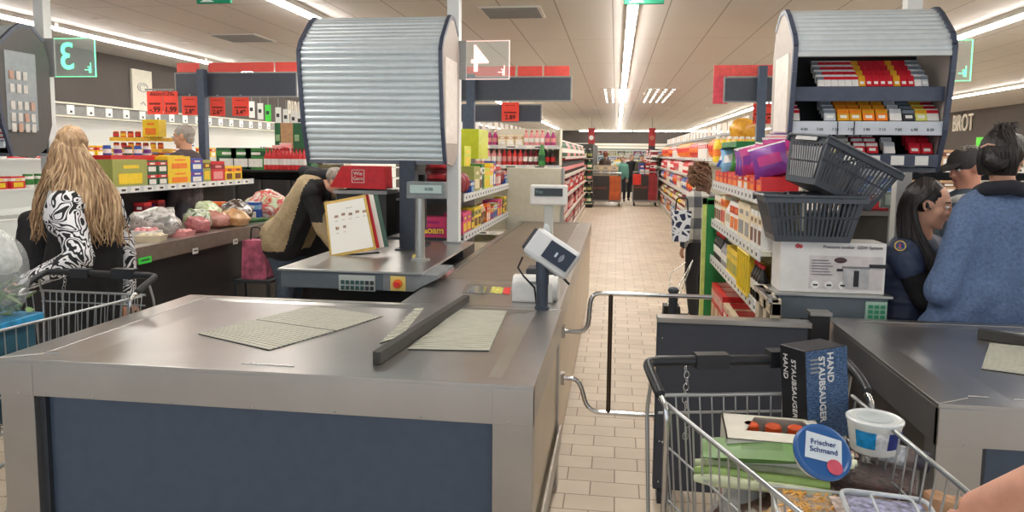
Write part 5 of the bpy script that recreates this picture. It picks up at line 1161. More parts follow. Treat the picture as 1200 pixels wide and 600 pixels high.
# ------------------------------------------------------------------ shopping baskets
BK = M((66, 72, 80), .42, var=.03, name='basket_plastic'); BKG = M((176, 176, 176), .5)
def basket(label, loc, rot, end_grey=False):
    t = thing('shopping_basket', label, 'shopping basket', loc, None, rot)
    W, D, H_ = .46, .30, .225; tw, td = .055, .035
    def q(u, v_, z): # u,v in -1..1 on the wall outline
        f = z/H_; return Vector((u*(W/2-tw*(1-f)), v_*(D/2-td*(1-f)), z))
    g = MB()
    def bar(a, b_, w=.008, th=.004):
        g.tube([a, b_], w/2, BK, 4, smooth=False)
    g.prism([tuple(q(*c, 0)[:2]) for c in ((-1, -1), (1, -1), (1, 1), (-1, 1))], 'z', 0, .004, BK)
    for (u0, v0, u1, v1, n, longs) in ((-1, -1, 1, -1, 17, 1), (-1, 1, 1, 1, 17, 1), (-1, -1, -1, 1, 11, 0), (1, -1, 1, 1, 11, 0)):
        def at(s_, z): return q(u0+(u1-u0)*s_, v0+(v1-v0)*s_, z)
        nn = (at(1, 0)-at(0, 0)).cross(Vector((0, 0, 1))).normalized()*.0022
        def panel(s0, s1, z0, z1):
            pts = [at(s0, z0), at(s1, z0), at(s1, z1), at(s0, z1)]; g.add([p_-nn for p_ in pts]+[p_+nn for p_ in pts], [(0, 1, 2, 3), (7, 6, 5, 4), (0, 4, 5, 1), (1, 5, 6, 2), (2, 6, 7, 3), (3, 7, 4, 0)], BK)
        panel(0, 1, 0, .03); panel(0, 1, H_*.86, H_); panel(0, 1, H_*.52, H_*.56); panel(0, .06, .03, H_*.86); panel(.94, 1, .03, H_*.86)
        for k in range(n): 
            c = .06+.88*(k+.5)/n; w_ = .88/n*.24; panel(c-w_, c+w_, .03, H_*.86)
        if longs: panel(.3, .7, .03, H_*.3) if False else None
    build('lattice_walls', g, t, local=True)
    g = MB(); z = H_; o_ = [q(-1.04, -1.05, z), q(1.04, -1.05, z), q(1.04, 1.05, z), q(-1.04, 1.05, z)]
    g.tube(bend(o_+[o_[0]], .03), .009, BK, 8).prism([(-W/2-.012, -D/2-.012), (W/2+.012, -D/2-.012), (W/2+.012, -D/2+.004), (-W/2-.012, -D/2+.004)], 'z', H_-.03, H_, BK).prism([(-W/2-.012, D/2-.004), (W/2+.012, D/2-.004), (W/2+.012, D/2+.012), (-W/2-.012, D/2+.012)], 'z', H_-.03, H_, BK)
    build('rim', g, t, local=True)
    for s in (-1, 1):
        g = MB().tube(bend([(-W*.25, s*(D/2+.012), H_-.012), (-W*.23, s*.02, H_+.012), (W*.23, s*.02, H_+.012), (W*.25, s*(D/2+.012), H_-.012)], .03), .007, HBLK, 8)
        build('carry_handle', g, t, local=True)
    if end_grey:
        g = MB()
        for z0, z1 in ((.03, .1), (.11, .175)):
            a, b_ = q(-1, -.8, z0), q(-1, .8, z0); c, d = q(-1, .8, z1), q(-1, -.8, z1); dx = Vector((-.005, 0, 0))
            g.add([a+dx, b_+dx, c+dx, d+dx], [(0, 1, 2, 3), (3, 2, 1, 0)], BKG)
            for k in range(12):
                s0 = k/12; g.add([a.lerp(b_, s0)+dx*1.6, a.lerp(b_, s0+.045)+dx*1.6, d.lerp(c, min(1, s0+.1))+dx*1.6, d.lerp(c, min(1, s0+.055))+dx*1.6], [(0, 1, 2, 3), (3, 2, 1, 0)], BK)
        build('end_lattice', g, t, local=True)
        g = MB().cbox((-W/2-.012, 0, H_-.012), (.006, .16, .026), BKG); build('name_plate', g, t, local=True)
    return t
a, b_ = aty(897, 215, 3.75), aty(1015, 215, 3.75)
basket('upright dark grey shopping basket standing on the pressure cooker carton', ((a.x+b_.x)/2+.0, 3.87, 1.234), (0, 0, 0))
basket('tilted dark grey shopping basket stacked on the upright one', (1.05, 3.86, 1.46), (math.radians(4), math.radians(22), math.radians(24)), True)
# things behind the baskets on the right till
t = thing('small_display', 'small grey till display beside the cashier hair', 'display', (1.42, 5.35, 0)); a = aty(1046, 235, 5.2)
build('housing', MB().box(a.x-.08, a.x+.07, 5.18, 5.22, a.z-.05, a.z+.06, M((120, 132, 130), .4)), t, bevel=.006); build('screen', MB().box(a.x-.055, a.x+.045, 5.175, 5.181, a.z-.03, a.z+.04, M((160, 175, 170), .3)), t); build('stand', MB().tube([(a.x, 5.2, .0), (a.x, 5.2, a.z-.04)], .02, GREY, 10), t)
t = thing('till_back_unit', 'dark back unit of the right till under the coloured goods', 'counter', (1.5, 5.6, 0)); build('body', MB().box(1.2, 2.3, 5.4, 5.9, 0, 1.25, M((70, 66, 62), .5)), t); build('top_board', MB().box(1.18, 2.32, 5.38, 5.92, 1.25, 1.28, STEELD), t)
for px_, py_, c_, w_, lab in ((1028, 213, ('blue', 'blue', 'light blue'), .22, 'blue plastic carton behind the baskets at the right till'), (1022, 232, ('dark red', 'white', 'red'), .24, 'dark red and white carton behind the baskets'), (1052, 207, ('white', 'cream', 'white'), .12, 'white carton beside the column behind the baskets')):
    a = aty(px_, py_, 5.5); good('carton', (w_, .12, .12), c_, (a.x, 5.5 if 'blue' not in c_ else 5.6, 1.281 if 'red' in c_[2] else 1.402 if 'blue' in c_ else 1.281), 0, lab)
for px_, lab in ((1025, 'red tray of goods lying beside the cooker carton'),):
    a = aty(px_, 265, 4.4); good('tray', (.12, .2, .08), ('red', 'dark red', 'red'), (1.075, 4.5, .98), 0, lab)
# ------------------------------------------------------------------ people
from mathutils import noise as NZ
def remesh(name, mb, mat, parent, voxel=.01, smooth=3, fold=0, foldscale=9, region=None, decim=0):
    off = origin(parent)
    me = mb.mesh(name, off); o = bpy.data.objects.new(name, me); C.objects.link(o)
    md = o.modifiers.new('r', 'REMESH'); md.mode = 'VOXEL'; md.voxel_size = voxel
    if smooth: s = o.modifiers.new('s', 'SMOOTH'); s.iterations = smooth; s.factor = .5
    dg = bpy.context.evaluated_depsgraph_get(); dg.update(); m2 = bpy.data.meshes.new_from_object(o.evaluated_get(dg)); m2.name = name
    o.modifiers.clear(); o.data = m2; bpy.data.meshes.remove(me)
    if fold:
        ns = [v_.normal.copy() for v_ in m2.vertices]
        for v_, n_ in zip(m2.vertices, ns):
            p = v_.co+off; f = NZ.noise(Vector((p.x*foldscale, p.y*foldscale, p.z*foldscale*.8)))+.5*NZ.noise(p*foldscale*2.3)
            v_.co += n_*f*fold
    m2.materials.clear(); mats = mat if isinstance(mat, (list, tuple)) else [mat]
    for m_ in mats: m2.materials.append(m_)
    m2.polygons.foreach_set('use_smooth', [True]*len(m2.polygons))
    if region:
        for p in m2.polygons: p.material_index = region(p.center+off)
    m2.update(); o.parent = parent; return o
def frame(f, up=(0, 0, 1)):
    f = Vector(f).normalized(); r = f.cross(Vector(up)).normalized(); u = r.cross(f).normalized()
    return f, r, u, Matrix((r, f, u)).transposed()      # columns: right, forward, up
_dm = M((200, 150, 120))
def head(mb, c, f, s=1.0, m=_dm, neck=None, female=False):
    c = Vector(c); f, r, u, Q = frame(f)
    def e(F_, R2, U2, rr): mb.ell(c+(f*F_+r*R2+u*U2)*s, (rr[0]*s, rr[1]*s, rr[2]*s), m, Q, 16, 12)
    e(-.012, 0, .028, (.074, .095, .088)); e(.03, 0, -.03, (.058, .058, .078)); e(.058, 0, -.078, (.03, .03, .03)); e(.074, 0, -.095, (.018, .017, .016))
    e(.068, 0, .034, (.05, .022, .016)); e(.045, .034, -.02, (.03, .036, .034)); e(.045, -.034, -.02, (.03, .036, .034))
    mb.cap(c+(f*.088+u*.018)*s, c+(f*.108-u*.016)*s, .008*s, .012*s, m, 10); e(.094, .011, -.021, (.009, .01, .008)); e(.094, -.011, -.021, (.009, .01, .008))
    e(.085, 0, -.045, (.022, .012, .007)); e(.083, 0, -.056, (.019, .012, .008))
    for s_ in (-1, 1): e(-.004, s_*.076, -.002, (.01, .021, .032)); e(-.01, s_*.082, .004, (.006, .02, .026))
    if neck is not None: mb.cap(c+(-f*.02-u*.06)*s, neck, .054*s*(.85 if female else 1), .06*s, m, 14)
    return f, r, u, Q
def face_parts(t, c, f, s=1.0, lips=(176, 96, 90), brow=(60, 44, 36)):
    c = Vector(c); f, r, u, Q = frame(f)
    for s_ in (-1, 1):
        g = MB().ell(c+(f*.078+r*.031*s_+u*.012)*s, (.013*s, .011*s, .008*s), M((236, 232, 226), .25, var=0), Q, 12, 8); e = build('eye', g, t)
        build('iris', MB().ell(c+(f*.086+r*.032*s_+u*.012)*s, (.0055*s, .004*s, .0055*s), M((52, 38, 30), .2, var=0), Q, 10, 8), e)
        build('eyebrow', MB().tube([c+(f*.083+r*.014*s_+u*.033)*s, c+(f*.083+r*.032*s_+u*.039)*s, c+(f*.066+r*.052*s_+u*.034)*s], .0035*s, M(brow, .7), 6), t)
    build('lips', MB().ell(c+(f*.092-u*.047)*s, (.02*s, .006*s, .0045*s), M(lips, .4), Q, 12, 8).ell(c+(f*.09-u*.056)*s, (.017*s, .006*s, .005*s), M(lips, .4), Q, 12, 8), t)
def hand(mb, w, d, nrm, m=_dm, s=1.0, curl=.6, thumb=1):
    """w wrist point, d direction of the fingers, nrm back of the hand"""
    w = Vector(w); d = Vector(d).normalized(); n_ = Vector(nrm).normalized(); a = d.cross(n_).normalized()
    Q = Matrix((a, d, n_)).transposed(); mb.ell(w+d*.05*s, (.04*s, .055*s, .017*s), m, Q, 14, 10)
    for k, L in enumerate((.072, .082, .077, .06)):
        b0 = w+(d*.09+a*(k-1.5)*.0205)*s; ang = curl; p = b0; dd = d.copy(); rad = .0095 if k < 3 else .0082
        for q_, seg in enumerate((.45, .32, .25)):
            dd = (dd*math.cos(ang*(.5+.5*q_))-n_*math.sin(ang*(.5+.5*q_))).normalized(); p2 = p+dd*L*seg*s; mb.cap(p, p2, rad*s*(1-.08*q_), rad*s*(.93-.08*q_), m, 10); p = p2
    b0 = w+(d*.025+a*thumb*-.028)*s; b1 = b0+(d*.035-a*thumb*.028-n_*.012)*s; b2 = b1+(d*.03-a*thumb*.004-n_*.018*curl)*s
    mb.cap(b0, b1, .014*s, .011*s, m, 10); mb.cap(b1, b2, .011*s, .0085*s, m, 10)
def hair_mat(c, c2, name, sc=(60, 60, 5)):
    m, nt, b = new_mat(name); v = tc(nt, sc); n = node(nt, 'ShaderNodeTexNoise', Scale=1.4, Detail=5.0); nt.links.new(v, n.inputs['Vector'])
    nt.links.new(ramp(nt, n.outputs[0], [(.32, c), (.68, c2)]), b.inputs['Base Color']); b.inputs['Roughness'].default_value = .45
    bp = node(nt, 'ShaderNodeBump', Strength=.5, Distance=.004); nt.links.new(n.outputs[0], bp.inputs['Height']); nt.links.new(bp.outputs[0], b.inputs['Normal']); return m
def cloth(c, var=.07, scale=60, bump=.25, rough=.85): return M(c, rough, var=var, bump=bump, scale=scale, name='cloth')
def lock(mb, pts, r0, r1, m, wave=0, ph=0, n=6, seg=14):
    P_ = [Vector(p) for p in pts]; out = []; k = len(P_)-1
    for i in range(seg+1):
        t_ = i/seg*k; j = min(int(t_), k-1); q_ = t_-j; a, b_ = P_[j], P_[j+1]; a0 = P_[max(j-1, 0)]; b1 = P_[min(j+2, k)]
        p = .5*((2*a)+(b_-a0)*q_+(2*a0-5*a+4*b_-b1)*q_*q_+(3*a-a0-3*b_+b1)*q_**3)
        s_ = i/seg; w_ = wave*s_**.7; out.append(p+Vector((math.sin(ph+s_*13)*w_, math.cos(ph*1.3+s_*11)*w_*.6, 0)))
    mb.tube(out, [max(.0012, (r0+(r1-r0)*(i/seg))*(1 if i < seg else .3)*(.55+.45*min(1, i/3))) for i in range(seg+1)], m, n)
def standing(label, x, y, h, yaw, skin, top, bottom, hair, hairlong=False, voxel=.014, shoe=(40, 38, 38), arms='down', headf=None, build_=1.0, group=None, face=False, z0=0, topm=None):
    t = thing('person', label, 'person', (x, y, z0), group); k = h/1.72; cy, sy = math.cos(yaw), math.sin(yaw)
    def L(a, b_, c): a *= k; b_ *= k; return Vector((x+a*cy-b_*sy, y+a*sy+b_*cy, z0+c*k))      # local facing is -y
    F = Vector((sy, -cy, 0)) if headf is None else Vector(headf)
    sk = M(skin, .5, var=.05, scale=12); mb = MB(); c = L(0, -.01, 1.6)
    head(mb, c, F, k, sk, neck=L(0, .01, 1.42))
    J = dict(sL=L(.175, 0, 1.38), sR=L(-.175, 0, 1.38), eL=L(.22, .02, 1.1), eR=L(-.22, .02, 1.1), wL=L(.21, -.06, .86), wR=L(-.21, -.06, .86))
    if arms == 'front': J.update(eL=L(.22, -.02, 1.12), eR=L(-.22, -.02, 1.12), wL=L(.14, -.26, 1.05), wR=L(-.14, -.26, 1.05))
    if arms == 'mouth': J.update(eL=L(.22, -.06, 1.12), wL=L(.05, -.2, 1.42))
    for a in 'LR':
        mb.cap(J['s'+a], J['e'+a], .05*k, .04*k, sk); mb.cap(J['e'+a], J['w'+a], .038*k, .027*k, sk); hand(mb, J['w'+a], (J['w'+a]-J['e'+a]), F if arms == 'down' else Vector((0, 0, 1)), sk, k, thumb=1 if a == 'L' else -1)
    mb.cap(L(0, .01, 1.33), L(0, .01, 1.0), .12*k, .12*k, sk)
    for s_ in (-1, 1): mb.cap(L(.09*s_, 0, .93), L(.1*s_, -.02, .5), .085*k, .055*k, sk); mb.cap(L(.1*s_, -.02, .5), L(.1*s_, .02, .09), .052*k, .036*k, sk); mb.cap(L(.1*s_, .02, .05), L(.11*s_, -.13, .035), .038*k, .03*k, sk)
    remesh('body', mb, sk, t, voxel)
    B = build_; g = MB(); cm = _dm
    for s_ in (-1, 1): g.cap(L(.1*s_, .01, 1.34), L(.09*s_*B, .01, .98), .105*k*B, .11*k*B, cm)
    g.cap(L(0, .01, 1.34), L(0, .01, .96), .15*k, .15*k, cm); g.cap(L(-.15, .01, 1.385), L(.15, .01, 1.385), .07*k, .07*k, cm); g.cap(L(0, .015, 1.44), L(0, .01, 1.35), .065*k, .1*k, cm)
    for a in 'LR': g.cap(J['s'+a], J['e'+a], .068*k, .056*k, cm); g.cap(J['e'+a], J['w'+a], .055*k, .042*k, cm)
    remesh('jacket', g, topm or cloth(top), t, voxel, fold=.006)
    g = MB()
    for s_ in (-1, 1): g.cap(L(.085*s_, .01, .95), L(.1*s_, -.015, .5), .105*k, .075*k, cm); g.cap(L(.1*s_, -.015, .5), L(.1*s_, .02, .11), .074*k, .056*k, cm)
    remesh('trousers', g, cloth(bottom), t, voxel, fold=.005)
    for s_ in (-1, 1): remesh('shoe', MB().cap(L(.1*s_, .03, .045), L(.11*s_, -.13, .035), .045*k, .038*k, cm), M(shoe, .5), t, voxel)
    hm = hair_mat([q_*.75 for q_ in hair], hair, 'hair'); fN, rN, uN, Q = frame(F); g = MB()
    g.ell(c+(-fN*.022+uN*.045)*k, (.084*k, .098*k, .088*k), hm, Q, 16, 12)
    if hairlong:
        g.cap(c+(-fN*.06)*k, c+(-fN*.08-uN*.22)*k, .07*k, .06*k, hm)
        for s_ in (-1, 1): g.cap(c+(rN*.06*s_-fN*.02+uN*.02)*k, c+(rN*.075*s_-fN*.03-uN*.16)*k, .03*k, .03*k, hm)
    else: g.ell(c+(-fN*.06-uN*.02)*k, (.068*k, .045*k, .06*k), hm, Q, 14, 10)
    remesh('hair', g, hm, t, min(voxel, .01), 2, fold=.012*k, foldscale=28)
    if face: face_parts(t, c, F, k)
    return t, c, k, F, L

# --- blonde customer at the left
m, nt, b = new_mat('black_white_swirl_print'); v = tc(nt, (1, 1, 1)); n1 = node(nt, 'ShaderNodeTexNoise', Scale=7.0, Detail=1.5, Distortion=1.2); nt.links.new(v, n1.inputs['Vector'])
mu = node(nt, 'ShaderNodeMath', operation='MULTIPLY'); mu.inputs[1].default_value = 62; nt.links.new(n1.outputs[0], mu.inputs[0])
si = node(nt, 'ShaderNodeMath', operation='SINE'); nt.links.new(mu.outputs[0], si.inputs[0])
nt.links.new(ramp(nt, si.outputs[0], [(0, (228, 228, 230)), (.12, (26, 26, 30))], 'CONSTANT'), b.inputs['Base Color']); b.inputs['Roughness'].default_value = .8; SWIRL = m
c = aty(84, 174, 3.92); F = Vector((-.72, .62, -.3))
t = thing('person', 'woman with long wavy blonde hair, black vest and black and white patterned sleeves', 'person', (c.x, c.y, 0))
sL, sR = aty(75, 240, 3.78), aty(128, 240, 4.1); eL, wL = aty(94, 303, 3.66), aty(30, 330, 3.5); eR, wR = aty(148, 300, 4.12), aty(150, 352, 4.08)
hip = aty(96, 395, 4.0); chest = aty(96, 262, 3.95); belly = aty(92, 330, 3.93); g = MB()
head(g, c, F, 1.0, SKIN, neck=aty(94, 224, 3.97), female=True)
for a_, b_, d in ((sL, eL, wL), (sR, eR, wR)): g.cap(a_, b_, .055, .045, SKIN); g.cap(b_, d, .042, .03, SKIN)
hand(g, wL, wL-eL, (0, 0, 1), SKIN, 1, .9, -1); hand(g, wR, wR-eR, (.6, -.6, 0), SKIN, 1, .5)
g.cap(chest, belly, .13, .14, SKIN); g.cap(belly, hip, .14, .15, SKIN)
for s_ in (-1, 1):
    h0 = hip+Vector((.07*s_, .06*s_, -.05)); g.cap(h0, Vector((h0.x+.02*s_, h0.y, .48)), .09, .06, SKIN); g.cap(Vector((h0.x+.02*s_, h0.y, .48)), Vector((h0.x+.02*s_, h0.y, .09)), .056, .04, SKIN); g.cap(Vector((h0.x+.02*s_, h0.y, .045)), Vector((h0.x-.1, h0.y+.1, .035)), .04, .03, SKIN)
remesh('body', g, SKIN, t, .009)
g = MB()
g.cap(sL, eL, .088, .072, _dm); g.cap(eL, wL, .07, .045, _dm); g.cap(sR, eR, .08, .062, _dm); g.cap(eR, wR, .06, .046, _dm); g.cap(sL+Vector((.02, .03, .0)), sR, .085, .085, _dm); g.ell(sL+Vector((-.01, .0, -.06)), (.11, .09, .13), _dm)
remesh('patterned_sleeves', g, SWIRL, t, .009, fold=.008)
g = MB(); VB = cloth((30, 30, 32), .1); g.cap(chest+Vector((-.02, -.0, .02)), belly+Vector((-.04, 0, 0)), .15, .165, _dm); g.cap(belly+Vector((-.04, 0, 0)), hip, .17, .18, _dm)
g.cap(chest+Vector((.03, .05, 0)), belly+Vector((.03, .03, 0)), .165, .2, _dm); g.cap(belly+Vector((.03, .03, 0)), hip+Vector((.03, .02, 0)), .2, .21, _dm); g.cap(aty(40, 262, 4.05), aty(42, 318, 4.05), .09, .12, _dm); g.cap(aty(120, 300, 4.05), aty(118, 380, 4.05), .13, .14, _dm)
remesh('black_vest', g, VB, t, .012, fold=.01)
g = MB()
for s_ in (-1, 1):
    h0 = hip+Vector((.07*s_, .06*s_, -.02)); g.cap(h0, Vector((h0.x+.02*s_, h0.y, .48)), .13, .085, _dm); g.cap(Vector((h0.x+.02*s_, h0.y, .48)), Vector((h0.x+.02*s_, h0.y, .1)), .085, .06, _dm)
remesh('trousers', g, cloth((40, 40, 46)), t, .014, fold=.006)
for s_ in (-1, 1):
    h0 = hip+Vector((.07*s_, .06*s_, 0)); remesh('shoe', MB().cap(Vector((h0.x+.02*s_, h0.y, .05)), Vector((h0.x-.1, h0.y+.1, .04)), .048, .038, _dm), BLK, t, .012)
HB = [hair_mat((150, 116, 84), (206, 172, 132), 'blonde_hair'), hair_mat((176, 142, 102), (226, 198, 160), 'blonde_hair_light'), hair_mat((128, 98, 72), (186, 150, 112), 'blonde_hair_dark')]
f_, r_, u_, Q = frame(F); g = MB(); g.ell(c+(-f_*.018+u_*.035), (.085, .105, .095), HB[0], Q, 20, 14); remesh('hair_cap', g, HB[0], t, .008, 2, fold=.006, foldscale=40)
g = MB(); q = random.Random(3); px1 = .00453
for i in range(420):
    u = q.uniform(-1, 1); depth = q.random()
    if u < -.68: ye = q.uniform(262, 300)
    elif u < .0: ye = q.uniform(205, 232)-14*abs(u+.34)
    elif u < .35: ye = 225+(u/.35)*60+q.uniform(-12, 10)
    else: ye = q.uniform(268, 302)
    a_ = PI/2+u*1.45     # around the back of the head as seen by the camera
    root = c+Vector((u*.045+q.uniform(-.01, .01), -.03+.05*q.random(), .118-.03*abs(u)))
    m1 = c+Vector((.098*u, -.105*math.cos(u*1.1)+.02, .03-.02*abs(u)))
    m2 = c+Vector((.155*u+.012, -.125+.10*abs(u)+.02*depth, -.10))
    m3 = c+Vector(((.225 if u > 0 else .26)*u+.02, -.19+.2*abs(u)+(0 if u > -.2 else -.0)+.03*depth, -.24))
    m4 = c+Vector(((.26 if u > 0 else .31)*u+.03, -.215+.21*abs(u)+.03*depth, -.39)); m5 = c+Vector(((.285 if u > 0 else .33)*u+.035, -.2+.2*abs(u)+.03*depth, -.58))
    ze = (174-ye)*px1; path = [root, m1, m2, m3, m4, m5]; keep = [p for p in path if (p-c).z > ze+.04]
    nx = [p for p in path if (p-c).z <= ze+.04]; last = keep[-1]; tgt = (nx[0] if nx else m5); f = ((ze)-(last-c).z)/min(-.001, ((tgt-c).z-(last-c).z)); keep.append(last.lerp(tgt, max(.15, min(1.25, f))))
    lock(g, keep, .0105, .003, HB[i % 3], .02, q.uniform(0, 6), 6, 16)
build('long_hair', g, t)

# --- man bending in a beige and black jacket
Y = 6.35; hp = aty(334, 290, Y+.1); sh = aty(368, 222, Y); hd = aty(394, 214, Y-.05); g = MB()
t = thing('person', 'man bending forward in a beige and black jacket and jeans', 'person', (hp.x, Y+.1, 0)); head(g, hd, (.8, -.1, -.6), .98, SKIN, neck=aty(380, 216, Y))
s1, s2 = sh+Vector((.03, -.17, -.02)), sh+Vector((.03, .17, -.0)); e1, w1 = aty(378, 268, Y-.2), aty(398, 296, Y-.22); e2, w2 = aty(392, 262, Y+.15), aty(410, 290, Y+.1)
for a_, b_, d in ((s1, e1, w1), (s2, e2, w2)): g.cap(a_, b_, .055, .042, SKIN); g.cap(b_, d, .04, .03, SKIN); hand(g, d, d-b_, (.3, -.2, .9), SKIN, 1, .5)
g.cap(sh, hp, .13, .14, SKIN)
for s_ in (-1, 1):
    h0 = hp+Vector((.0, .09*s_, -.03)); kn = Vector((h0.x+.06, h0.y, .46)); an = Vector((h0.x+.02, h0.y, .09)); g.cap(h0, kn, .085, .055, SKIN); g.cap(kn, an, .054, .038, SKIN); g.cap(an-Vector((0, 0, .04)), an+Vector((.15, 0, -.055)), .038, .03, SKIN)
remesh('body', g, SKIN, t, .012)
BE = cloth((178, 158, 124), .06); JB = cloth((40, 40, 42), .1)
g = MB(); lo = hp+Vector((.0, 0, .03))
for dy in (-.1, .1): g.cap(sh+Vector((0, dy, .0)), lo+Vector((.02, dy*1.1, .02)), .145, .185, _dm)
g.ell(lo+Vector((.02, 0, .1)), (.24, .25, .18), _dm); g.cap(s1, s2, .1, .1, _dm); g.cap(sh, aty(384, 222, Y), .13, .09, _dm)
remesh('jacket', g, [BE, JB], t, .012, fold=.012, foldscale=7, region=lambda p: 1 if (p.z < lo.z-.035) or (p.x > sh.x+.0+(p.z-sh.z)*.4 and p.y < Y-.0 and p.z < sh.z+.1 and p.x < sh.x+.2+(p.z-sh.z)*.3) else 0)
g = MB(); g.cap(s1, e1, .085, .068, _dm); g.cap(e1, w1, .066, .05, _dm); g.cap(s2, e2, .085, .068, _dm); g.cap(e2, w2, .066, .05, _dm)
remesh('jacket_sleeves', g, [BE, JB], t, .012, fold=.008, region=lambda p: 1 if p.z > e1.z+.06 and p.x < e1.x+.02 else 0)
g = MB(); g.cap(sh+Vector((-.0, -.08, .13)), sh+Vector((.12, .08, .11)), .06, .07, _dm); g.cap(aty(356, 200, Y), aty(386, 206, Y), .05, .06, _dm); remesh('hood', g, JB, t, .012, fold=.008)
g = MB()
for s_ in (-1, 1):
    h0 = hp+Vector((.0, .09*s_, 0)); kn = Vector((h0.x+.05, h0.y, .46)); an = Vector((h0.x+.02, h0.y, .1)); g.cap(h0, kn, .14, .09, _dm); g.cap(kn, an, .088, .065, _dm)
remesh('jeans', g, cloth((74, 88, 104), .12), t, .014, fold=.01)
for s_ in (-1, 1): remesh('shoe', MB().cap(Vector((hp.x+.02, hp.y+.09*s_, .05)), Vector((hp.x+.18, hp.y+.09*s_, .04)), .048, .038, _dm), BLK, t, .014)
g = MB(); f_, r_, u_, Q = frame((.8, -.1, -.6)); g.ell(hd+(-f_*.025+u_*.04), (.083, .1, .088), _dm, Q, 16, 12); remesh('hair', g, hair_mat((120, 110, 100), (170, 160, 150), 'grey_hair'), t, .01, 2, fold=.008, foldscale=30)
# pink bag behind his legs
p = aty(314, 345, 6.9); g = MB().prism([(p.x-.12, .42), (p.x+.14, .42), (p.x+.12, .80), (p.x-.1, .80)], 'y', 6.6, 6.75, M((176, 92, 116), .6, var=.25, scale=14)); t = thing('fabric_bag', 'pink patterned bag on a dark stool behind the bending man legs', 'bag', (p.x, 6.65, .42)); build('bag_body', g, t, bevel=.02)
build('bag_handle', MB().tube(bend([(p.x-.05, 6.67, .78), (p.x-.04, 6.67, .92), (p.x+.05, 6.67, .92), (p.x+.06, 6.67, .78)], .03), .008, BLK, 8), t)
t = thing('low_stool', 'dark low stool carrying the pink patterned bag', 'stool', (p.x, 6.65, 0)); build('seat', MB().box(p.x-.18, p.x+.2, 6.55, 6.8, .39, .42, DK), t, bevel=.005)
for a_, b_ in ((-.16, 6.57), (.17, 6.57), (-.16, 6.77), (.17, 6.77)): build('leg', MB().box(p.x+a_-.012, p.x+a_+.012, b_-.012, b_+.012, 0, .39, DK), t)

# --- grey haired man with glasses
hc = aty(216, 161, 7.95); k_ = hc.z/1.6; t, c, k, F, L = standing('grey haired man with glasses facing left behind the sweets cartons', hc.x, 7.95, 1.72*k_, -PI/2, (216, 164, 136), (84, 74, 76), (60, 60, 66), (186, 180, 172), headf=(-.95, -.25, -.12), voxel=.011, face=True)
f_, r_, u_, Q = frame(F); g = MB()
for s_ in (-1, 1): g.tube([c+(f_*.1+r_*(.032*s_+.02*math.cos(a_))+u_*(.01+.017*math.sin(a_)))*k for a_ in [x*PI/6 for x in range(12)]], .0018, BLK, 6, closed=True); g.tube([c+(f_*.095+r_*.052*s_+u_*.014)*k, c+(-f_*.005+r_*.082*s_+u_*.014)*k], .0018, BLK, 6)
g.tube([c+(f_*.104-r_*.012+u_*.014)*k, c+(f_*.104+r_*.012+u_*.014)*k], .0018, BLK, 6); build('glasses', g, t)
# --- cap man
hc = aty(1134, 197, 4.7); k_ = hc.z/1.6; t, c, k, F, L = standing('man in a dark cap facing left with a hand at his mouth', hc.x, 4.7, 1.72*k_, -PI/2, (206, 146, 122), (80, 96, 110), (50, 52, 60), (150, 140, 130), headf=(-.9, -.3, -.3), voxel=.008, arms='mouth', face=True)
f_, r_, u_, Q = frame(F); g = MB(); CP = cloth((66, 64, 66), .08)
g.ell(c+(-f_*.012+u_*.05)*k, (.09*k, .108*k, .078*k), _dm, Q, 20, 12); g.ell(c+(f_*.115+u_*.042)*k, (.07*k, .07*k, .009*k), _dm, Q @ Euler((-.18, 0, 0)).to_matrix(), 18, 8)
remesh('cap', g, CP, t, .006, 2); build('collar', MB().tube([L(-.1, .05, 1.44), L(-.09, -.08, 1.42), L(.0, -.12, 1.38), L(.09, -.08, 1.42), L(.1, .05, 1.44)], .026, M((214, 218, 210), .8, var=.2, scale=30), 10), t)
# --- shopper in plaid
m, nt, b = new_mat('plaid_cloth'); v = tc(nt, (1, 1, 1)); sp = node(nt, 'ShaderNodeSeparateXYZ'); nt.links.new(v, sp.inputs[0]); outs = []
for ax, sc_ in ((2, 30), (0, 42)):
    mu = node(nt, 'ShaderNodeMath', operation='MULTIPLY'); mu.inputs[1].default_value = sc_; nt.links.new(sp.outputs[ax], mu.inputs[0]); si = node(nt, 'ShaderNodeMath', operation='SINE'); nt.links.new(mu.outputs[0], si.inputs[0])
    gt = node(nt, 'ShaderNodeMath', operation='GREATER_THAN'); gt.inputs[1].default_value = 0; nt.links.new(si.outputs[0], gt.inputs[0]); outs.append(gt)
ad = node(nt, 'ShaderNodeMath', operation='ADD'); nt.links.new(outs[0].outputs[0], ad.inputs[0]); nt.links.new(outs[1].outputs[0], ad.inputs[1]); dv = node(nt, 'ShaderNodeMath', operation='MULTIPLY'); dv.inputs[1].default_value = .5; nt.links.new(ad.outputs[0], dv.inputs[0])
nt.links.new(ramp(nt, dv.outputs[0], [(0, (78, 80, 86)), (.4, (140, 140, 138)), (.8, (205, 202, 194))], 'CONSTANT'), b.inputs['Base Color']); b.inputs['Roughness'].default_value = .9
hc = aty(821, 208, 7.5); k_ = hc.z/1.6; t, c, k, F, L = standing('shopper with curly brown hair in a plaid shirt by the green frame', hc.x, 7.5, 1.72*k_, -PI*.7, (214, 164, 138), (150, 150, 150), (34, 34, 38), (112, 76, 54), hairlong=True, voxel=.012, topm=m, build_=1.15)
g = MB(); q = random.Random(9)
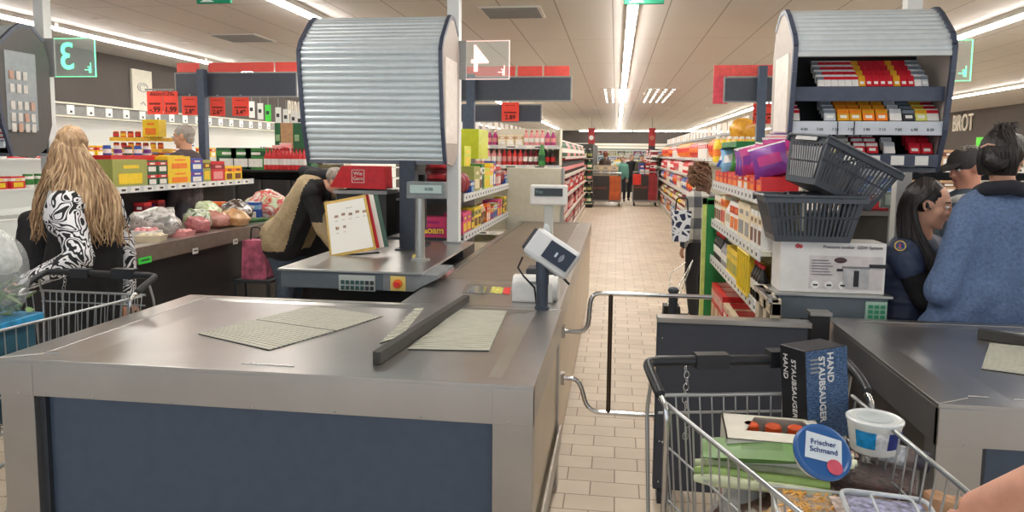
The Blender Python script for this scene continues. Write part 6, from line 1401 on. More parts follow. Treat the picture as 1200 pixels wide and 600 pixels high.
for i in range(130):
    a_ = q.uniform(0, 6.28); e_ = q.uniform(-.7, 1.4); p = c+Vector((.11*math.cos(a_)*math.cos(e_), .11*math.sin(a_)*math.cos(e_), .04+.12*math.sin(e_)))*k
    g.tube([p+Vector((.022*math.cos(j*.9+i), .022*math.sin(j*.9+i), -.014*j+.02)) for j in range(7)], .009, HAIRB if False else _dm, 5)
for i_ in range(len(g.mats)): g.mats[i_] = hair_mat((88, 58, 40), (136, 96, 68), 'curly_brown_hair')
build('curls', g, t)
p = aty(797, 262, 7.3); t = thing('shopping_bag', 'blue and white patterned bag carried by the plaid shirted shopper', 'bag', (p.x, 7.3, p.z-.17))
m, nt, b = new_mat('bag_pattern'); v = tc(nt); vo = node(nt, 'ShaderNodeTexVoronoi', Scale=16.0, feature='DISTANCE_TO_EDGE'); nt.links.new(v, vo.inputs['Vector']); nt.links.new(ramp(nt, vo.outputs['Distance'], [(0, (225, 228, 235)), (.14, (34, 44, 78))], 'CONSTANT'), b.inputs['Base Color'])
z_ = p.z-.17; build('bag_body', MB().prism([(p.x-.07, z_), (p.x+.08, z_), (p.x+.1, z_+.3), (p.x-.09, z_+.3)], 'y', 7.22, 7.36, m), t, bevel=.02); build('bag_handle', MB().tube(bend([(p.x-.05, 7.29, z_+.29), (p.x-.04, 7.29, z_+.42), (p.x+.06, 7.29, z_+.42), (p.x+.07, 7.29, z_+.29)], .03), .008, BLK, 6), t)

# --- cashier
CH = aty(1090, 240, 4.0); F = Vector((.82, -.42, -.24)); c = CH
t = thing('person', 'seated cashier with long dark hair, navy vest and black sleeves facing right', 'person', (1.47, 3.95, 0)); g = MB()
head(g, c, F, 1.0, SKIN, neck=aty(1078, 282, 4.05), female=True)
sR, sL = aty(1058, 298, 3.94), aty(1088, 292, 4.26); eR, wR = aty(1084, 352, 3.9), aty(1118, 340, 3.95); eL, wL = aty(1120, 345, 4.3), aty(1140, 335, 4.2)
wst = Vector((1.47, 4.1, .72)); g.cap((sR+sL)/2+Vector((0, 0, -.05)), wst, .11, .12, SKIN)
for a_, b_, d in ((sR, eR, wR), (sL, eL, wL)): g.cap(a_, b_, .05, .04, SKIN); g.cap(b_, d, .038, .026, SKIN); hand(g, d, d-b_, (0, 0, 1), SKIN, .95, .4)
for s_ in (-1, 1):
    h0 = wst+Vector((.03, .09*s_, -.05)); kn = Vector((1.85, 4.2+.09*s_, .62)); an = Vector((1.81, 4.2+.09*s_, .09)); g.cap(h0, kn, .085, .06, SKIN); g.cap(kn, an, .055, .036, SKIN); g.cap(an, an+Vector((.13, 0, -.05)), .036, .028, SKIN)
remesh('body', g, SKIN, t, .008)
NV = M((58, 68, 94), .55, var=.08, bump=.2, scale=40, name='navy_quilt'); KB = cloth((26, 26, 30))
g = MB(); g.cap((sR+sL)/2+Vector((0, 0, -.04)), wst+Vector((-.0, 0, -.02)), .16, .165, _dm); g.cap(sR+Vector((.02, .03, -.0)), sL+Vector((0, -.03, 0)), .085, .085, _dm); g.cap(sR, sR.lerp(eR, .28), .085, .078, _dm); g.cap(sL, sL.lerp(eL, .28), .08, .075, _dm); g.cap(aty(1052, 320, 4.06), aty(1060, 385, 4.08), .1, .1, _dm)
for dz in range(5): g.ell(((sR+sL)/2).lerp(wst, .2+.18*dz), (.172, .172, .045), _dm)
remesh('navy_vest', g, NV, t, .009, fold=.005)
g = MB(); g.cap(sR.lerp(eR, .15), eR, .068, .06, _dm); g.cap(eR, wR, .058, .042, _dm); g.cap(sL, eL, .066, .056, _dm); g.cap(eL, wL, .055, .04, _dm); remesh('black_sleeves', g, KB, t, .009, fold=.005)
g = MB()
for s_ in (-1, 1): 
    h0 = wst+Vector((.03, .09*s_, -.05)); kn = Vector((1.85, 4.2+.09*s_, .62)); an = Vector((1.81, 4.2+.09*s_, .1)); g.cap(h0, kn, .105, .08, _dm); g.cap(kn, an, .076, .06, _dm)
remesh('trousers', g, cloth((40, 42, 50)), t, .014)
for s_ in (-1, 1): remesh('shoe', MB().cap(Vector((1.81, 4.2+.09*s_, .05)), Vector((1.95, 4.2+.09*s_, .04)), .045, .035, _dm), BLK, t, .014)
face_parts(t, c, F, 1.0)
DH = [hair_mat((14, 10, 10), (34, 25, 22), 'dark_hair'), hair_mat((18, 13, 12), (46, 34, 30), 'dark_hair_b')]
f_, r_, u_, Q = frame(F); g = MB(); g.ell(c+(-f_*.034+u_*.036), (.086, .098, .092), DH[0], Q, 20, 14); remesh('hair_cap', g, DH[0], t, .008, 2, fold=.004, foldscale=40)
g = MB(); q = random.Random(4)
for i in range(190):
    side = 1 if i % 4 else -1          # right side of the head faces the camera
    v_ = q.uniform(-1, .12); lat = r_*side
    root = c+u_*.128-f_*(.02+.05*q.random())+lat*q.uniform(0, .03)
    a1 = c+u_*.06+f_*(v_*.085-.02)+lat*(.094-.03*abs(v_)**2); a2 = c-u_*.03+f_*(v_*.07-.055)+lat*(.1-.03*max(0, -v_)); 
    d_ = Vector((0, 0, -1)); a3 = a2+d_*.13+lat*.005+f_*(.012*v_)+Vector((.01, 0, 0))
    fw = .06*max(0, v_+.45); a3 = a3+f_*fw; a4 = a3+d_*.14+f_*fw*1.5+Vector((.02+.04*(v_+1)*.5, -.03, 0)); a5 = a4+d_*q.uniform(.02, .11)+Vector((.02, 0, 0))
    lock(g, [root, a1, a2, a3, a4, a5] if v_ < .15 else [root, a1+u_*.01, a2-f_*.05-u_*.0, a3-f_*.05, a4-f_*.03], .0105, .004, DH[i % 2], .005, q.uniform(0, 6), 6, 14)
build('long_hair', g, t)
pc = aty(1055, 288, 3.845); n_ = Vector((-.25, -1, .1)).normalized()
EQ = n_.to_track_quat('Z', 'Y').to_matrix().to_4x4(); em = None
g = MB(); g.X = Matrix.Translation(pc) @ EQ; g.lathe([(.026, -.008), (.026, .0), (.001, .0)], M((226, 190, 60), .5), n=24); em = build('round_patch', g, t); em['label'] = 'round yellow and blue patch'
g = MB(); g.X = Matrix.Translation(pc) @ EQ; g.lathe([(.021, 0), (.021, .001), (.017, .001), (.017, 0)], M((30, 70, 150), .5), n=24).box(-.012, .012, -.0035, .0035, .0, .0014, M((30, 70, 150), .5)).box(-.003, .003, -.007, .007, 0, .002, RED); build('patch_mark', g, em)
ear = c+r_*.088-u_*.0-f_*.004; build('headset', MB().ell(ear, (.008, .014, .016), BLK).tube([ear, ear+f_*.02-u_*.015], .004, BLK, 6), t)
t = thing('office_chair', 'black chair with curved backrest under the cashier', 'chair', (1.5, 4.12, 0))
xb = aty(1030, 340, 4.08).x
build('backrest', MB().tube([(xb+.02, 4.1, .82), (xb, 4.1, .9), (xb-.0, 4.1, .98), (xb+.025, 4.1, 1.04)], [.06, .075, .07, .03], BLK, 12), t)
build('seat', MB().lathe([(.05, 0), (.2, .0), (.22, .03), (.2, .06), (.02, .07)], BLK, (1.52, 4.12, .5), n=24), t); build('gas_post', MB().tube([(1.52, 4.12, .06), (1.52, 4.12, .5)], .025, CHROME, 12), t); build('back_bar', MB().tube([(1.48, 4.12, .51), (xb, 4.12, .55), (xb, 4.1, .84)], .015, BLK, 8), t)
for k_ in range(5):
    a_ = k_*2*PI/5; l = build('leg', MB().tube([(1.52, 4.12, .09), (1.52+.24*math.cos(a_), 4.12+.24*math.sin(a_), .06)], .016, BLK, 8), t); build('wheel', MB().ell((1.52+.24*math.cos(a_), 4.12+.24*math.sin(a_), .028), (.028, .028, .028), BLK), l)
# --- woman in the blue cardigan
Y = 3.78; c = aty(1176, 186, Y-.02); F = Vector((.55, .6, -.35))
t = thing('person', 'woman in a blue cardigan with dark pinned up hair, back to the camera', 'person', (c.x, Y, 0)); g = MB(); ch = aty(1182, 262, Y+.0)
head(g, c, F, 1.0, SKIN, neck=aty(1178, 226, Y), female=True)
sL, sR = aty(1140, 252, Y-.02), aty(1236, 246, Y+.08); eL, wL = aty(1103, 340, Y-.08), aty(1140, 372, Y+.1); eR, wR = aty(1262, 335, Y), aty(1230, 372, Y+.15); hp = aty(1180, 395, Y+.02)
for a_, b_, d in ((sL, eL, wL), (sR, eR, wR)): g.cap(a_, b_, .052, .042, SKIN); g.cap(b_, d, .04, .027, SKIN); hand(g, d, d-b_, (0, 0, 1), SKIN, .95, .4)
g.cap(ch, hp, .12, .14, SKIN)
for s_ in (-1, 1): h0 = hp+Vector((.09*s_, 0, -.03)); g.cap(h0, Vector((h0.x, Y, .47)), .09, .06, SKIN); g.cap(Vector((h0.x, Y, .47)), Vector((h0.x, Y+.02, .09)), .056, .038, SKIN); g.cap(Vector((h0.x, Y+.03, .04)), Vector((h0.x, Y+.16, .035)), .038, .03, SKIN)
remesh('body', g, SKIN, t, .009)
BC = M((92, 112, 146), .9, var=.1, bump=.35, scale=70, name='blue_knit'); g = MB()
for s_ in (-1, 0, 1): g.cap(ch+Vector((.1*s_, 0, .02)), hp+Vector((.1*s_, 0, 0)), .15, .175, _dm)
g.cap(sL, sR, .085, .085, _dm); g.cap(sL, eL, .088, .075, _dm); g.cap(eL, wL, .074, .05, _dm); g.cap(sR, eR, .088, .075, _dm); g.cap(eR, wR, .074, .05, _dm); g.cap(aty(1180, 236, Y), ch, .085, .13, _dm); g.cap(aty(1138, 280, Y-.01), aty(1118, 380, Y-.02), .1, .13, _dm); g.cap(aty(1150, 340, Y-.04), aty(1098, 385, Y-.03), .12, .09, _dm)
remesh('blue_cardigan', g, BC, t, .009, fold=.009, foldscale=6)
g = MB()
for s_ in (-1, 1): h0 = hp+Vector((.09*s_, 0, 0)); g.cap(h0, Vector((h0.x, Y, .47)), .13, .085, _dm); g.cap(Vector((h0.x, Y, .47)), Vector((h0.x, Y+.02, .1)), .083, .06, _dm)
remesh('trousers', g, cloth((46, 50, 62)), t, .014)
for s_ in (-1, 1): remesh('shoe', MB().cap(Vector((hp.x+.09*s_, Y+.02, .05)), Vector((hp.x+.09*s_, Y+.17, .04)), .045, .036, _dm), BLK, t, .014)
g = MB().tube([c+Vector((-.09, -.06, -.14)), c+Vector((0, -.1, -.13)), c+Vector((.1, -.05, -.15)), c+Vector((.08, .08, -.16)), c+Vector((-.06, .08, -.16))], .035, cloth((30, 32, 40)), 10, closed=True); build('scarf', g, t)
f_, r_, u_, Q = frame(F); g = MB(); g.ell(c+(-f_*.024+u_*.03), (.09, .108, .1), _dm, Q, 20, 14); g.ell(c-f_*.07+u_*.065, (.07, .05, .055), _dm, Q); g.ell(c-f_*.07-u_*.03, (.065, .05, .07), _dm, Q); remesh('hair', g, DH[0], t, .008, 2, fold=.008, foldscale=34)
g = MB(); q = random.Random(8)
for i in range(120):
    lat = q.uniform(-1, 1); a1 = c-u_*.10+r_*.075*lat-f_*.04; a2 = c-f_*(.125-.03*abs(lat))+r_*.08*lat+u_*q.uniform(-.02, .02); a3 = c+u_*.1-f_*.10+r_*.04*lat; a4 = c+u_*.125-f_*.06+r_*q.uniform(-.06, .06)+Vector((0, 0, q.uniform(-.01, .035)))
    lock(g, [a1, a2, a3, a4], .009, .003, DH[i % 2], .006, q.uniform(0, 6), 6, 12)
for i in range(26): 
    a_ = q.uniform(0, 6.28); lock(g, [c+u_*.1-f_*.07, c+u_*.13-f_*.07+Vector((math.cos(a_)*.03, math.sin(a_)*.03, .01)), c+u_*.1-f_*.08+Vector((math.cos(a_)*.06, math.sin(a_)*.05, -.03))], .008, .003, DH[1], .008, a_, 6, 10)
build('hair_strands', g, t)
build('hair_clip', MB().tube([c-f_*.13-r_*.06+u_*.0, c-f_*.14-r_*.03+u_*.012, c-f_*.14+r_*.0+u_*.006], .005, M((190, 150, 130), .3, .6), 8), t)
# --- forearm and hand reaching in at the lower right
el, wr = aty(1335, 548, .97), aty(1152, 600, 1.10); d = (aty(1075, 634, 1.2)-wr).normalized()
t = thing('person', 'bare forearm and hand reaching in from the lower right corner to the trolley', 'person', (wr.x, wr.y, .72)); g = MB()
g.cap(el+Vector((.16, -.22, .24)), el, .058, .05, SKIN, 20); g.cap(el, el.lerp(wr, .5), .05, .044, SKIN, 20); g.cap(el.lerp(wr, .5), wr, .044, .031, SKIN, 20); g.ell(wr+Vector((0, 0, .002)), (.03, .03, .026), SKIN)
hand(g, wr-d*.012, d, Vector((-.25, -.35, .9)), SKIN, 1.02, .55, 1)
remesh('forearm_and_hand', g, M((220, 160, 134), .45, var=.06, scale=25, bump=.06, name='skin_arm'), t, .0045, 3)
# --- shoppers at the far end of the aisle
for px_, py_, h_, yaw_, top, hair, lab, f2 in ((709, 188, 1.78, 2.6, (104, 88, 80), (150, 86, 60), 'far shopper with reddish hair in a brown jacket, leftmost of the far group', (-.6, .7, -.1)), (729, 190, 1.62, 0, (118, 178, 160), (168, 150, 130), 'far shopper in a mint green top', (0, -1, -.1)), (741, 188, 1.7, .2, (44, 42, 46), (170, 150, 132), 'far shopper in black between the mint and olive ones', (.2, -1, -.1)), (752, 189, 1.68, .4, (92, 92, 72), (120, 104, 90), 'far shopper in an olive jacket beside the one in black', (.3, -1, 0))):
    hc = aty(px_, py_, 27); standing(lab, hc.x, 27+RND.uniform(-.4, .4), h_, yaw_, (205, 160, 138), top, (60, 60, 70), hair, voxel=.022, headf=f2)
# ------------------------------------------------------------------ long aisle gondolas
def gondola(label, x0, x1, y0, y1, face, levels, h, bodym=CREAM):
    t = thing('gondola', label, 'shelf unit', ((x0+x1)/2, y0, 0)); xm = x0+.03 if face == '+x' else x1-.03
    build('spine', MB().box(xm-.02, xm+.02, y0, y1, .1, h, bodym), t); build('plinth', MB().box(x0, x1, y0, y1, 0, .12, bodym), t)
    for z in levels:
        s = build('shelf_board', MB().box(x0, x1, y0, y1, z-.025, z, bodym), t); xe = x1 if face == '+x' else x0
        price_rail(xe, y0, xe, y1, z-.05, s, h=.05, nrm=(1 if face == '+x' else -1, 0), step=.5)
    return t
LV = (.14, .52, .9, 1.28, 1.62)
# right gondola beyond the goods shelf
gondola('long gondola along the right side of the aisle', 1.45, 1.95, 9.2, 25, '-x', LV, 2.0)
runsR = [[('carton', (.35, .3, .3), ('red', 'white', 'yellow'), 3, 1), ('jar', (.25, .25, .28), ('brown', 'cream', 'red'), 3, 1), ('carton', (.35, .3, .28), ('white', 'light blue', 'blue'), 3, 1)],
 [('bottle', (.17, .17, .3), ('dark red', 'cream', 'white'), 5, 1), ('bottle', (.17, .17, .3), ('olive', 'white', 'red'), 4, 1), ('jar', (.18, .18, .24), ('brown', 'yellow', 'white'), 4, 1)],
 [('bag', (.28, .16, .28), ('blue', 'white', 'white'), 4, 1), ('bag', (.28, .16, .3), ('red', 'orange', 'white'), 5, 1), ('carton', (.24, .2, .28), ('cream', 'red', 'white'), 4, 1)],
 [('bottle', (.13, .13, .29), ('red', 'white', 'dark red'), 8, 1), ('bag', (.26, .16, .28), ('rose', 'red', 'white'), 6, 1), ('can', (.15, .15, .22), ('white', 'red', 'white'), 6, 1)],
 [('bag', (.28, .18, .3), ('orange', 'red', 'yellow'), 10, 1), ('bag', (.28, .18, .28), ('red', 'orange', 'white'), 6, 1), ('carton', (.2, .2, .26), ('white', 'red', 'white'), 6, 1)]]
NM = ('bottom', 'second', 'third', 'fourth', 'top')
for z, rr, nm in zip(LV, runsR, NM): shelf_row((1.47, 24.8), (1.47, 9.3), z, -PI/2, rr, '%s shelf of the right gondola' % nm, gap=.02)
# upper stock: juice bottles and crisps nearest the till
t = thing('juice_rack', 'white rack of orange juice bottles behind the snack bags', 'rack', (1.65, 8.9, 0)); build('rack_body', MB().box(1.05, 2.1, 8.9, 9.15, 0, 1.55, CREAM), t); build('rack_shelf', MB().box(1.0, 2.1, 8.7, 9.15, 1.55, 1.58, CREAM).box(1.02, 1.06, 8.72, 8.78, 0, 1.55, GREY).box(2.04, 2.08, 8.72, 8.78, 0, 1.55, GREY), t)
for r in range(2):
    for k in range(8): good('bottle', (.09, .09, .3), ('yellow', 'orange', 'white'), (A(842+k*7, 160, 8.8).x, 8.77+.12*r, 1.58), 0, 'yellow juice bottle on the rack behind the snack bags', 'yellow juice bottles')
lump('orange_pile', (A(872, 148, 8.95).x, 8.98, 1.86), (.16, .12, .14), [(232, 176, 60), (214, 150, 50)], 'yellow net of fruit on top of the juice bottles', 'net', 70)
for k in range(8): good('bag', (.2, .12, .26), ('orange', 'red', 'yellow') if k % 2 else ('kraft', 'orange', 'red'), (A(806+k*6, 165, 10.5).x, 10.4+.25*(7-k)*.5, 1.62), -.8, 'orange crisp bag in the row left of the juice bottles', 'orange crisp bags') if k < 0 else None
t = thing('gondola_topper', 'row of white topper cards above the right gondola', 'topper', (1.7, 9.5, 2.0))
for k in range(24): build('topper_card', MB().box(1.62, 1.63, 9.5+k*.62, 9.98+k*.62, 2.0, 2.16, WHT if k % 3 else M((226, 214, 200), .5)), t)
build('rail', MB().box(1.61, 1.64, 9.4, 24.8, 1.96, 2.0, GREY), t)
shelf_row((1.5, 24), (1.5, 9.6), 2.0, -PI/2, [('bag', (.26, .16, .2), ('kraft', 'orange', 'white'), 6, 1), ('carton', (.22, .2, .16), ('red', 'white', 'white'), 5, 1)], 'very top of the right gondola', gap=.03) if False else None
# left gondola with drinks
gondola('long gondola along the left side of the aisle', -1.35, -.9, 13.2, 22.5, '+x', LV, 2.0)
runsL = [[('carton', (.35, .3, .28), ('dark red', 'red', 'white'), 5, 1)], [('carton', (.3, .25, .3), ('red', 'dark red', 'white'), 4, 1), ('bottle', (.16, .16, .3), ('dark red', 'rose', 'white'), 4, 1)], [('bottle', (.16, .16, .3), ('red', 'white', 'white'), 6, 1), ('carton', (.26, .2, .28), ('dark red', 'white', 'red'), 4, 1)],
 [('bottle', (.13, .13, .29), ('black', 'rose', 'red'), 8, 1)], [('bottle', (.13, .13, .3), ('dark green', 'white', 'white'), 8, 1), ('bottle', (.13, .13, .3), ('rose', 'white', 'white'), 6, 1)]]
for z, rr, nm in zip(LV, runsL, NM): shelf_row((-.93, 13.3), (-.93, 22.3), z, PI/2, rr, '%s shelf of the left aisle gondola' % nm, gap=.02)
unit('bottle_shelf', 'end shelf of pink and red drink bottles behind the cream panel', -2.55, -.95, 12.6, 13.1, (.3, .72, 1.12, 1.46, 1.8), '-y', 2.1, bodym=CREAM, step=.5)
WB = '%s row of the bottle end shelf'
shelf_row((-2.52, 12.62), (-.97, 12.62), 1.46, 0, [('bottle', (.085, .085, .3), ('rose', 'white', 'dark red'), 6, 1), ('bottle', (.085, .085, .3), ('red', 'rose', 'white'), 4, 1), ('bottle', (.085, .085, .3), ('dark red', 'white', 'white'), 4, 1), ('bottle', (.085, .085, .29), ('black', 'red', 'white'), 4, 1)], WB % 'middle', rows=1)
shelf_row((-2.52, 12.62), (-.97, 12.62), 1.8, 0, [('bottle', (.09, .09, .26), ('magenta', 'rose', 'white'), 5, 1), ('carton', (.14, .12, .18), ('cream', 'kraft', 'white'), 3, 1), ('bottle', (.085, .085, .26), ('rose', 'white', 'red'), 4, 1)], WB % 'top')
shelf_row((-2.52, 12.62), (-.97, 12.62), 1.12, 0, [('carton', (.2, .2, .26), ('beige', 'kraft', 'white'), 3, 1), ('carton', (.18, .2, .28), ('dark red', 'rose', 'white'), 4, 1)], WB % 'lower')
a = A(634, 192, 12.4); good('bottle', (.12, .1, .36), ('green', 'dark green', 'green'), (a.x, 12.55, 1.46), 0, 'single green bottle standing before the rose bottles')
t = thing('topper_rail', 'slanting row of white price toppers above the bottle shelf', 'topper', (-2.4, 9.8, 2.1))
for k in range(18): build('topper_card', MB().box(-2.42+.02*k, -2.41+.02*k, 9.9+k*.55, 10.25+k*.55, 2.02, 2.26, M((226, 218, 208), .5) if k % 2 else WHT), t)
build('rail', MB().tube([(-2.42, 9.8, 2.02), (-2.06, 19.8, 2.02)], .012, GREY, 6).tube([(-2.42, 9.85, 2.0), (-2.42, 9.85, 0)], .015, GREY, 6).tube([(-2.06, 19.7, 2.0), (-2.06, 19.7, 0)], .015, GREY, 6), t)
t = unit('snack_rack', 'rack of beige goods just behind the header post, left of the bottles', -3.4, -2.5, 11.8, 12.2, (1.2, 1.55, 1.88), '-y', 2.05, bodym=CREAM, step=.5)
for z, nm, rr in ((1.88, 'top', [('carton', (.16, .14, .2), ('cream', 'kraft', 'orange'), 4, 1), ('bottle', (.1, .1, .2), ('rose', 'white', 'red'), 3, 1)]), (1.55, 'middle', [('bottle', (.09, .09, .27), ('rose', 'white', 'magenta'), 9, 1)]), (1.2, 'lower', [('carton', (.2, .2, .25), ('red', 'white', 'white'), 4, 1)])): shelf_row((-3.38, 11.82), (-2.52, 11.82), z, 0, rr, '%s row of the snack rack' % nm)
# dark green packed column end further on
t = thing('gondola', 'slim dark gondola end with green bottles before the far chillers', 'shelf unit', (-1.0, 23, 0)); build('spine', MB().box(-1.5, -.72, 23.2, 29, 0, 2.0, M((60, 60, 56), .5)), t)
for z in (.15, .5, .85, 1.2, 1.55):
    build('shelf_board', MB().box(-1.5, -.7, 22.9, 23.2, z-.02, z, CREAM), t)
    for k in range(4): good('bottle', (.15, .15, .3), (('dark green', 'cream', 'white'), ('black', 'olive', 'white'), ('dark green', 'rose', 'red'))[(k+int(z*20)) % 3], (-1.32+k*.17, 23.02, z), 0, 'dark bottle on the slim far gondola end', 'dark bottles on the slim gondola end')
# slanted promo stand and bins on the right of the aisle
gondola('far right gondola before the chillers', 1.2, 1.7, 25.5, 31, '-x', LV, 1.75)
for z, nm in zip(LV, NM): shelf_row((1.22, 30.8), (1.22, 25.6), z, -PI/2, [('carton', (.3, .25, .26), ('red', 'white', 'white'), 4, 1), ('jar', (.22, .22, .26), ('white', 'dark red', 'black'), 4, 1)], '%s shelf of the far right gondola' % nm, gap=.05)
# roll cages
def cage(px0, px1, Y, ztop, front, side, label, red=False):
    a, b_ = A(px0, 212, Y), A(px1, 212, Y); w = b_.x-a.x; x0, x1 = a.x, b_.x; t = thing('roll_container', label, 'roll container', ((x0+x1)/2, Y, 0))
    build('base', MB().box(x0, x1, Y, Y+.6, .14, .2, GREY), t)
    build('dark_panel', MB().box(x0+.02, x0+w*.62, Y-.01, Y+.02, .2, ztop, M((62, 58, 56), .5)), t); build('side_board', MB().box(x0+w*.62, x1, Y-.01, Y+.02, .2, ztop, M(side, .5, var=.12, scale=6)), t)
    build('back_board', MB().box(x0, x1, Y+.57, Y+.6, .2, ztop, DK), t); 
    for x in (x0, x1):
        for yy in (Y, Y+.6): build('cage_post', MB().tube([(x, yy, .2), (x, yy, ztop+.1)], .02, WIRE, 6), t)
    build('cage_rail', MB().tube([(x0, Y, ztop+.1), (x1, Y, ztop+.1)], .018, WIRE, 6), t)
    text('LIVARNO' if not red else 'PARKSIDE', .1, M((180, 90, 70), .6, var=0), t, (x0+w*.32, Y-.014, ztop*.6), name='panel_writing')
    for x in (x0+.05, x1-.05):
        for yy in (Y+.05, Y+.55): c = build('caster', MB().box(x-.02, x+.02, yy-.02, yy+.02, .08, .14, GREY), t); build('wheel', MB().tube([(x-.02, yy, .06), (x+.02, yy, .06)], .06, BLK, 12), c)
    return t
t = cage(692, 728, 24, .98, 0, (196, 96, 46), 'roll container with a dark panel and an orange board, left of the aisle end'); a, b_ = A(694, 206, 24.2), A(722, 206, 24.2)
for k in range(3): good('carton', (.28, .3, .34), ('beige', 'cream', 'grey'), (a.x+.14+k*.28, 24.3, .2+.78), 0, 'pale carton stacked on the left roll container', 'pale cartons on the left roll container')
t = cage(742, 771, 24.3, 1.02, 0, (150, 44, 50), 'roll container with a dark panel and red side, right of the aisle end', True)
a = A(746, 216, 24.2); build('price_sheet', MB().box(a.x-.12, a.x+.14, 24.27, 24.28, .7, 1.05, M((235, 60, 44), .5)), t)
for k, c_ in enumerate((('blue', 'purple', 'white'), ('red', 'dark red', 'white'), ('red', 'white', 'dark red'))): good('carton', (.2, .25, .4), c_, (A(752+k*6, 205, 24.5).x, 24.55, 1.0), 0, '%s carton standing in the right roll container' % ('blue purple', 'red', 'red and white')[k])
# hanging red signs
for px_, lab in ((693, 'left'), (764, 'right')):
    a, b_ = A(px_-3.5, 150, 28), A(px_+3.5, 179, 28); t = thing('hanging_sign', 'tall red hanging banner, %s of the two over the far aisle' % lab, 'sign', ((a.x+b_.x)/2, 28, b_.z))
    build('banner', MB().box(a.x, b_.x, 28, 28.03, b_.z+.25, a.z, M((168, 44, 46), .5)).box(a.x, b_.x, 28, 28.03, b_.z, b_.z+.25, DK), t)
    build('round_mark', MB().tube([((a.x+b_.x)/2, 27.99, (a.z+b_.z)/2+.1), ((a.x+b_.x)/2, 28, (a.z+b_.z)/2+.1)], (b_.x-a.x)*.36, WHT if lab == 'left' else M((190, 120, 100), .5), 16), t); build('suspension', MB().tube([((a.x+b_.x)/2, 28.015, a.z), ((a.x+b_.x)/2, 28.015, ZC)], .01, GREY, 5), t)
# chillers across the far wall
NOUN['carton'] = ('dairy_pack', 'dairy pack')
t = thing('wall_chiller', 'wide white lit chiller across the far wall', 'refrigerator', (1.5, 40, 0))
build('cabinet', MB().box(-6.5, 9.5, 41.2, 42.4, 0, .5, WHT).box(-6.5, 9.5, 42.3, 42.4, .5, 2.3, LITW), t)
build('canopy', MB().box(-6.5, 9.5, 40.8, 42.4, 2.02, 2.3, M((235, 230, 215), .4, var=0, emit=.25)), t); build('canopy_edge', MB().box(-6.5, 9.5, 40.78, 40.8, 1.96, 2.0, DK).box(-6.5, 9.5, 40.78, 40.8, 2.15, 2.18, GREY), t)
for z in (.6, .95, 1.3, 1.65): build('chiller_shelf', MB().box(-6.5, 9.5, 41.4, 42.3, z-.03, z, WHT), t)
q = random.Random(12); cs = list(PAL)
for z, nm in ((.6, 'lowest'), (.95, 'second'), (1.3, 'third'), (1.65, 'top')):
    x = -6.0
    while x < 9.3:
        w_ = q.choice((.28, .36, .45)); c1_, c2_ = q.choice(('light blue', 'white', 'blue', 'grey', 'rose', 'olive', 'purple', 'blue', 'black')), q.choice(('white', 'blue', 'red', 'green')); 
        good('carton', (w_, .3, .24), (c1_, c2_, 'white'), (x+w_/2, 41.6, z), 0, '%s dairy carton, %s shelf of the far wall chiller' % (c1_, nm), 'dairy cartons in the far chiller'); x += w_+.04
NOUN['carton'] = ('produce_crate', 'crate')
good('carton', (1.0, .3, .22), ('blue', 'blue', 'blue'), (A(775, 180, 39).x, 39, 1.62), 0, 'long blue carton over the far produce table')
t = thing('produce_table', 'dark produce table crossing the far end of the store', 'table', (0, 34, 0)); 
build('table_body', MB().box(-4.5, 6, 33.6, 34.4, 0, .9, M((70, 68, 66), .5)), t); build('table_top', MB().box(-4.6, 6.1, 33.4, 34.5, .9, .95, GREY), t)
for k in range(26):
    c1_ = ('olive', 'green', 'yellow', 'black', 'lime', 'red', 'dark green', 'white', 'kraft')[k % 9]; good('carton', (.34, .4, .3+.1*(k % 3)), (c1_, 'white', 'white'), (-4.3+k*.4, 33.8, .95), 0, '%s produce crate on the far dark table' % c1_, 'produce crates on the far table')
good('carton', (10, .4, .5), ('blue', 'blue', 'blue'), (2, 38.6, 1.62), 0, 'x') if False else None
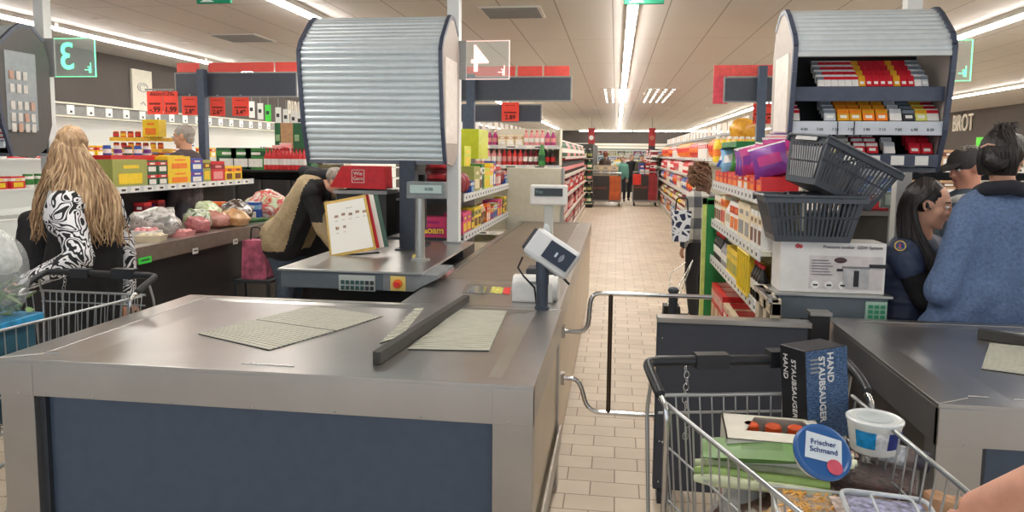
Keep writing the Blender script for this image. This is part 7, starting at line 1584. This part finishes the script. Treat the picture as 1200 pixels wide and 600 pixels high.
t = thing('produce_canopy', 'dark table stand holding the long blue carton', 'stand', (2.3, 39, 0)); a = A(775, 180, 39); build('stand_body', MB().box(a.x-.6, a.x+.6, 38.8, 39.3, 0, 1.62, DK), t)
NOUN['carton'] = ('food_box', 'food box')
# low edge strip of the right gondola and the wire trolley at the plaid shopper
p = A(797, 330, 7.0)
t = thing('pull_trolley', 'thin chrome shopping trolley handle left of the plaid shopper', 'trolley', (p.x, 6.6, 0)); a, b_ = A(783, 352, 6.4), A(812, 305, 6.6)
build('handle_rods', MB().tube([(a.x, 6.4, .35), (b_.x, 6.6, b_.z)], .006, CHROME, 6).tube([(a.x+.06, 6.4, .35), (b_.x, 6.6, b_.z)], .006, CHROME, 6).tube([(a.x+.0, 6.4, .35), (a.x+.02, 6.5, .62), (b_.x-.06, 6.6, b_.z-.02)], .005, CHROME, 6), t)
build('basket', MB().prism([(a.x-.05, .1), (a.x+.12, .1), (a.x+.1, .36), (a.x-.04, .36)], 'y', 6.35, 6.5, BLK), t, bevel=.01)
for s_ in (-.05, .12): build('wheel', MB().tube([(a.x+s_-.01, 6.42, .05), (a.x+s_+.01, 6.42, .05)], .05, BLK, 14), t)
# green sign on the right, and goods behind the right till customers
a = aty(1151, 166, 9.0); o = build('green_sign', MB().box(a.x-.06, a.x+.05, 9, 9.01, a.z-.06, a.z+.05, M((110, 220, 80), .5, emit=.2))); tag(o, 'small bright green sign above the cap man', 'sign')
t = unit('goods_rack', 'tall rack of goods beyond the right till customers', 3.2, 6.4, 9.02, 9.5, (.4, .8, 1.2, 1.55), '-y', 1.75, bodym=SHB, step=.5)
for z, nm in ((.8, 'second'), (1.2, 'third'), (1.55, 'top')): shelf_row((3.25, 9.06), (6.3, 9.06), z, 0, [('carton', (.2, .2, .2), ('kraft', 'brown', 'white'), 3, 1), ('bag', (.2, .12, .2), ('cream', 'kraft', 'white'), 4, 1), ('carton', (.2, .2, .16), ('red', 'yellow', 'white'), 3, 1)], '%s shelf of the right rear rack' % nm, gap=.02)
